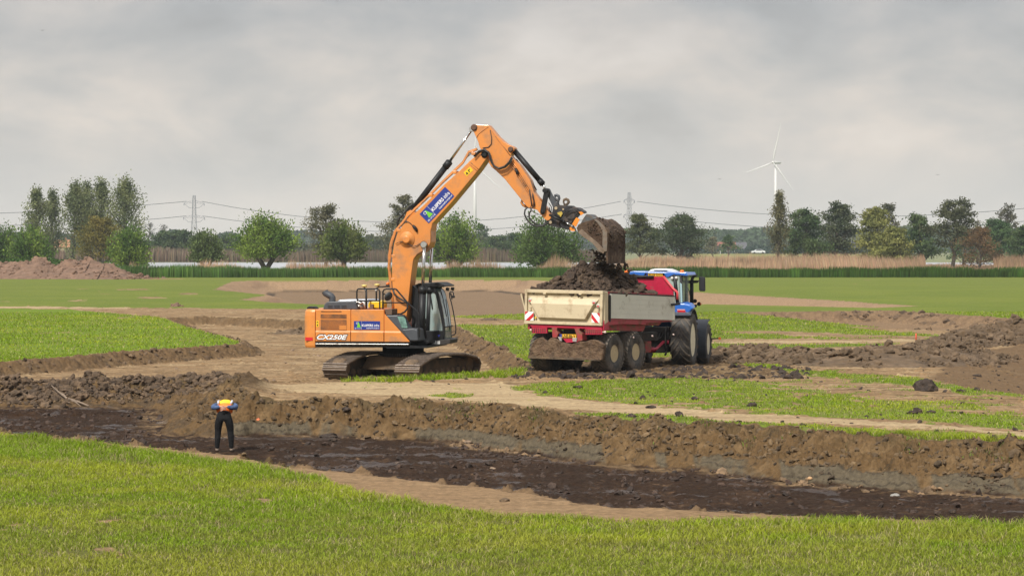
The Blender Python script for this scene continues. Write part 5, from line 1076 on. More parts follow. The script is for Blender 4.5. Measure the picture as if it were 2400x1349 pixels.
m = MB(); pr(m, C7([(215, 200), (300, 165), (560, 150), (600, 160), (600, 240), (300, 245), (215, 240)]), V0 - .02, V1 + .03, src=V0); m.build("cab_roof", BLK, cab, bevel=.03)
m = MB(); pr(m, C7([(500, 152), (640, 152), (705, 178), (760, 205), (755, 222), (600, 232), (480, 222)]), V0 - .06, V1 + .1, src=V0); m.build("sun_visor", BLK, cab, bevel=.02)
m = MB(); pr(m, C7([(300, 300), (550, 320), (575, 370), (600, 470), (630, 620), (660, 740), (685, 900), (686, 955), (300, 955)]), V0 + .04, V0 + .05, src=V0); m.build("side_window", GLASS, cab)
m = MB(); pr(m, C7([(300, 300), (550, 320), (575, 370), (600, 470), (630, 620), (660, 740), (685, 900), (686, 955), (300, 955)]), V1 - .05, V1 - .04, src=V0); m.build("side_window", GLASS, cab)
ws = C7([(560, 265), (592, 290), (622, 345), (642, 435), (674, 565), (702, 725), (723, 905)]); m = MB(); A = [ex(a, b, V0) for a, b in ws]
Vw = []; 
for p in A: Vw += [Vector((p.x + .005, V0 + .1, p.z)), Vector((p.x + .005, V1 - .1, p.z))]
m.add(Vw, [(2 * i, 2 * i + 1, 2 * i + 3, 2 * i + 2) for i in range(len(A) - 1)], 0, True); m.build("windscreen", GLASSB, cab)
A2 = [ex(a, b, V0) for a, b in C7([(723, 905), (725, 1085)])]; m = MB(); m.add([Vector((A2[0].x + .01, V0 + .1, A2[0].z - .02)), Vector((A2[0].x + .01, V1 - .1, A2[0].z - .02)), Vector((A2[1].x, V1 - .1, A2[1].z)), Vector((A2[1].x, V0 + .1, A2[1].z))], [(0, 1, 2, 3)]); m.build("lower_windscreen", GLASS, cab)
m = MB(); m.tube([Vector((A[1].x + .03, .8, A[1].z)), Vector((A[3].x + .06, .62, A[3].z)), Vector((A[5].x + .06, .58, A[5].z))], .015, 6); m.tube([Vector((A[3].x + .08, .9, A[3].z)), Vector((A[6].x + .05, .9, A[6].z - .1))], .014, 6); m.tube([Vector((A2[0].x + .03, V0, A2[0].z + .03)), Vector((A2[0].x + .03, V1, A2[0].z + .03))], .02, 6); m.build("wiper", BLK, cab)
# operator's seat, console and the paper behind the glass
m = MB(); s0 = ex(1000, 775, V0); m.box((s0.x - .2, .62, s0.z - .35), (s0.x + .3, 1.12, s0.z + .02)); m.box((s0.x - .28, .64, s0.z - .02), (s0.x - .12, 1.1, s0.z + .62)); m.box((s0.x - .25, .74, s0.z + .64), (s0.x - .14, 1.0, s0.z + .82)); m.build("operator_seat", mat("seat_fabric", (.03, .032, .03), .9), cab, bevel=.03)
m = MB(); m.box((s0.x + .35, .45, s0.z - .3), (s0.x + .5, .6, s0.z + .25)); m.tube([(s0.x + .42, .55, s0.z + .2), (s0.x + .38, .55, s0.z + .45)], .03, 8); m.box((s0.x + .45, .95, s0.z + .2), (s0.x + .5, 1.25, s0.z + .42)); m.build("control_console", BLK, cab, bevel=.01)
m = MB(); q_ = rp(C7([(475, 780), (520, 745), (555, 860), (505, 910)]), V0 + .2); m.prism(q_, [p + Vector((.01, .01, 0)) for p in q_]); m.build("paper_sheet", mat("mint_paper", (.30, .72, .62), .7), cab)
m = MB(); pr(m, C7([(455, 1125), (655, 1122), (655, 1175), (455, 1180)]), V0 - .07, V0 - .055, src=V0); pl_ = m.build("front_plate", mat("plate_white", (.72, .72, .70), .4, dirt=.4, var=.1), cab)
m = MB(); pr(m, C7([(497, 1125), (503, 1125), (503, 1178), (497, 1178)]), V0 - .075, V0 - .07, src=V0); pr(m, C7([(597, 1125), (603, 1125), (603, 1178), (597, 1178)]), V0 - .075, V0 - .07, src=V0); m.build("plate_divider", BLK, pl_)
m = MB(); pr(m, C7([(610, 1025), (650, 1025), (630, 1060)]), V0 - .012, V0 - .002, src=V0); m.build("blue_emblem", mat("emblem_blue", (.04, .06, .5), .4), cab)
# front mirror and its hoop
m = MB(); m.tube([ex(*p, .5) for p in C7([(850, 1030), (880, 1025), (905, 1000), (912, 930), (900, 820), (870, 640), (835, 480), (810, 400), (806, 330), (820, 310), (860, 310), (872, 330), (872, 380)])], .02, 6, cap=False); mo = m.build("mirror_hoop", BLK, cab)
m = MB(); m.prism(rp(C7([(812, 325), (840, 330), (856, 440), (842, 448)]), .45), rp(C7([(812, 325), (840, 330), (856, 440), (842, 448)]), .58)); m.build("mirror", BLK, cab, bevel=.01)
m = MB(); c = ex(*C7([(868, 390)])[0], .5); m.lathe([(-.03, .05), (.05, .04)], c, (1, 0, 0), 10); m.build("mirror_bracket", BLK, cab)
for yv in (.5, 1.2):
    m = MB(); c = ex(*C7([(755, 265)])[0], V0); m.lathe([(-.05, .05), (.05, .065)], (c.x, yv, c.z), (1, 0, -.3), 12); m.build("work_lamp", BLK, cab)
# hoses in front of the boom foot and around the cylinders
for h, v, r in ((crop([(1150, 200), (1165, 260), (1230, 310), (1290, 340), (1325, 380), (1322, 430), (1290, 470), (1240, 495), (1180, 500)], 5.19, 700, 640), -.5, .034), (C7([(370, 740), (400, 760), (420, 850), (400, 950), (420, 1080)]), -.35, .03), (C7([(360, 800), (385, 900), (370, 1000), (380, 1100)]), -.45, .025), (C7([(250, 830), (240, 900), (300, 1000), (330, 1110)]), -.6, .02)):
    pline(h, v, r, BLKRUB, "hydraulic_hose", exc)
m = MB(); pr(m, C7([(200, 1125), (450, 1130), (455, 1165), (380, 1200), (350, 1215), (150, 1215), (150, 1160)]), -.62, .3); m.build("boom_foot_frame", BLK, exc, bevel=.01)
m = MB(); pr(m, C7([(210, 200), (300, 280), (300, 1120), (150, 1120), (150, 900), (195, 880)]), -.05, .33, src=.1); m.build("centre_cover", BLK, exc)
# ------------------------------------------------------------------ trailer and tractor
class Fr:
    """a vehicle's own frame: x forward, y left, heading phi from +Y towards +X"""
    def __init__(s, ox, oy, gz, phi): s.ox, s.oy, s.g, s.s, s.c, s.rz = ox, oy, gz, math.sin(phi), math.cos(phi), R(90) - phi
    def T(s, px, py, y):     # on a lengthwise plane
        k = (px - 1200) / F; x = (k * (s.oy + y * s.s) - s.ox + y * s.c) / (s.s - k * s.c); D = s.oy + x * s.c + y * s.s
        return Vector((x, y, ZC - (py - 580) / F * D - s.g))
    def RR(s, px, py, x):    # on a crosswise plane
        k = (px - 1200) / F; y = (k * (s.oy + x * s.c) - s.ox - x * s.s) / (-s.c - k * s.s); D = s.oy + x * s.c + y * s.s
        return Vector((x, y, ZC - (py - 580) / F * D - s.g))
C4 = lambda l: crop(l, 4.819, 1210, 610)
C13 = lambda l: crop(l, 13.333, 1500, 620)
CB = lambda l: crop(l, 9.635, 1230, 740)
PH = R(31)
HW = 1.48
tx0, ty0 = 3.04, 76.55                                   # near rear corner on the plan
ta = Fr(tx0 - math.cos(PH) * HW, ty0 + math.sin(PH) * HW, -.03, PH)
trl = empty('dump_trailer', (ta.ox, ta.oy, ta.g), ta.rz, "red and cream dump trailer heaped with dark soil behind the tractor", "trailer")
CREAM = mat("cream_paint", (.54, .45, .30), .5, var=.06, nscale=2, dirt=.42, dirtcol=(.30, .22, .13), dscale=2.2, bump=.1, bscale=3)
RED = mat("red_paint", (.40, .012, .045), .42, var=.12, dirt=.35, dirtcol=(.16, .09, .06), dscale=2.4, coat=.2)
RED_D = mat("muddy_red_paint", (.34, .02, .03), .6, var=.15, dirt=.62, dirtcol=(.15, .09, .055), dscale=3)
ALU = mat("aluminium_board", (.62, .62, .54), .5, .05, var=.06, nscale=1.2, dirt=.3, dirtcol=(.30, .26, .19), dscale=2)
TYRE = mat("muddy_tyre", (.040, .037, .034), .85, var=.3, nscale=5, dirt=.6, dirtcol=(.14, .115, .09), dscale=2.6, bump=.4, bscale=18)
TYRE2 = mat("dusty_tyre", (.042, .039, .036), .7, var=.3, nscale=5, dirt=.42, dirtcol=(.13, .105, .085), dscale=3, bump=.3, bscale=18)
LUGM = mat("dusty_tyre_lug", (.085, .072, .058), .85, var=.3, nscale=6, dirt=.5, dirtcol=(.15, .115, .08), dscale=3)
RIMC = mat("cream_rim", (.50, .40, .23), .5, var=.08, dirt=.35, dirtcol=(.22, .15, .09), dscale=4)
DARKM = mat("dark_machinery", (.022, .020, .018), .7, .2, var=.4, dirt=.4, dirtcol=(.06, .042, .03), dscale=4)
SOILM = mat("dark_wet_soil", (.050, .031, .019), .85, var=.45, nscale=5, bump=.9, bscale=16, dirt=.42, dirtcol=(.13, .088, .052), dscale=2.2)
HUMUS = mat("brown_mud_crust", (.10, .060, .034), .9, var=.4, nscale=7, bump=1.0, bscale=18, dirt=.45, dirtcol=(.17, .11, .062), dscale=3)
def tyre(parent, c, Rr, W, side, nl=22, lug=.05, rimf=.5, tm=TYRE, rm=RIMC, phase=0.0, ang=.42):
    """wheel with its axis along y; side=-1: dished face towards -y"""
    w = empty("wheel", c) if False else None
    m = MB(); h = W / 2; ri = Rr * rimf
    m.lathe([(-h * .80, ri), (-h * .96, ri * 1.12), (-h, Rr * .78), (-h * .93, Rr * .92), (-h * .80, Rr * .965), (-h * .3, Rr * .985), (h * .3, Rr * .985), (h * .8, Rr * .965), (h * .93, Rr * .92), (h, Rr * .78), (h * .96, ri * 1.12), (h * .80, ri)], (0, 0, 0), (0, 1, 0), 56)
    for k in range(nl):
        for sd in (1, -1):
            g0 = (k + (.5 if sd < 0 else 0)) / nl * 2 * math.pi + phase; prev = None; n = 5; rows_ = []
            for i in range(n + 1):
                t = i / n; y = sd * (h * .02 + h * 1.0 * t); g = g0 - ang * (t ** .85); rr_ = Rr * (1.0 - .055 * max(0, t - .72) / .28 - .0); base = Rr * .93; wd = .030 + .016 * t
                rows_.append([(y, rr_, g - wd / Rr), (y, rr_, g + wd / Rr), (y, base, g + (wd + .012) / Rr), (y, base, g - (wd + .012) / Rr)])
            vs = [(r_ * math.sin(g), y, r_ * math.cos(g)) for row in rows_ for (y, r_, g) in row]; fs = [(0, 1, 2, 3), (n * 4 + 3, n * 4 + 2, n * 4 + 1, n * 4)]
            for i in range(n):
                for q in range(4): fs.append((i * 4 + q, i * 4 + (q + 1) % 4, (i + 1) * 4 + (q + 1) % 4, (i + 1) * 4 + q))
            m.add(vs, fs, 1)
    wh = empty("wheel", c); wh.parent = parent
    t_ = m.build("tyre", [tm, LUGM], wh)
    r = MB(); s = side
    r.lathe([(s * h * .86, ri * 1.06), (s * h * .88, ri * 1.0), (s * h * .60, ri * .92), (s * h * .25, ri * .86), (s * h * .10, ri * .5), (s * h * .16, ri * .3), (s * h * .45, ri * .27), (s * h * .5, ri * .1), (s * h * .5, 0)], (0, 0, 0), (0, 1, 0), 40)
    r.lathe([(-s * h * .8, ri), (-s * h * .5, ri * .9), (-s * h * .45, 0)], (0, 0, 0), (0, 1, 0), 24)
    ro = r.build("rim", rm, wh)
    b = MB()
    for i in range(8): g = i / 8 * 6.283; b.lathe([(0, .02), (s * .03, .018)], (math.cos(g) * ri * .40, s * h * .12, math.sin(g) * ri * .40), (0, 1, 0), 6)
    b.lathe([(0, ri * .30), (s * h * .3, ri * .27), (s * h * .34, ri * .2)], (0, s * h * .2, 0), (0, 1, 0), 20)  # hub and nuts coloured dark brown to paint in the shaded rim dish
    b.build("wheel_nuts", bpy.data.materials.get("hub_shade") or mat("hub_shade", (.16, .10, .05), .7, dirt=.5), wh)
    return wh
xw1 = ta.T(1441.5, 826, -HW).x; xw2 = xw1 + 1.53
for (x, sd, ph) in ((xw1, -1, 0), (xw2, -1, .1), (xw1, 1, .2), (xw2, 1, .05)):
    tyre(trl, (x, sd * (HW - .30), .68), .69, .62, sd, nl=26, rimf=.40, phase=ph)
# rear frame and tailgate
def rp4(l, x=0.0, C=C4): return [ta.RR(a, b, x) for a, b in C(l)]
def plate(l, x0, x1, nm, m_, par, C=C4, bevel=0, ref=0.0, label=None):
    A = rp4(l, ref, C); mb = MB(); mb.prism([Vector((x0, p.y, p.z)) for p in A], [Vector((x1, p.y, p.z)) for p in A]); return mb.build(nm, m_, par, bevel=bevel, label=label)
tg = plate([(108, 340), (972, 362), (962, 715), (104, 695)], .03, .10, "tailgate", CREAM, trl)
for l in ([(105, 325), (985, 345), (985, 383), (105, 362)], [(98, 678), (972, 703), (972, 738), (98, 712)]): plate(l, -.06, .10, "tailgate_frame", CREAM, tg, bevel=.012)
for l in ([(105, 362), (132, 363), (126, 679), (99, 678)], [(957, 383), (985, 384), (975, 703), (945, 702)]): plate(l, -.055, .095, "tailgate_frame", CREAM, tg, bevel=.01)
mb = MB(); A = rp4([(178, 482), (880, 503), (790, 662), (266, 642)]); B = rp4([(140, 408), (938, 432), (792, 672), (258, 650)])
A = [Vector((-.10, p.y, p.z)) for p in A]; B = [Vector((.03, p.y, p.z)) for p in B]; mb.prism(A, B); mb.build("raised_panel", CREAM, tg, bevel=.01)
for (x, y) in ((335, 368), (735, 376)): plate([(x - 17, y - 4), (x + 17, y - 3), (x + 12, y + 12), (x - 12, y + 11)], -.10, -.06, "latch", CREAM, tg)
def chevron(l, flip):
    A = rp4(l); p = plate(l, -.066 if flip else -.066, -.03, "chevron_plate", WHT, tg)
    tl_, tr2, br, bl = A; P = lambda u_, v_: (tl_.lerp(tr2, u_)).lerp(bl.lerp(br, u_), v_); mb = MB()
    for sp in ([(.0, .0), (.38, 0), (0, .38)], [(1, .08), (1, .55), (.55, 1), (.08, 1)]) if not flip else ([(.62, 0), (1, 0), (1, .38)], [(0, .08), (0, .55), (.45, 1), (.92, 1)]):
        q = [P(*s_) for s_ in sp]; mb.prism([Vector((-.072, z.y, z.z)) for z in q], [Vector((-.066, z.y, z.z)) for z in q])
    mb.build("chevron_stripes", REDR, p)
chevron([(112, 573), (207, 580), (205, 678), (110, 672)], False); chevron([(862, 590), (955, 595), (950, 706), (860, 698)], True)
for (x, y) in ((165, 447), (890, 471), (933, 511)):
    c = rp4([(x, y)])[0]; mb = MB(); mb.lathe([(0, .075), (.02, .075), (.021, .05), (.026, 0)], (-.035 if x != 890 else -.07, c.y, c.z), (-1, 0, 0), 18); o = mb.build("round_light", mat("light_ring", (.5, .47, .4), .4) if x == 165 else bpy.data.materials["light_ring"], tg)
    mb = MB(); mb.prism([(-.062 if x != 890 else -.097, c.y + a, c.z + b) for a, b in ((-.05, 0), (.05, 0), (.035, -.035), (0, -.05), (-.035, -.035))], [(-.055 if x != 890 else -.09, c.y + a, c.z + b) for a, b in ((-.05, 0), (.05, 0), (.035, -.035), (0, -.05), (-.035, -.035))]); mb.build("light_lens", REDR, o)
c = rp4([(222, 645)])[0]; mb = MB(); mb.lathe([(0, .035), (.03, .03)], (-.01, c.y, c.z), (-1, 0, 0), 10); mb.build("yellow_reflector", YEL, tg)
for x in (158, 925): plate([(x - 10, 525 if x < 500 else 540), (x + 10, 525 if x < 500 else 540), (x + 10, 570 if x < 500 else 588), (x - 10, 570 if x < 500 else 588)], -.03, .03, "plate_holder", CREAM, tg)
# body shell
zr = ta.RR(1320, 679, 0).z; zb_ = ta.RR(1320, 760, 0).z; L5 = ta.T(1582, 700, -HW).x; zfs = ta.T(1582, 694, -HW).z; zfb = ta.T(1582, 750, -HW).z; xs0 = ta.T(1432, 700, -HW).x; zrs = ta.T(1432.5, 687.5, -HW).z
mb = MB()
for sg in (1, -1):   # inner skins, built as slanting boards
    mb.prism([(.1, sg * (HW - .08), zb_), (L5, sg * (HW - .08), zfb), (L5, sg * (HW - .08), zfs - .04), (.1, sg * (HW - .08), zrs - .02)], [(.1, sg * (HW - .12), zb_), (L5, sg * (HW - .12), zfb), (L5, sg * (HW - .12), zfs - .04), (.1, sg * (HW - .12), zrs - .02)])
mb.box((.1, -HW + .12, zb_ - .02), (L5, HW - .12, zb_ + .05))
mb.build("body_shell", RED, trl)
mb = MB(); A = [(.1, .55), (.1, 1.0), (.1, 1.0)]
low = C4([(1018, 672), (1665, 688), (1610, 738), (1466, 732), (1440, 802), (985, 792), (1010, 745)])
q = [ta.T(a, b, -HW + .2) for a, b in low]; mb.prism([Vector((max(p.x, .05), -HW + .2, p.z)) for p in q], [Vector((max(p.x, .05), HW - .2, p.z)) for p in q]); mb.build("hull_bottom", RED_D, trl, bevel=.03)
q = [ta.T(a, b, -HW + .1) for a, b in C4([(1018, 672), (1460, 682), (1462, 725), (1018, 716)])]; mb = MB(); mb.prism([Vector((p.x, -HW + .09, p.z)) for p in q], [Vector((p.x, -HW + .25, p.z)) for p in q]); mb.build("side_rail", RED, trl, bevel=.015)
for sg in (-1, 1):
    q = [ta.T(a, b, -HW) for a, b in C4([(1072, 375), (1790, 411), (1792, 675), (1065, 655)])]; mb = MB(); y0 = sg * HW
    z0a, z1a = q[0].z, q[3].z; z0b, z1b = q[1].z, q[2].z; N = 5
    for i in range(N):   # planks with grooves
        f0, f1 = i / N + .004, (i + 1) / N - .004
        a0_, a1_ = z1a + (z0a - z1a) * f0, z1a + (z0a - z1a) * f1; b0_, b1_ = z1b + (z0b - z1b) * f0, z1b + (z0b - z1b) * f1
        mb.prism([(q[0].x, y0, a0_), (q[1].x, y0, b0_), (q[1].x, y0, b1_), (q[0].x, y0, a1_)], [(q[0].x, y0 - sg * .05, a0_), (q[1].x, y0 - sg * .05, b0_), (q[1].x, y0 - sg * .05, b1_), (q[0].x, y0 - sg * .05, a1_)])
    mb.prism([(q[0].x, y0 - sg * .01, z1a + .01), (q[1].x, y0 - sg * .01, z1b + .01), (q[1].x, y0 - sg * .01, z0b - .01), (q[0].x, y0 - sg * .01, z0a - .01)], [(q[0].x, y0 - sg * .055, z1a + .01), (q[1].x, y0 - sg * .055, z1b + .01), (q[1].x, y0 - sg * .055, z0b - .01), (q[0].x, y0 - sg * .055, z0a - .01)])
    sb2 = mb.build("side_board", ALU, trl)
    # end strip and rubbing edge
    mb = MB(); mb.prism([(q[1].x - .1, y0 + sg * .008, z1b + .02), (q[1].x, y0 + sg * .008, z1b + .02), (q[1].x, y0 + sg * .008, z0b), (q[1].x - .1, y0 + sg * .008, z0b)], [(q[1].x - .1, y0 + sg * .001, z1b + .02), (q[1].x, y0 + sg * .001, z1b + .02), (q[1].x, y0 + sg * .001, z0b), (q[1].x - .1, y0 + sg * .001, z0b)])
    mb.build("end_strip", ALU, sb2)
    mb = MB(); mb.prism([(q[0].x, y0 + sg * .004, z0a), (q[1].x, y0 + sg * .004, z0b), (q[1].x, y0 + sg * .004, z0b + .04), (q[0].x, y0 + sg * .004, z0a + .04)], [(q[0].x, y0 - sg * .1, z0a), (q[1].x, y0 - sg * .1, z0b), (q[1].x, y0 - sg * .1, z0b + .04), (q[0].x, y0 - sg * .1, z0a + .04)])
    mb.build("top_rubber", DARKM, sb2)
for sg in (-1, 1):
    mb = MB(); mb.prism([(.09, sg * HW, zb_ + .02), (.34, sg * HW, zb_ + .1), (.34, sg * HW, zrs + .0), (.30, sg * HW, zr - .05), (.09, sg * HW, zr - .03)], [(.09, sg * (HW - .1), zb_ + .02), (.34, sg * (HW - .1), zb_ + .1), (.34, sg * (HW - .1), zrs), (.30, sg * (HW - .1), zr - .05), (.09, sg * (HW - .1), zr - .03)]); mb.build("corner_post", CREAM, trl, bevel=.02)
    mb = MB(); mb.box((.42, sg * (HW - .05) - .05, zb_ + .1), (.52, sg * (HW - .05) + .03, zrs - .05)); mb.build("hinge_post", BLK, trl, bevel=.01)
    mb = MB(); mb.box((.05, sg * (HW - .05) - .04, zb_ - .18), (.4, sg * (HW - .05) + .045, zb_ + .16)); mb.build("corner_gusset", RED, trl, bevel=.01)
mb = MB(); mb.prism([(.1, -HW + .06, zrs), (L5, -HW + .06, zfs + .0), (L5, -HW + .06, zfs + .06), (.1, -HW + .06, zrs + .07)], [(.1, -HW + .16, zrs), (L5, -HW + .16, zfs), (L5, -HW + .16, zfs + .06), (.1, -HW + .16, zrs + .07)]); mb.build("top_rail", RED, trl)
# loose flap at the far rear corner
q = [ta.RR(a, b, .15) for a, b in C4([(45, 378), (62, 372), (100, 545), (96, 570)])]; mb = MB(); mb.prism(q, [p + Vector((.02, 0, 0)) for p in q]); mb.build("side_flap", CREAM, trl)
q = [ta.RR(a, b, .25) for a, b in C4([(52, 370), (104, 372), (104, 480), (95, 560)])]; mb = MB(); mb.prism(q, [p + Vector((.03, 0, 0)) for p in q]); mb.build("side_flap", HUMUS, trl)
# front board
xf = L5 - .05
def FB(l, C=C4): return [ta.RR(a, b, xf) for a, b in C(l)]
q = FB([(1180, 178), (1670, 182), (1772, 335), (1772, 400), (1300, 392), (1100, 380)]); mb = MB(); mb.prism(q, [p + Vector((.06, 0, 0)) for p in q]); fb = mb.build("front_board", RED, trl)
mb = MB()
for l in ([(1180, 180), (1556, 186)],): mb.tube([p + Vector((-.05, 0, 0)) for p in FB(l)], .045, 6)
mb.build("board_lip", BLK, fb)
mb = MB(); mb.tube([p + Vector((-.02, 0, 0)) for p in C13([(735, 365), (1000, 700), (1030, 740), (1165, 850), (1180, 900), (1180, 1090)]) and FB([(735, 365), (1000, 700), (1030, 740), (1165, 850), (1180, 900), (1180, 1090)], C13)], .045, 7); mb.build("board_frame", mat("pale_red_edge", (.52, .05, .06), .4), fb)
q = [ta.T(a, b, -HW) for a, b in C4([(1738, 488), (1820, 478), (1825, 500), (1742, 512)])]; mb = MB(); mb.prism([Vector((p.x, -HW - .02, p.z)) for p in q], [Vector((p.x, -HW - .12, p.z)) for p in q]); mb.build("board_lock", BLK, trl, bevel=.01)
# rear underside
plate([(135, 718), (975, 742), (960, 775), (170, 752)], -.0, .25, "rear_beam", RED, trl, bevel=.012)
plate([(175, 752), (960, 778), (960, 792), (175, 766)], .1, .9, "under_beam", RED_D, trl)
for k, (l, nn) in enumerate(((CB([(165, 258), (510, 262), (515, 392), (168, 388)]), 7), (CB([(1370, 290), (1755, 292), (1752, 420), (1372, 420)]), 8))):
    idn = lambda z: z; p = plate(l, -.04, .06, "light_cluster", RED, trl, C=idn, bevel=.008); A = [ta.RR(a, b, 0) for a, b in l]; mb = MB(); mc = MB()
    P = lambda u_, v_: A[0].lerp(A[1], u_).lerp(A[3].lerp(A[2], u_), v_)
    for i in range(nn):
        u0, u1 = (i + .28) / (nn + .3), (i + .62) / (nn + .3); q = [P(u0, .12), P(u1, .12), P(u1 - .01, .85), P(u0 - .01, .85)]; mb.prism([Vector((-.046, z.y, z.z)) for z in q], [Vector((-.038, z.y, z.z)) for z in q])
        q = [P(u1, .1), P(u1 + .04, .1), P(u1 + .03, .7), P(u1 - .01, .7)]; mc.prism([Vector((-.05, z.y, z.z)) for z in q], [Vector((-.038, z.y, z.z)) for z in q])
    mb.build("cluster_slots", DARKM, p); mc.build("cluster_bars", RED_D, p)
def rect_r(l, x0, x1, nm, m_, par=None, bevel=0): return plate(CB(l), x0, x1, nm, m_, par or trl, C=lambda z: z, bevel=bevel)
rect_r([(595, 250), (735, 255), (720, 330), (755, 400), (720, 500), (620, 490), (610, 320)], .0, .35, "chassis_bracket", RED_D, None, .02)
rect_r([(1110, 270), (1240, 275), (1230, 330), (1290, 400), (1300, 560), (1190, 580), (1160, 420), (1130, 330)], .0, .35, "chassis_bracket", RED_D, None, .02)
rect_r([(770, 265), (1110, 270), (1120, 400), (780, 390)], .3, .5, "hitch_recess", DARKM)
np_ = rect_r([(815, 408), (1165, 415), (1165, 492), (850, 492), (815, 470)], -.02, .0, "number_plate", mat("plate_yellow", (.72, .40, .03), .4, dirt=.2, dirtcol=(.25, .15, .06)))
rect_r([(790, 408), (848, 410), (848, 480), (800, 470)], -.026, -.02, "plate_band", NAVY, np_)
a, b = ta.RR(*CB([(862, 484)])[0], 0), ta.RR(*CB([(1150, 420)])[0], 0)
fit_text("plate_lettering", "LNE-86-V", np_, (-.024, a.y, a.z), (0, -1, 0), (-1, 0, 0), a.y - b.y, b.z - a.z, BLK, off=.015, ext=.003)
rect_r([(860, 510), (1170, 505), (1190, 590), (940, 600)], .0, .05, "tow_frame", RED, None)
for l in ([(750, 470), (840, 475), (840, 570), (800, 560)], [(1085, 490), (1180, 495), (1175, 585), (1085, 575)]): rect_r(l, -.03, .05, "tail_light", mat("light_glass", (.35, .33, .32), .25) if "light_glass" not in bpy.data.materials else bpy.data.materials["light_glass"], None, .01)
for (x, y) in ((135, 318), (1815, 365)):
    c = ta.RR(*CB([(x, y)])[0], 0); mb = MB(); mb.tube([(0, c.y + (.12 if x > 900 else -.12), c.z), (0, c.y, c.z)], .015, 6); mb.lathe([(-.04, .02), (0, .045), (.03, .03)], (0, c.y, c.z), (0, 1 if x < 900 else -1, 0), 10); mb.build("marker_lamp", mat("marker_lens", (.7, .55, .5), .3) if "marker_lens" not in bpy.data.materials else bpy.data.materials["marker_lens"], trl)
# bumper caked with mud: a rough skin
def lumpy(verts_grid, amp, freq, seed, name, m_, parent):
    """closed slab from a grid of (front, back) points, front roughened"""
    r = random.Random(seed); nr_, nc_ = len(verts_grid), len(verts_grid[0]); V = []; Fs = []
    xs = np.array([[p[0].y for p in row] for row in verts_grid]); zs = np.array([[p[0].z for p in row] for row in verts_grid]); n = fbm(xs * freq + seed, zs * freq, 5, .65)
    for i, row in enumerate(verts_grid):
        for j, (f_, b_) in enumerate(row): V.append((f_.x - amp * (n[i, j] + .3), f_.y, f_.z))
    for i, row in enumerate(verts_grid):
        for j, (f_, b_) in enumerate(row): V.append(tuple(b_))
    o = nr_ * nc_
    for i in range(nr_ - 1):
        for j in range(nc_ - 1):
            a = i * nc_ + j; Fs.append((a, a + 1, a + nc_ + 1, a + nc_)); Fs.append((o + a, o + a + nc_, o + a + nc_ + 1, o + a + 1))
    for j in range(nc_ - 1): Fs.append((j, o + j, o + j + 1, j + 1)); a = (nr_ - 1) * nc_ + j; Fs.append((a, a + 1, o + a + 1, o + a))
    for i in range(nr_ - 1): a = i * nc_; Fs.append((a, a + nc_, o + a + nc_, o + a)); a += nc_ - 1; Fs.append((a, o + a, o + a + nc_, a + nc_))
    return np_mesh(name, np.array(V), np.array(Fs), m_, parent=parent, smooth=True)
topl = [(165, 640), (230, 560), (300, 500), (380, 480), (450, 545), (500, 570), (560, 520), (600, 492), (700, 520), (800, 590), (920, 610), (1040, 640), (1150, 610), (1260, 580), (1400, 575), (1500, 535), (1600, 545), (1700, 590), (1790, 650)]
botl = [(100, 900), (1740, 990)]
grid = []; NJ, NI = 90, 26
for i in range(NI + 1):
    row = []
    for j in range(NJ + 1):
        t = j / NJ; k = t * (len(topl) - 1); a = int(min(k, len(topl) - 2)); f_ = k - a; tp = (topl[a][0] + (topl[a + 1][0] - topl[a][0]) * f_, topl[a][1] + (topl[a + 1][1] - topl[a][1]) * f_)
        bp_ = (botl[0][0] + (botl[1][0] - botl[0][0]) * t, botl[0][1] + (botl[1][1] - botl[0][1]) * t + 18 * math.sin(t * 3)); q = i / NI; pxp = (tp[0] + (bp_[0] - tp[0]) * q, tp[1] + (bp_[1] - tp[1]) * q)
        p = ta.RR(*CB([pxp])[0], -.08); row.append((p, p + Vector((.16, 0, 0))))
    grid.append(row)
mudb = lumpy(grid, .07, 4.5, 3, "mud_caked_bumper", HUMUS, trl)
mb = MB(); p0, p1 = ta.RR(*CB([(110, 930)])[0], 0), ta.RR(*CB([(1740, 995)])[0], 0); mb.prism([(-.12, p0.y, p0.z - .03), (-.12, p1.y, p1.z - .02), (-.12, p1.y, p1.z + .05), (-.12, p0.y, p0.z + .05)], [(.1, p0.y, p0.z - .03), (.1, p1.y, p1.z - .02), (.1, p1.y, p1.z + .05), (.1, p0.y, p0.z + .05)]); mb.build("bumper_beam", MUDDY, trl)
# chassis, axles, drawbar
mb = MB()
for sg in (-.5, .5): mb.box((.25, sg - .09, .95), (5.6, sg + .09, 1.25))
mb.box((xw1 - .1, -.9, .58), (xw1 + .1, .9, .78)); mb.box((xw2 - .1, -.9, .58), (xw2 + .1, .9, .78))
for sg in (-.5, .5): mb.box((xw1 - .3, sg - .07, .75), (xw2 + .3, sg + .07, .9))
mb.build("chassis", DARKM, trl, bevel=.01)
tt_ = Fr(*[v for v in (6.59 - math.cos(R(14)) * 1.30, 83.45 + math.sin(R(14)) * 1.30)], -.15, R(14))
hx, hy = tt_.ox - tt_.s * 1.0, tt_.oy - tt_.c * 1.0   # hitch behind the tractor axle
lx = (hx - ta.ox) * ta.s + (hy - ta.oy) * ta.c; ly = -(hx - ta.ox) * ta.c + (hy - ta.oy) * ta.s
mb = MB(); mb.tube([(4.6, 0, 1.05), (5.3, ly * .4, .75), (lx, ly, .55)], .11, 6); mb.build("drawbar", RED, trl)
mb = MB(); mb.tube([(4.6, -.45, .62), (5.2, -.75, .66), (lx - .2, ly - .5, .86)], .055, 8); mb.tube([(4.4, -.5, .9), (4.7, -.6, .6)], .09, 8); mb.build("support_leg", RED, trl)
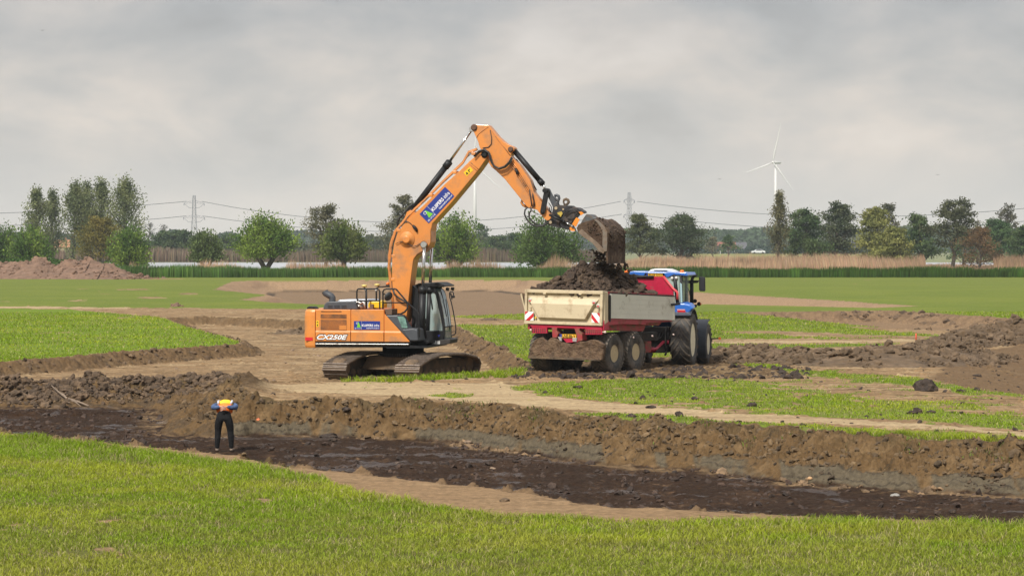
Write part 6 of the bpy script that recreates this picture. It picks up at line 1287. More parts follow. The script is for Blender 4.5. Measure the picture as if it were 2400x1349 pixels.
mb = MB(); mb.box((4.3, -.8, .55), (4.75, -.45, .95)); mb.build("valve_box", RED_D, trl, bevel=.02)
for i, (x, z_) in enumerate(((.9, 1.1), (2.3, 1.1), (3.9, 1.08))):
    p = Vector((x + 1.2, -HW + .02, 1.18)); mb = MB(); mb.lathe([(0, .035), (.05, .03)], p, (0, -1, 0), 8); mb.build("marker_lamp", bpy.data.materials["marker_lens"], trl)
# --- tractor -----------------------------------------------------------------
trc = empty('tractor', (tt_.ox, tt_.oy, tt_.g), tt_.rz, "blue tractor with amber beacons hitched to the soil trailer", "tractor")
BLUE = mat("blue_paint", (.03, .135, .48), .32, var=.05, coat=.4, dirt=.15, dirtcol=(.12, .14, .2)); GREYF = mat("grey_fender_plastic", (.038, .045, .060), .45, var=.12, dirt=.25, dirtcol=(.1, .09, .08))
RIMW = mat("cream_white_rim", (.72, .66, .48), .45, var=.05, dirt=.25, dirtcol=(.3, .22, .14))
tyre(trc, (0, -1.30 + .36, 1.01), 1.02, .72, -1, nl=20, rimf=.56, tm=TYRE2, rm=RIMW, ang=.5); tyre(trc, (0, 1.30 - .36, 1.01), 1.02, .72, 1, nl=20, rimf=.56, tm=TYRE2, rm=RIMW, phase=.1, ang=.5)
tyre(trc, (2.72, -1.12, .76), .77, .60, -1, nl=18, rimf=.5, tm=TYRE2, rm=RIMW, ang=.5); tyre(trc, (2.72, 1.12, .76), .77, .60, 1, nl=18, rimf=.5, tm=TYRE2, rm=RIMW, phase=.1, ang=.5)
def RT(l, x, C=C13): return [tt_.RR(a, b, x) for a, b in C(l)]
XB = -.45
def tplate(l, x0, x1, nm, m_, par=None, C=C13, bevel=0, ref=XB):
    A = RT(l, ref, C); mb = MB(); mb.prism([Vector((x0, p.y, p.z)) for p in A], [Vector((x1, p.y, p.z)) for p in A]); return mb.build(nm, m_, par or trc, bevel=bevel)
roof = tplate([(1285 - 1612, 290 - 20), (-310, 215), (-200, 200), (160, 222), (250, 235), (820, 240), (950, 222), (1100, 232), (1240, 245), (1430, 245), (1500, 330), (1480, 352), (1330, 340), (1200, 322), (1000, 330), (900, 385), (850, 405), (800, 360), (740, 275), (160, 270), (120, 345), (-40, 330), (-200, 300), (-330, 310)], XB, XB + 1.95, "cab_roof", BLUE, bevel=.03)
tplate([(160, 278), (735, 280), (790, 360), (790, 400), (60, 400), (130, 345)], XB + .04, XB + .3, "roof_underside", BLK)
mb = MB(); A = RT([(250, 235), (330, 150), (480, 125), (850, 130), (960, 165), (1090, 225)], XB + .35); mb.prism([p for p in A], [p + Vector((1.0, 0, 0)) for p in A]); hh = mb.build("roof_hatch", mat("white_hatch", (.62, .63, .62), .4, var=.05), roof, bevel=.02)
mb = MB(); A = RT([(440, 172), (850, 176), (850, 192), (440, 188)], XB + .33); mb.prism([p for p in A], [p + Vector((.03, 0, 0)) for p in A]); mb.build("hatch_slot", BLK, roof)
pl2 = tplate([(200, 290), (705, 292), (705, 375), (190, 375)], XB - .02, XB + .02, "number_plate", bpy.data.materials["plate_yellow"])
tplate([(192, 290), (255, 291), (250, 375), (186, 375)], XB - .026, XB - .02, "plate_band", NAVY, pl2)
a, b = tt_.RR(*C13([(275, 372)])[0], XB), tt_.RR(*C13([(695, 302)])[0], XB)
fit_text("plate_lettering", "TJ-18-GXX", pl2, (XB - .023, a.y, a.z), (0, -1, 0), (-1, 0, 0), a.y - b.y, b.z - a.z, BLK, off=.012, ext=.003)
AMB = bpy.data.materials["amber_lens"]
for (px, py) in ((1598.5, 641.5), (1469, 641)):
    c = tt_.RR(px, py, XB + .15); mb = MB(); mb.lathe([(-.03, .055), (0, .07), (.0, .085), (.10, .082), (.135, .06), (.145, 0)], c, (0, 0, 1), 18); o = mb.build("beacon", AMB, trc); mb = MB(); mb.lathe([(-.10, .05), (-.03, .06)], c, (0, 0, 1), 12); mb.tube([c + Vector((0, 0, -.1)), c + Vector((.1, .0, -.25))], .02, 6); mb.build("beacon_base", BLK, o)
for (x, y) in ((1000, 420), (1130, 410)):
    c = RT([(x, y)], XB)[0]; mb = MB(); mb.lathe([(0, .055), (.03, .05), (.031, 0)], (XB + .02, c.y, c.z), (-1, 0, 0), 14); mb.build("work_lamp", mat("lamp_glass", (.6, .6, .58), .2) if "lamp_glass" not in bpy.data.materials else bpy.data.materials["lamp_glass"], trc)
# cab box: glass all round with pillars
zt = RT([(900, 385)], XB)[0].z; zf = RT([(1300, 1200)], XB)[0].z; yR = RT([(1270, 600)], XB)[0].y; yL = .85
yR2 = RT([(1150, 1100)], XB)[0].y
def cabbar(p, q, w, nm="cab_pillar"):
    mb = MB(); mb.tube([p, q], w, 6); return mb.build(nm, BLK, trc)
for (x, yy) in ((XB + .05, yR), (XB + .9, yR + .02), (XB + 1.7, yR + .1)): cabbar((x, yy, zt + .1), (x, yy - .04, zf - .3), .055)
for (x, yy) in ((XB + .05, yL), (XB + .9, yL), (XB + 1.7, yL - .1)): cabbar((x, yy, zt + .1), (x, yy, zf - .3), .05)
cabbar((XB + .05, yR + .24, zt + .1), (XB + .05, yR + .12, zf), .07)
mb = MB(); mb.box((XB + .05, yR + .05, zf - .35), (XB + .06, yL, zt + .05)); mb.build("rear_window", GLASS, trc)
mb = MB(); mb.box((XB + .05, yR - .03, zf - .3), (XB + 1.7, yR - .02, zt + .05)); mb.build("side_window", GLASS, trc)
mb = MB(); mb.box((XB + .05, yL + .02, zf - .3), (XB + 1.7, yL + .03, zt + .05)); mb.build("side_window", GLASS, trc)
mb = MB(); mb.box((XB + 1.7, yR + .1, zf - .3), (XB + 1.71, yL - .1, zt + .05)); mb.build("windscreen", GLASS, trc)
mb = MB(); mb.box((XB + .1, yR + .05, zf - .6), (XB + 1.7, yL - .05, zf - .3)); mb.build("cab_floor", BLK, trc)
mb = MB(); mb.box((XB + .35, -.28, zf - .35), (XB + .85, .28, zf + .02)); mb.box((XB + .22, -.26, zf + .0), (XB + .36, .26, zf + .62)); mb.build("driver_seat", bpy.data.materials["seat_fabric"], trc, bevel=.05)
mb = MB(); A = RT([(1250, 560), (1310, 600), (1330, 1180), (1270, 1190)], XB); mb.prism([p + Vector((-.02, 0, 0)) for p in A], [p + Vector((-.01, 0, 0)) for p in A]); mb.build("pillar_glass", GLASSB, trc)
# stack, mirror, arms
mb = MB(); st_ = [(1615, 1330), (1615, 480)]; xs_ = 1.35
mb.tube([tt_.RR(*C13([p])[0], xs_) for p in st_], .070, 14); o = mb.build("exhaust_stack", BLK, trc)
mb = MB(); mb.tube([tt_.RR(*C13([p])[0], xs_) for p in ((1625, 490), (1630, 440), (1655, 385), (1700, 345), (1770, 318))], .06, 12, cap=False); mb.build("stack_bend", mat("stack_grey", (.035, .035, .04), .5), o)
mb = MB(); A = [tt_.RR(*C13([p])[0], xs_ - .1) for p in ((1360, 495), (1835, 490), (1835, 520), (1800, 570), (1400, 590), (1360, 540))]; mb.prism(A, [p + Vector((.06, 0, 0)) for p in A]); mb.build("mirror_arm", BLK, trc)
mb = MB(); A = [tt_.RR(*C13([p])[0], xs_ - .15) for p in ((1860, 375), (1990, 372), (2030, 410), (2035, 800), (2010, 835), (1880, 830), (1845, 790), (1840, 400))]; mb.prism(A, [p + Vector((.09, 0, 0)) for p in A]); mi_ = mb.build("mirror", BLK, trc, bevel=.012)
mb = MB(); A = [tt_.RR(*C13([p])[0], xs_ - .155) for p in ((1880, 400), (2005, 400), (2012, 790), (1880, 795))]; mb.prism(A, [p + Vector((.004, 0, 0)) for p in A]); mb.build("mirror_glass", mat("mirror_glass", (.03, .035, .04), .08, 0, var=0), mi_)
mb = MB(); mb.tube([tt_.RR(*C13([p])[0], xs_ - .2) for p in ((1370, 640), (1430, 660), (1500, 740), (1550, 850), (1570, 1000), (1570, 1200))], .018, 6); mb.tube([tt_.RR(*C13([p])[0], xs_ - .2) for p in ((1430, 1225), (1560, 1228))], .03, 6); mb.build("grab_rail", BLK, trc)
for (x, y, r_, m_) in ((1720, 1135, .075, BLK), (1845, 1225, .075, BLK), (1730, 1290, .06, BLK)):
    c = tt_.RR(*C13([(x, y)])[0], xs_ + .2); mb = MB(); mb.lathe([(-.07, r_ * .6), (0, r_), (.02, r_)], c, (-1, 0, 0), 14); mb.tube([c, c + Vector((0, .25, -.1))], .018, 5); o = mb.build("front_lamp", m_, trc)
    if x == 1845: mb = MB(); mb.lathe([(0, .045), (.01, .04)], c + Vector((.0, -.06, 0)), (-.3, -1, 0), 12); mb.build("indicator_lens", AMB, o)
# right rear fender
A = [tt_.RR(a, b, XB - .05) for a, b in C4([(1782, 500), (1830, 482), (1900, 484), (1965, 500), (2005, 545), (1975, 560), (1905, 668), (1790, 674)])]
mb = MB(); mb.prism(A, [p + Vector((.5, 0, .06)) for p in A]); fe = mb.build("rear_fender", BLUE, trc, bevel=.05)
A = [tt_.RR(a, b, XB - .07) for a, b in C4([(1816, 550), (1905, 552), (1912, 585), (1822, 585)])]; mb = MB(); mb.prism(A, [p + Vector((.05, 0, 0)) for p in A]); tl2 = mb.build("rear_light", REDR, fe, bevel=.01)
A = [tt_.RR(a, b, XB - .075) for a, b in C4([(1816, 550), (1905, 552), (1906, 563), (1817, 562)])]; mb = MB(); mb.prism(A, [p + Vector((.01, 0, 0)) for p in A]); mb.build("light_strip", mat("pink_lens", (.7, .35, .35), .3), fe)
mb = MB(); Rf = 1.10
def arc_fender(x0, z0, Rr, y0, y1, a0, a1, th, nm, m_, n=16):
    V = []; Fs = []
    for i in range(n + 1):
        g = R(a0 + (a1 - a0) * i / n)
        for (yy, rr_) in ((y0, Rr), (y1, Rr), (y1, Rr - th), (y0, Rr - th)): V.append((x0 + math.sin(g) * rr_, yy, z0 + math.cos(g) * rr_))
    for i in range(n):
        for q in range(4): Fs.append((i * 4 + q, i * 4 + (q + 1) % 4, (i + 1) * 4 + (q + 1) % 4, (i + 1) * 4 + q))
    Fs += [(0, 1, 2, 3), (n * 4 + 3, n * 4 + 2, n * 4 + 1, n * 4)]; mb = MB(); mb.add(V, Fs); return mb.build(nm, m_, trc, bevel=.01)
arc_fender(0, 1.01, 1.14, -1.30, -.62, -38, 50, .05, "wheel_arch", GREYF); arc_fender(0, 1.01, 1.14, .62, 1.30, -38, 50, .05, "wheel_arch", GREYF)
arc_fender(2.72, .76, .92, -1.44, -.82, -122, -5, .05, "front_fender", GREYF); arc_fender(2.72, .76, .92, .82, 1.44, -122, -5, .05, "front_fender", GREYF)
# body, bonnet, rear linkage
mb = MB(); mb.prism([(1.3, -.45, 1.35), (1.3, .45, 1.35), (1.3, .48, 1.9), (1.3, .3, 2.05), (1.3, -.3, 2.05), (1.3, -.48, 1.9)], [(3.7, -.38, 1.2), (3.7, .38, 1.2), (3.6, .38, 1.6), (3.5, .25, 1.72), (3.5, -.25, 1.72), (3.6, -.38, 1.6)]); mb.build("bonnet", BLUE, trc, bevel=.05)
mb = MB(); mb.box((-.5, -.4, .55), (3.4, .4, 1.35)); mb.box((-.25, -.95, .85), (.25, .95, 1.15)); mb.box((2.55, -.95, .6), (2.9, .95, .85)); mb.box((-.65, -.5, 1.0), (-.4, .5, 1.5)); mb.build("gearbox", DARKM, trc, bevel=.03)
mb = MB()
for sg in (-.42, .42):
    mb.tube([(-.5, sg, .9), (-1.1, sg * 1.1, .55), (-1.2, sg * 1.1, .52)], .04, 6); mb.tube([(-.6, sg, 1.5), (-.95, sg, 1.35), (-.98, sg * 1.05, .6)], .03, 6); mb.lathe([(0, .06), (.5, .06)], (-.75, sg * 1.2, .8), (0, 0, 1), 10)
for i in range(6): mb.tube([(-.55, -.3 + i * .11, 1.35), (-.9, -.28 + i * .1, 1.15), (-1.2, -.1 + i * .04, 1.0), (-1.6, -.1 + i * .04, 1.1)], .018, 5)
mb.build("rear_linkage", DARKM, trc)
mb = MB(); mb.lathe([(0, .09), (.08, .09)], (-.75, -.45, .95), (0, -1, 0), 12); mb.build("link_ball", RED, trc)
mb = MB(); c = Vector((3.2, -1.75, .95)); mb.tube([(3.2, -1.2, .92), c], .025, 6); o = mb.build("lamp_bracket", BLK, trc); mb = MB(); mb.lathe([(0, .05), (.06, .05)], c, (-1, 0, 0), 10); mb.build("indicator_lens", AMB, o)
# --- load of soil -------------------------------------------------------------
def clod_mesh(seed, n=3, amp=.35, sq=.7):
    import bmesh
    bm = bmesh.new(); bmesh.ops.create_icosphere(bm, subdivisions=n, radius=1.0); V = np.array([v.co[:] for v in bm.verts]); Fc = np.array([[v.index for v in f.verts] for f in bm.faces]); bm.free()
    r = np.random.default_rng(seed); o = r.random(3) * 50
    d = fbm(V[:, 0] * 1.1 + o[0], V[:, 1] * 1.1 + V[:, 2] * .9 + o[1], 3, .6) * amp + fbm(V[:, 2] * 2.6 + o[2], V[:, 0] * 2.3 - V[:, 1] * 2.1 + o[1], 3, .6) * amp * .6
    V = V * (1 + d)[:, None]; V[:, 2] *= sq; V[:, 2] = np.maximum(V[:, 2], -.35 * sq); return V, Fc
PROTO_S = [clod_mesh(100 + i, 1, .6, .62 + .25 * (i % 3) / 2) for i in range(8)]
PROTO = [clod_mesh(100 + i, 2, .55, .62 + .25 * (i % 3) / 2) for i in range(8)]
def scatter_clods(P, Sz, seed, pro=None):
    """merge many clods: positions P (n,3), sizes Sz"""
    r = np.random.default_rng(seed); Vs, Fs, o = [], [], 0
    for p, s_ in zip(P, Sz):
        V, Fc = (pro or PROTO)[r.integers(8)]; g = r.random() * 6.283; c, s2 = math.cos(g), math.sin(g); sx = s_ * (.75 + .5 * r.random())
        tl, rl = r.normal() * .5, r.normal() * .5; V = np.stack([V[:, 0], V[:, 1] - tl * V[:, 2], V[:, 2] + tl * V[:, 1]], 1); V = np.stack([V[:, 0] - rl * V[:, 2], V[:, 1], V[:, 2] + rl * V[:, 0]], 1)
        W_ = np.stack([(V[:, 0] * c - V[:, 1] * s2) * sx, (V[:, 0] * s2 + V[:, 1] * c) * s_, V[:, 2] * s_], 1) + np.array(p)[None]
        Vs.append(W_); Fs.append(Fc + o); o += len(V)
    return np.concatenate(Vs), np.concatenate(Fs)
gx, gy = np.meshgrid(np.linspace(.14, L5 - .12, 150), np.linspace(-HW + .14, HW - .14, 100), indexing='ij')
pk = lambda cx_, cy_, h_, w1, w2: h_ * np.exp(-(((gx - cx_) / w1) ** 2 + ((gy - cy_) / w2) ** 2))
hgt_ = pk(2.6, .1, .74, 1.25, 1.0) + pk(1.6, .5, .5, .9, .7) + pk(3.4, -.5, .35, .8, .6) + pk(.5, 1.1, .20, .5, .4) + pk(1.2, -.3, .25, .9, .9)
edge = np.minimum.reduce([gx - .14, L5 - .12 - gx, gy + HW - .14, HW - .14 - gy]); rimz = zrs + (zfs - zrs) * gx / L5
gz = rimz - .12 + hgt_ * sstep(-.1, .4, edge) + .05 + fbm(gx * 1.4, gy * 1.4, 4, .6) * .14 + np.abs(fbm(gx * 4, gy * 4, 4, .65)) * .16 - .35 * sstep(3.9, 5.0, gx) * (gy > -1.5)
V1_ = np.stack([gx.ravel(), gy.ravel(), gz.ravel()], 1); id_ = np.arange(150 * 100).reshape(150, 100); Q_ = np.stack([id_[:-1, :-1].ravel(), id_[1:, :-1].ravel(), id_[1:, 1:].ravel(), id_[:-1, 1:].ravel()], 1)
T1 = np.concatenate([Q_[:, [0, 1, 2]], Q_[:, [0, 2, 3]]])
r = np.random.default_rng(5); ii = r.integers(0, len(V1_), 1500); sz = .025 + .13 * r.random(1500) ** 3.2; Vc, Fc_ = scatter_clods(V1_[ii] + np.array([0, 0, .02]), sz, 6)
big = [(.62, 1.12, .30, .17), (.30, 1.25, .12, .13), (2.2, -.3, 1.02, .2), (3.2, -1.15, .25, .2), (2.7, .3, .98, .22), (3.9, -1.2, .08, .2), (1.7, -1.1, .1, .15), (1.1, .9, .38, .18)]
Vb, Fb = scatter_clods([(a, b, zrs + (zfs - zrs) * a / L5 - .08 + c) for a, b, c, s_ in big], [s_ for *_, s_ in big], 9)
load = np_mesh("soil_load", np.concatenate([V1_, Vc, Vb]), np.concatenate([T1, Fc_ + len(V1_), Fb + len(V1_) + len(Vc)]), SOILM, smooth=False, nper=3)
load.location = (ta.ox, ta.oy, ta.g); load.rotation_euler = (0, 0, ta.rz); tag(load, "dark clumpy soil heaped in the trailer", "soil")
# soil caked on the bucket's back
r = np.random.default_rng(77); Pc, Sc = [], []
for i in range(210):
    k = int(r.integers(0, len(S3) - 2)); t = r.random(); p = S3[k].lerp(S3[k + 1], t); v = BW0 + (BW1 - BW0) * r.random()
    if fbm(np.array([p.x * 1.6 + v * 1.3]), np.array([p.z * 1.6 + v]), 3)[0] < -.08: continue
    q_ = p + nrm[k] * .005; Pc.append((q_.x, v, q_.z)); Sc.append(.012 + .045 * r.random() ** 2)
for i in range(45):
    k = int(r.integers(2, len(S3) - 3)); p = S3[k].lerp(ex(*crop([(1240, 820)], 6.131, 1180, 420)[0], BW0), .15 + .6 * r.random()); Pc.append((p.x, BW0 - .02, p.z)); Sc.append(.01 + .035 * r.random() ** 2)
Vk, Fk = scatter_clods(Pc, Sc, 78); np_mesh("caked_soil", Vk, Fk, SOILM, parent=bu, smooth=False, nper=3)["kind"] = "stuff"
# soil dropping from the bucket
r = np.random.default_rng(8); Pf, Sf = [], []
for (cx_, cy_, sx, sy, n, s0) in ((1398, 593, 7, 5, 26, .045), (1410, 606, 9, 6, 30, .035), (1402, 600, 12, 8, 22, .02), (1448, 622, 10, 7, 30, .04), (1440, 632, 14, 5, 26, .06), (1472, 560, 3, 26, 7, .018), (1420, 625, 16, 6, 30, .05)):
    for i in range(n):
        p = at(cx_ + r.normal() * sx, cy_ + r.normal() * sy, 78.9 + r.normal() * .3); Pf.append(tuple(p)); Sf.append(s0 * (.4 + 1.2 * r.random()))
Vf, Ff = scatter_clods(Pf, Sf, 10); fo_ = np_mesh("falling_soil", Vf, Ff, SOILM, smooth=False, nper=3); tag(fo_, "dark crumbs of soil dropping from the bucket onto the load", "soil", kind='stuff')
# ------------------------------------------------------------------ worker bending over in the pit
def skin_obj(name, J, E, m, parent, sub=2, flat=None):
    """J: {key: (pos, (rx, ry))}; one continuous skinned surface"""
    keys = list(J); me = bpy.data.meshes.new(name); me.from_pydata([J[k][0] for k in keys], [(keys.index(a), keys.index(b)) for a, b in E], [])
    o = bpy.data.objects.new(name, me); col.objects.link(o); sk = o.modifiers.new("skin", 'SKIN'); sk.use_smooth_shade = True; sk.branch_smoothing = .6
    if not me.skin_vertices: 
        o.data.update()
    lay = me.skin_vertices[0] if len(me.skin_vertices) else None
    if lay is None:
        bpy.context.view_layer.objects.active = o; o.select_set(True); bpy.ops.object.skin_root_mark() if False else None
    for i, k in enumerate(keys): lay.data[i].radius = J[k][1]; lay.data[i].use_root = (i == 0)
    su = o.modifiers.new("sub", 'SUBSURF'); su.levels = sub; su.render_levels = sub
    bpy.context.view_layer.update(); ev = o.evaluated_get(bpy.context.evaluated_depsgraph_get()); nm = bpy.data.meshes.new_from_object(ev); nm.name = name
    bpy.data.objects.remove(o); nm.materials.clear(); nm.materials.append(m); nm.polygons.foreach_set("use_smooth", [True] * len(nm.polygons)); n = bpy.data.objects.new(name, nm); col.objects.link(n); n.parent = parent; return n
SKIN = mat("skin", (.45, .24, .17), .55, var=.05); TROU = mat("black_trousers", (.010, .010, .011), .9, var=.3, nscale=8, bump=.4, bscale=12, spec=.2); DENIM = mat("blue_sleeve", (.055, .095, .20), .8, var=.2, nscale=12, bump=.3, bscale=20)
VEST = mat("safety_vest_orange", (.95, .20, .02), .6, var=.06, bump=.2, bscale=12); VESTY = mat("safety_vest_yellow", (.95, .55, .02), .6, var=.06); STRIPE = mat("reflective_stripe", (.55, .55, .60), .4, .2); SHOE = mat("muddy_shoe", (.25, .19, .15), .85, var=.3, nscale=20, bump=.4); HAIR = mat("dark_hair", (.03, .018, .012), .8)
fx, fy, _ = wpt(525.5, 1060, -.9); gz_ = float(ground_z(fx, fy)[0]); fy2 = fy
per = empty('person', (fx, fy2, gz_ + .01), 0, "worker in orange and yellow vest and black trousers bending over with hands clasped behind", "person")
J = {'pel': ((0, -.05, .97), (.13, .11)), 'sp': ((0, .10, 1.06), (.13, .10)), 'ch': ((0, .30, 1.12), (.15, .11)), 'nk': ((0, .46, 1.11), (.055, .055)), 'hd': ((0, .54, 1.05), (.075, .085)), 'hd2': ((0, .62, .98), (.085, .10)), 'hd3': ((0, .66, .90), (.05, .06))}
E_ = [('pel', 'sp'), ('sp', 'ch'), ('ch', 'nk'), ('nk', 'hd'), ('hd', 'hd2'), ('hd2', 'hd3')]
for s, sg in (('l', -1), ('r', 1)):
    ax_ = .17 * sg + (.01 if sg > 0 else 0)
    J.update({s + 'hip': ((.10 * sg, -.04, .90), (.095, .095)), s + 'kn': ((.145 * sg, .02, .50), (.058, .06)), s + 'an': ((ax_, -.02, .09), (.04, .045)), s + 'to': ((ax_ * 1.08, .14, .04), (.04, .03)),
              s + 'sh': ((.19 * sg, .36, 1.12), (.065, .065)), s + 'el': ((.265 * sg, .06, 1.08), (.045, .045)), s + 'wr': ((.075 * sg, -.14, 1.125), (.028, .028)), s + 'pa': ((.02 * sg, -.175, 1.10 - .03 * (sg > 0)), (.03, .022))})
    E_ += [('pel', s + 'hip'), (s + 'hip', s + 'kn'), (s + 'kn', s + 'an'), (s + 'an', s + 'to'), ('ch', s + 'sh'), (s + 'sh', s + 'el'), (s + 'el', s + 'wr'), (s + 'wr', s + 'pa')]
    for f in range(4):
        a = (-.035 * sg, -.19 - .004 * f, 1.115 - .020 * f - .03 * (sg > 0)); b = (-.075 * sg, -.175, 1.105 - .021 * f - .03 * (sg > 0)); J[s + 'f%da' % f] = (a, (.0095, .0095)); J[s + 'f%db' % f] = (b, (.008, .008)); E_ += [(s + 'pa', s + 'f%da' % f), (s + 'f%da' % f, s + 'f%db' % f)]
    J[s + 'ta'] = ((.015 * sg, -.185, 1.145), (.011, .011)); J[s + 'tb'] = ((-.02 * sg, -.185, 1.155), (.009, .009)); E_ += [(s + 'pa', s + 'ta'), (s + 'ta', s + 'tb')]
body = skin_obj("body", J, E_, SKIN, per)
JT = {'pel': ((0, -.07, .95), (.215, .16)), 'w': ((0, .05, 1.02), (.185, .125))}; ET = [('pel', 'w')]
for s, sg in (('l', -1), ('r', 1)):
    ax_ = .17 * sg + (.01 if sg > 0 else 0); JT.update({s + 'h': ((.125 * sg, -.06, .84), (.135, .13)), s + 'th': ((.145 * sg, -.02, .66), (.108, .11)), s + 'k': ((.155 * sg, .01, .50), (.086, .085)), s + 'k2': ((.16 * sg, 0, .43), (.094, .085)), s + 'c': ((ax_ * .98, -.02, .28), (.076, .078)), s + 'a': ((ax_, -.02, .16), (.058, .06)), s + 'b': ((ax_, -.03, .06), (.056, .058))})
    ET += [('pel', s + 'h'), (s + 'h', s + 'th'), (s + 'th', s + 'k'), (s + 'k', s + 'k2'), (s + 'k2', s + 'c'), (s + 'c', s + 'a'), (s + 'a', s + 'b')]
skin_obj("trousers", JT, ET, TROU, per)
skin_obj("vest", {'a': ((0, -.0, .955), (.245, .16)), 'b': ((0, .10, 1.05), (.225, .155)), 'c': ((0, .28, 1.12), (.21, .145)), 'd': ((0, .40, 1.13), (.15, .12))}, [('a', 'b'), ('b', 'c'), ('c', 'd')], VEST, per)
skin_obj("vest_back_panel", {'a': ((0, .10, 1.105), (.205, .13)), 'c': ((0, .28, 1.165), (.215, .140)), 'd': ((0, .40, 1.15), (.15, .11))}, [('a', 'c'), ('c', 'd')], VESTY, per)
for sg in (-1, 1):
    mb = MB(); mb.tube([(.155 * sg, .05, 1.185), (.172 * sg, .20, 1.232), (.155 * sg, .34, 1.240)], [.022, .03, .022], 8); mb.build("reflective_stripe", STRIPE, per)
    s = 'l' if sg < 0 else 'r'
    skin_obj("sleeve", {'a': ((.18 * sg, .36, 1.12), (.085, .085)), 'b': ((.265 * sg, .18, 1.11), (.07, .075)), 'c': ((.285 * sg, .04, 1.09), (.062, .07)), 'd': ((.19 * sg, -.07, 1.095), (.056, .062)), 'e': ((.085 * sg, -.135, 1.12), (.042, .042))}, [('a', 'b'), ('b', 'c'), ('c', 'd'), ('d', 'e')], DENIM, per)
    ax_ = .17 * sg + (.01 if sg > 0 else 0)
    skin_obj("shoe", {'h': ((ax_, -.06, .055), (.05, .055)), 'm': ((ax_ * 1.05, .06, .05), (.05, .045)), 't': ((ax_ * 1.12, .17, .035), (.042, .035))}, [('h', 'm'), ('m', 't')], SHOE, per)
skin_obj("hair", {'a': ((0, .56, 1.075), (.085, .085)), 'b': ((0, .64, 1.02), (.095, .10)), 'c': ((0, .67, .96), (.08, .07))}, [('a', 'b'), ('b', 'c')], HAIR, per)
# ------------------------------------------------------------------ heaps of soil
DRYSOIL = mat("dry_heap_soil", (.165, .10, .066), .95, var=.3, nscale=1.2, bump=1.0, bscale=4, dirt=.3, dirtcol=(.13, .085, .06), dscale=.8)
RIDGE = mat("ridge_soil", (.095, .062, .034), .95, var=.35, nscale=2.5, bump=1.0, bscale=9, dirt=.4, dirtcol=(.19, .13, .08), dscale=1.4)
CLODM = mat("dark_clod_soil", (.034, .022, .015), .85, var=.4, nscale=6, bump=.9, bscale=20, dirt=.35, dirtcol=(.12, .08, .05), dscale=5)
CLODL = mat("pale_clod_soil", (.22, .155, .105), .95, var=.3, nscale=6, bump=.9, bscale=20)
def heap(name, spine, m, seed, label, ns=160, nt=36, amp=.3, freq=.8, nclod=0, cs=(.05, .2), sharp=1.0, zoff=-.05, cm=None, gnd=True):
    """ridge: spine points (px, D, height, half-width)"""
    sp = np.array([((a - 1200) / F * b, b, h, w) for a, b, h, w in spine]); d = np.r_[0, np.cumsum(np.hypot(np.diff(sp[:, 0]), np.diff(sp[:, 1])))]; t = np.linspace(0, d[-1], ns)
    x = np.interp(t, d, sp[:, 0]); y = np.interp(t, d, sp[:, 1]); h = np.interp(t, d, sp[:, 2]); w = np.interp(t, d, sp[:, 3])
    tx, ty = np.gradient(x), np.gradient(y); L_ = np.hypot(tx, ty); nx, ny = -ty / L_, tx / L_; v = np.linspace(-1, 1, nt); Xh = x[:, None] + nx[:, None] * w[:, None] * v[None]; Yh = y[:, None] + ny[:, None] * w[:, None] * v[None]
    base = ground_z(Xh.ravel(), Yh.ravel()).reshape(Xh.shape) if gnd else 0.0
    pr_ = np.clip(1 - np.abs(v), 0, 1) ** sharp; pr_ = pr_ * .75 + .25 * (1 - v ** 2)
    n = fbm(Xh * freq + seed, Yh * freq + seed, 5, .6)
    ends = np.clip(np.minimum(t, d[-1] - t) / (1.0 * w.mean()), 0, 1)
    Zh = base + zoff + (h[:, None] * pr_[None] * (1 + .35 * n) + amp * np.abs(n) * pr_[None] ** .5 + amp * .35 * fbm(Xh * freq * 4, Yh * freq * 4, 3, .6) * np.sign(pr_[None])) * ends[:, None] ** .6
    V = np.stack([Xh.ravel(), Yh.ravel(), Zh.ravel()], 1); idq = np.arange(ns * nt).reshape(ns, nt); Q = np.stack([idq[:-1, :-1].ravel(), idq[1:, :-1].ravel(), idq[1:, 1:].ravel(), idq[:-1, 1:].ravel()], 1); T3 = np.concatenate([Q[:, [0, 1, 2]], Q[:, [0, 2, 3]]])
    if nclod:
        r = np.random.default_rng(seed); ii = r.integers(0, len(V), nclod); s_ = cs[0] + (cs[1] - cs[0]) * r.random(nclod) ** 2.5; Vc, Fc = scatter_clods(V[ii], s_, seed); V = np.concatenate([V, Vc]); T3 = np.concatenate([T3, Fc + ns * nt])
    return tag(np_mesh(name, V, T3, m, smooth=False, nper=3), label, "soil heap")
heap("soil_heap", [(-420, 316, 1.6, 7), (-200, 316, 2.2, 8), (0, 314, 1.95, 7), (40, 314, 2.1, 7), (70, 314, 2.1, 7), (96, 313, 2.75, 7), (131, 313, 1.8, 7), (163, 313, 2.25, 7), (195, 313, 2.3, 7), (216, 313, 2.55, 7), (233, 312, 1.95, 7), (250, 312, 2.2, 7), (292, 311, 1.5, 6), (340, 310, .1, 4)], DRYSOIL, 31,
     "large brown soil heap at the far left edge of the field", ns=420, nt=60, amp=.35, freq=.35, nclod=1800, cs=(.05, .28))
heap("soil_mound", [(396, 165, .1, .6), (404, 165, .30, .9), (415, 165, .38, 1.0), (426, 165, .2, .7), (432, 165, .05, .5)], DRYSOIL, 32, "small soil mound in the grass beside the left-hand track", ns=40, nt=20, amp=.1, freq=2, nclod=30, cs=(.04, .12))
heap("soil_mound", [(374, 318, .1, 1), (384, 318, .4, 1.5), (394, 318, .1, 1)], DRYSOIL, 33, "tiny soil mound at the foot of the green reeds", ns=30, nt=14, amp=.1, freq=1, nclod=10, cs=(.05, .15))
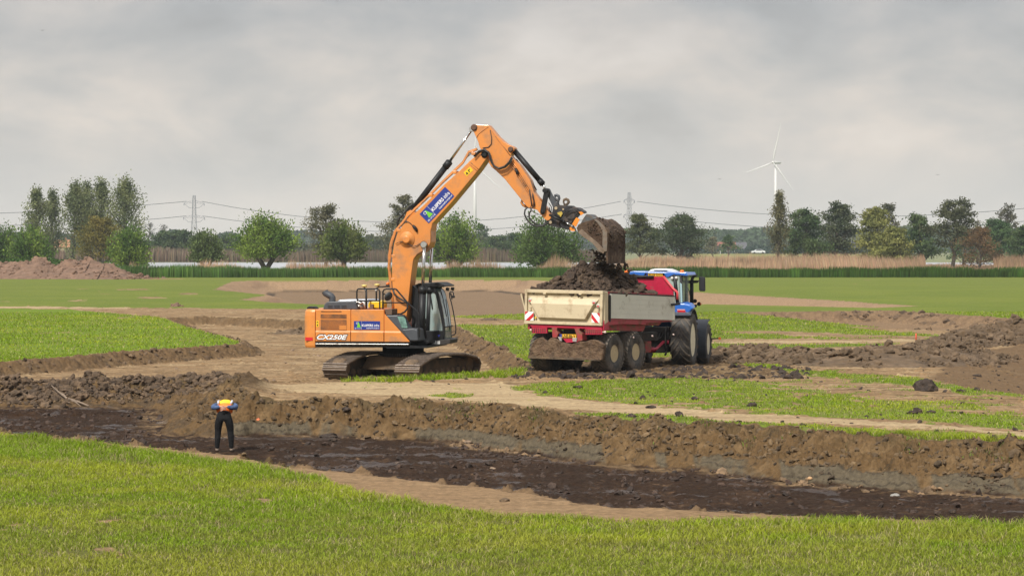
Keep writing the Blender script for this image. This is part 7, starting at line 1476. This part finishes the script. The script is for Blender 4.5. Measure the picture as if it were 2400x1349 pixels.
heap("soil_ridge", [(1668, 92, 0.13, 1.6), (1700, 90, 0.24, 2.2), (1780, 87.5, 0.36, 2.6), (1846, 86, 0.27, 2.4), (1880, 85.5, 0.42, 2.4), (1930, 85, 0.36, 2.6), (1988, 84, 0.29, 3.0), (2022, 84, 0.53, 3.2), (2048, 84, 0.59, 3.4), (2099, 84.5, 0.47, 3.4), (2150, 86, 0.49, 3.2), (2200, 89, 0.44, 3.0), (2242, 91, 0.34, 2.6)], RIDGE, 34,
     "long low ridge of churned brown soil right of the tractor", ns=420, nt=70, amp=.24, freq=1.1, nclod=3200, cs=(.02, .17))
heap("soil_heap", [(2215, 97, 0.30, 1.8), (2262, 99, 0.38, 2.0), (2305, 102, 0.53, 2.4), (2352, 104, 0.68, 2.8), (2380, 104, 0.89, 3.0), (2410, 104, 1.02, 3.2), (2520, 104, 1.10, 3.4), (2700, 106, 1.02, 3.4)], RIDGE, 35,
     "tall churned soil heap at the right edge of the view", ns=260, nt=50, amp=.24, freq=1.1, nclod=1800, cs=(.025, .2))
heap("soil_mound", [(2210, 121, .1, 1.0), (2240, 120, .35, 1.4), (2275, 119, .45, 1.5), (2320, 118, .4, 1.4), (2350, 117, .1, 1)], RIDGE, 36, "low mound of rubble soil behind the tall heap at right", ns=70, nt=20, amp=.15, freq=1.5, nclod=120, cs=(.04, .16))
heap("soil_mound", [(1120, 134, .05, .8), (1135, 134, .25, 1.2), (1160, 134, .2, 1.2), (1180, 134, .05, .8)], RIDGE, 37, "flat scrap of soil on the track between excavator and trailer", ns=40, nt=14, amp=.08, freq=1.5, nclod=30, cs=(.03, .1))
heap("soil_mound", [(618, 74.2, .1, .5), (660, 74.0, .22, .6), (700, 74.0, .18, .55), (740, 74.2, .24, .6), (785, 74.3, .1, .5)], CLODM, 38, "row of dark clods at the edge of the stripped ground left of the tracks", ns=90, nt=16, amp=.12, freq=2.5, nclod=130, cs=(.04, .14))
heap("soil_mound", [(655, 127, .05, .6), (680, 126, .30, 1.2), (720, 126, .35, 1.4), (745, 126, .1, .8)], RIDGE, 39, "clumpy soil bank just behind the excavator tail", ns=60, nt=16, amp=.15, freq=1.5, nclod=60, cs=(.04, .14))
# the lumpy berm beside the deep pit
rim_ = [wpt(a, b, c) for a, b, c in ((-300, 908, -.35), (0, 904, -.35), (120, 903, -.3), (200, 901, -.3), (330, 894, -.25), (480, 889, -.2), (545, 897, -.1))]
r = np.random.default_rng(40); n = 5500; k = r.random(n) * (len(rim_) - 1); a = k.astype(int); f_ = k - a; RA = np.array(rim_); xx = RA[a, 0] * (1 - f_) + RA[a + 1, 0] * f_ + r.normal(size=n) * .45; yy = RA[a, 1] * (1 - f_) + RA[a + 1, 1] * f_ - .5 + r.normal(size=n) * .75; zz = ground_z(xx, yy)
V, T3 = scatter_clods(np.stack([xx, yy, zz], 1), (.02 + .11 * r.random(n) ** 3.5), 41); tag(np_mesh("loose_soil", V, T3, mat("berm_clod_soil", (.090, .058, .033), .9, isl=.4, var=.4, nscale=4, bump=1, bscale=14, dirt=.3, dirtcol=(.14, .092, .052), dscale=1.5), smooth=False, nper=3), "brown clods heaped along the far left rim of the deep pit", "soil", kind='stuff')
# clods fallen on the pit face and at its foot, and crumbs on the driven soil
def crumbs(name, n, px0, px1, D0, D1, seed, cond, s0, s1, m, label, pw=3, pro=None):
    r = np.random.default_rng(seed); px = px0 + (px1 - px0) * r.random(n); D = np.sqrt(D0 ** 2 + (D1 ** 2 - D0 ** 2) * r.random(n)); x = (px - 1200) / F * D; z, o = terrain(x, D); k = cond(x, D, px, o, r); x, D, z = x[k], D[k], z[k]
    V, T3 = scatter_clods(np.stack([x, D, z], 1), s0 + (s1 - s0) * r.random(len(x)) ** pw, seed, pro); return tag(np_mesh(name, V, T3, m, smooth=False, nper=3), label, "soil", kind='stuff')
crumbs("soil_lumps", 120000, -150, 2600, 46.5, 79, 42, lambda x, y, px, o, r: (o['deep_d'] > .02) & (o["deep_t"] < .74) & (y > 46) & (fbm(x * 1.2, y * 1.2, 3) + r.random(len(x)) * .7 > .10), .012, .085, mat("face_lump_soil", (.110, .072, .036), .95, isl=.4, var=.5, nscale=3, bump=1, bscale=14, dirt=.4, dirtcol=(.075, .052, .032), dscale=1.2), "brown lumps of soil clinging to the crumbled pit face", 3.5, PROTO_S)
crumbs("soil_lumps", 9000, 560, 2600, 46, 64, 43, lambda x, y, px, o, r: (o['deep_t'] > .93) & (o['deep_d'] < deep_w(x) + .55) & (fbm(x * .8, y * .3, 3) > .05), .03, .12, mat("toe_lump_soil", (.17, .11, .06), .95, isl=.4, var=.4, nscale=4, bump=1, bscale=14), "pale brown crumbs lying along the foot of the pit face", 3, PROTO_S)
crumbs("peat_lumps", 16000, -200, 2600, 42, 76, 44, lambda x, y, px, o, r: (o['deep_t'] > .97) & (fbm(x * .8, y * .8, 4) > -.1), .015, .085, mat("peat_soil", (.042, .024, .015), .8, isl=.4, var=.5, nscale=4, bump=1, bscale=14), "dark peat crumbs on the floor of the deep pit", 3, PROTO_S)
crumbs("soil_crumbs", 1700, -100, 2550, 52, 84, 45, lambda x, y, px, o, r: (o['deep_d'] < -.4) & (o['cun'] < .5) & (fbm(x * .5 + 4, y * .5, 3) > .12), .015, .06, CLODM, "small dark crumbs scattered over the driven ground")
crumbs("soil_crumbs", 900, 1200, 1900, 74, 81, 46, lambda x, y, px, o, r: (580 + F * ZC / y > 852) & (580 + F * ZC / y < 888) & (r.random(len(x)) < .9), .03, .13, CLODM, "dark crumbs churned up round the trailer and tractor wheels")
crumbs("soil_crumbs", 1100, -100, 1250, 76, 120, 47, lambda x, y, px, o, r: (o['cun'] > .5) & (fbm(x * .4, y * .4, 3) + r.random(len(x)) * .3 > .3), .02, .09, CLODL, "pale crumbs scattered over the stripped ground")
crumbs("soil_crumbs", 26000, -150, 1300, 70, 122, 48, lambda x, y, px, o, r: (o['cun_wall'] > .5) & (o['deep'] < .5) & (fbm(x * .9, y * .9, 3) + r.random(len(x)) * .5 > .1), .03, .13, mat("wall_crumb_soil", (.105, .068, .038), .95, isl=.4, var=.4, nscale=3, bump=1, bscale=10), "brown crumbs along the low cut edges of the stripped ground", 3, PROTO_S)
crumbs("soil_crumbs", 9000, 1700, 2600, 112, 162, 49, lambda x, y, px, o, r: (o['rgt_k'] > .04) & (o['rgt_k'] < .9) & (fbm(x * .5, y * .3, 3) + (px - 2100) / 900 > .0), .04, .22, mat("bank_crumb_soil", (.10, .066, .040), .95, isl=.4, var=.4, nscale=3, bump=1, bscale=10), "dark crumbs along the cut bank of the hollow at right", 3, PROTO_S)
crumbs("soil_lumps", 40000, 600, 2600, 46, 66, 50, lambda x, y, px, o, r: (o['deep_t'] > .68) & (o['deep_t'] < .97) & (y > 46) & (fbm(x * 2.2, y * .25, 4, .6) > .22), .012, .07, mat("hanging_lump_soil", (.060, .040, .022), .95, isl=.4, var=.4, nscale=3), "dark lumps stuck to the grey clay at the foot of the pit face", 3, PROTO_S)
# single clods one can point at
CL = [(2172, 914, 27, .92, "large dark cracked slab of clay standing on the grass at right"), (773, 948, 22, .5, "broad dark clod on the pit rim below the excavator tracks"), (810, 944, 12, .6, "dark clod right beside the broad one on the pit rim"), (781, 956, 9, .6, "small dark clod just below the broad one on the pit rim"),
      (1478, 977, 14, .6, "dark clod on the grassy rim straight below the trailer"), (1592, 974, 10, .95, "upright dark clod on the grassy rim below the tractor"), (1763, 950, 12, .7, "dark clod at the lower edge of the big turf patch"), (2151, 968, 13, .95, "tall dark clod of the group on the turf below the large slab"), (2136, 969, 11, .6, "low dark clod left in the group below the large slab"),
      (2182, 967, 12, .5, "flat dark clod right in the group below the large slab"), (2254, 917, 10, .55, "dark clod on the turf just right of the large slab"), (2290, 915, 8, .8, "small round dark clod farthest right of the large slab"), (2218, 918, 10, .5, "flat clod touching the right foot of the large slab"),
      (1881, 998, 7, .8, "small dark clod on the rim turf beside the pale wheel track"), (2195, 1016, 7, .9, "small upright dark clod on the bright rim turf at right"), (2331, 1030, 9, 1.0, "knobbly dark clod on the pit rim near the right edge"), (1355, 908, 9, .5, "flat dark clod on the turf below the trailer wheels"), (1506, 934, 7, .9, "small dark clod in the middle of the turf below the trailer"),
      (1629, 936, 8, .8, "small dark clod on the turf below the tractor"), (1774, 868, 14, .6, "brown clod on the churned soil right of the tractor"), (1730, 862, 7, 1.0, "small upright dark clod right of the tractor front wheel"), (1833, 874, 11, .5, "flat brown clod at the tip of the churned soil"), (1278, 920, 6, .7, "small dark clod on the turf edge below the trailer bumper"),
      (577, 896, 10, 1.7, "upright grey shard of clay beside the deep pit"), (420, 892, 8, .9, "round brown clod on top of the lumpy berm"), (640, 926, 6, .6, "small dark clod above the corner of the deep pit"), (1527, 954, 12, .4, "flat crumbled clod beside the pale wheel track"), (2290, 876, 9, .4, "flat clod beside the wet hollow at right")]
for i, (px, py, s_, sq, lab) in enumerate(CL):
    x, y, _ = wpt(px, py, 0); z = float(ground_z(x, y)[0]); V, Fc = clod_mesh(200 + i, 3, .5, sq); sz = s_ / F * y
    o = np_mesh("soil_clod", V * sz, Fc, CLODM if i != 23 else mat("grey_clay", (.12, .10, .075), .9, var=.3, bump=.6), smooth=False, nper=3); o.location = (x, y, z + .02); tag(o, lab, "clod")
for (px, py, z0, s_, sq, m_, lab) in ((67, 1024, 0, 11, .7, CLODL, "pale round stone lying on the grass edge at left"), (115, 1030, 0, 6, .6, CLODL, "small pale stone right of the round one at left"), (1898, 1126, -.85, 6, .8, mat("ochre_stone", (.42, .26, .13), .9), "small ochre stone at the foot of the pit face"), (2097, 1152, -.85, 12, .45, mat("grey_stone", (.24, .23, .21), .8), "flat grey stone at the foot of the pit face"),
                                  (1802, 1190, -.85, 8, .4, CLODM, "flat dark clod on the peat floor near the grass"), (2232, 1200, -.85, 8, .8, CLODM, "round dark clod on the peat floor at right"), (1098, 1032, -.82, 10, .5, CLODL, "pale lump at the foot of the grey clay band"), (1155, 1098, -.88, 7, .6, CLODL, "small pale lump alone on the peat floor"),
                                  (1570, 1189, -.1, 16, .4, RIDGE, "flat heap of brown clods on the dirt edge this side of the pit"), (1184, 1187, -.1, 12, .5, RIDGE, "brown clod between the dirt strip and the grass"), (1627, 1188, -.85, 7, .4, mat("reddish_stone", (.22, .08, .05), .9), "flat reddish stone on the peat floor")):
    x, y, _ = wpt(px, py, z0); z = float(ground_z(x, y)[0]); V, Fc = clod_mesh(int(px), 3, .35, sq); o = np_mesh("stone" if "stone" in lab else "soil_clod", V * s_ / F * y, Fc, m_, smooth=False, nper=3); o.location = (x, y, z + .01); tag(o, lab, "stone" if "stone" in lab else "clod")
# dead branch, marker stake, orange scrap
WOOD = mat("dead_wood", (.20, .15, .11), .9, var=.3, nscale=6); mb = MB()
def P3(px, py, D): return at(px, py, D)
bx = [P3(122, 906, 74.6), P3(140, 922, 74.2), P3(158, 936, 73.9), P3(185, 944, 73.5), P3(210, 954, 73.0)]; mb.tube([p + Vector((0, -.1, .05)) for p in bx], [.015, .028, .035, .035, .025], 7)
mb.tube([P3(128, 912, 74.4), P3(150, 925, 74.0), P3(158, 936, 73.8)], [.015, .03, .03], 6); mb.tube([P3(158, 936, 73.8), P3(175, 940, 73.5), P3(190, 952, 73.1)], [.03, .03, .01], 6); mb.tube([P3(150, 941, 73.6), P3(165, 943, 73.4)], [.015, .02], 5)
tag(mb.build("dead_branch", WOOD), "pale dead forked branch lying on the bank of the deep pit at left", "branch")
x, y, _ = wpt(2147, 798, 0); mb = MB(); mb.tube([(0, 0, 0), (0, 0, .30), (.01, 0, .32)], [.03, .03, .01], 8); o = mb.build("marker_stake", mat("red_stake", (.75, .10, .05), .5)); o.location = (x, y, float(ground_z(x, y)[0])); tag(o, "short red marker stake on the track at right", "stake")
mb = MB(); c = P3(605, 982, 62.2); mb.prism([(-.06, 0, -.02), (.01, -.02, -.03), (.06, 0, .0), (.01, .01, .04), (-.04, .01, .02)], [(-.05, .04, -.02), (.01, .02, -.02), (.05, .04, .0), (.01, .04, .03), (-.03, .04, .02)]); o = mb.build("plastic_scrap", mat("orange_plastic", (.62, .13, .03), .6), bevel=.01); o.location = c; tag(o, "orange plastic scrap sticking out of the pit face behind the worker", "scrap")
# ------------------------------------------------------------------ turf
def turf(name, n, D0, D1, h, w, seed, label, fore=False, keep=None):
    r = np.random.default_rng(seed); D = np.sqrt(D0 ** 2 + (D1 ** 2 - D0 ** 2) * r.random(n)); px = -330 + 3060 * r.random(n); x = (px - 1200) / F * D
    z, o = terrain(x, D); g, _ = masks(x, D, o); tall = fbm(x * .5 + 7, D * .6, 4, .6); thin = fbm(x * 1.3, D * 1.6, 4, .6)
    g &= (r.random(n) > sstep(.1, .6, thin) * .85)
    if keep is not None: g &= keep(px, 580 + F * ZC / D)
    x, D, z, px, tall, thin = x[g], D[g], z[g], px[g], tall[g], thin[g]; n = len(x)
    hh = h * (.55 + .9 * r.random(n)) * (1 + .45 * tall)
    py = 580 + F * ZC / D
    if fore:
        edge = 1 - sstep(0, 90, py - np.interp(px, [0, 400, 760, 1100, 1400, 2400], [1022, 1066, 1112, 1188, 1212, 1226])); hh = hh * (.78 + .45 * edge)
    c = np.array([(.225, .33, .012)]) * (1 + (r.random((n, 1)) - .5) * .65); k = sstep(-.1, .5, fbm(x * .28, D * .55 + 9, 4, .6))[:, None]
    c = c * (1 - k * .7) + np.array([(.42, .45, .034)]) * (1 + (r.random((n, 1)) - .5) * .5) * k * .7
    if fore: k = sstep(.0, .5, fbm(x * .8, D * 1.2 + 30, 4, .6) + (py - 1185) / 180)[:, None]; c = c * (1 - .42 * k) + np.array([(.32, .31, .06)]) * .42 * k
    st = (r.random(n) < (.10 + .25 * sstep(0, .5, thin)))[:, None]; c = np.where(st, np.array([(.42, .36, .17)]) * (.6 + .7 * r.random((n, 1))), c)
    if fore:
        sc_ = (sstep(.38, .6, fbm(x * .7 + 60, D * 1.5, 5, .65)) * .75)[:, None]; c = c * (1 - sc_) + np.array([(.22, .175, .075)]) * sc_; hh = hh * (1 - .5 * sc_[:, 0])
    dk = (r.random(n) < .16)[:, None]; c = np.where(dk & ~st, c * .45, c)
    return tag(blades(name, n, x, D, z - .01, hh, w * (.6 + .8 * r.random(n)), c, .85, M_BLADE, seed=seed), label, "grass", kind='stuff')
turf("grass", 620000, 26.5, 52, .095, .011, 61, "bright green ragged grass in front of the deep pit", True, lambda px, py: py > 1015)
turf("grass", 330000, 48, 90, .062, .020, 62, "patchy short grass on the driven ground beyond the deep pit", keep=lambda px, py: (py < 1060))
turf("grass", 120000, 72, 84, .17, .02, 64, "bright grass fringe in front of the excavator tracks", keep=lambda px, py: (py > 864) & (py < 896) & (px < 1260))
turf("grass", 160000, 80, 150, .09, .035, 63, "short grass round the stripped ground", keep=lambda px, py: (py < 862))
# tufts of torn turf on the pit face and rim
def face_tufts(n, seed):
    r = np.random.default_rng(seed); px = 600 + 2000 * r.random(n); D = np.sqrt(46 ** 2 + (66 ** 2 - 46 ** 2) * r.random(n)); x = (px - 1200) / F * D; z, o = terrain(x, D)
    k = (o['deep_d'] > -.25) & (o['deep_t'] < .5) & (fbm(x * 1.5 + 40, D * 1.5, 4, .6) > .22) & (px > 900); x, D, z = x[k], D[k], z[k]; n = len(x)
    c = np.where((r.random(n) < .35)[:, None], np.array([(.16, .23, .03)]), np.array([(.13, .105, .05)])) * (.5 + .8 * r.random((n, 1)))
    return tag(blades("turf_scraps", n, x, D, z - .01, .05 + .10 * r.random(n), .02 * (.6 + r.random(n)), c, 1.1, M_BLADE, seed=seed), "torn scraps of turf and roots on the pit face", "grass", kind='stuff')
face_tufts(90000, 71)
# ------------------------------------------------------------------ haze
hz = MB(); hz.box((-2600, -60, -6), (2600, 3400, 125)); h_ = hz.build("haze", None) if False else None
me = bpy.data.meshes.new("haze"); me.from_pydata(hz.v, [], hz.f); haze = bpy.data.objects.new("haze", me); col.objects.link(haze)
hm = bpy.data.materials.new("haze_air"); hm.use_nodes = True; hn = hm.node_tree; hn.nodes.clear()
ho = hn.nodes.new("ShaderNodeOutputMaterial"); hv = hn.nodes.new("ShaderNodeVolumePrincipled"); hn.links.new(hv.outputs[0], ho.inputs["Volume"])
hv.inputs["Color"].default_value = (.64, .72, .77, 1); hv.inputs["Density"].default_value = .00013
me.materials.append(hm); tag(haze, "thin pale haze over the whole landscape", "haze", kind='stuff')
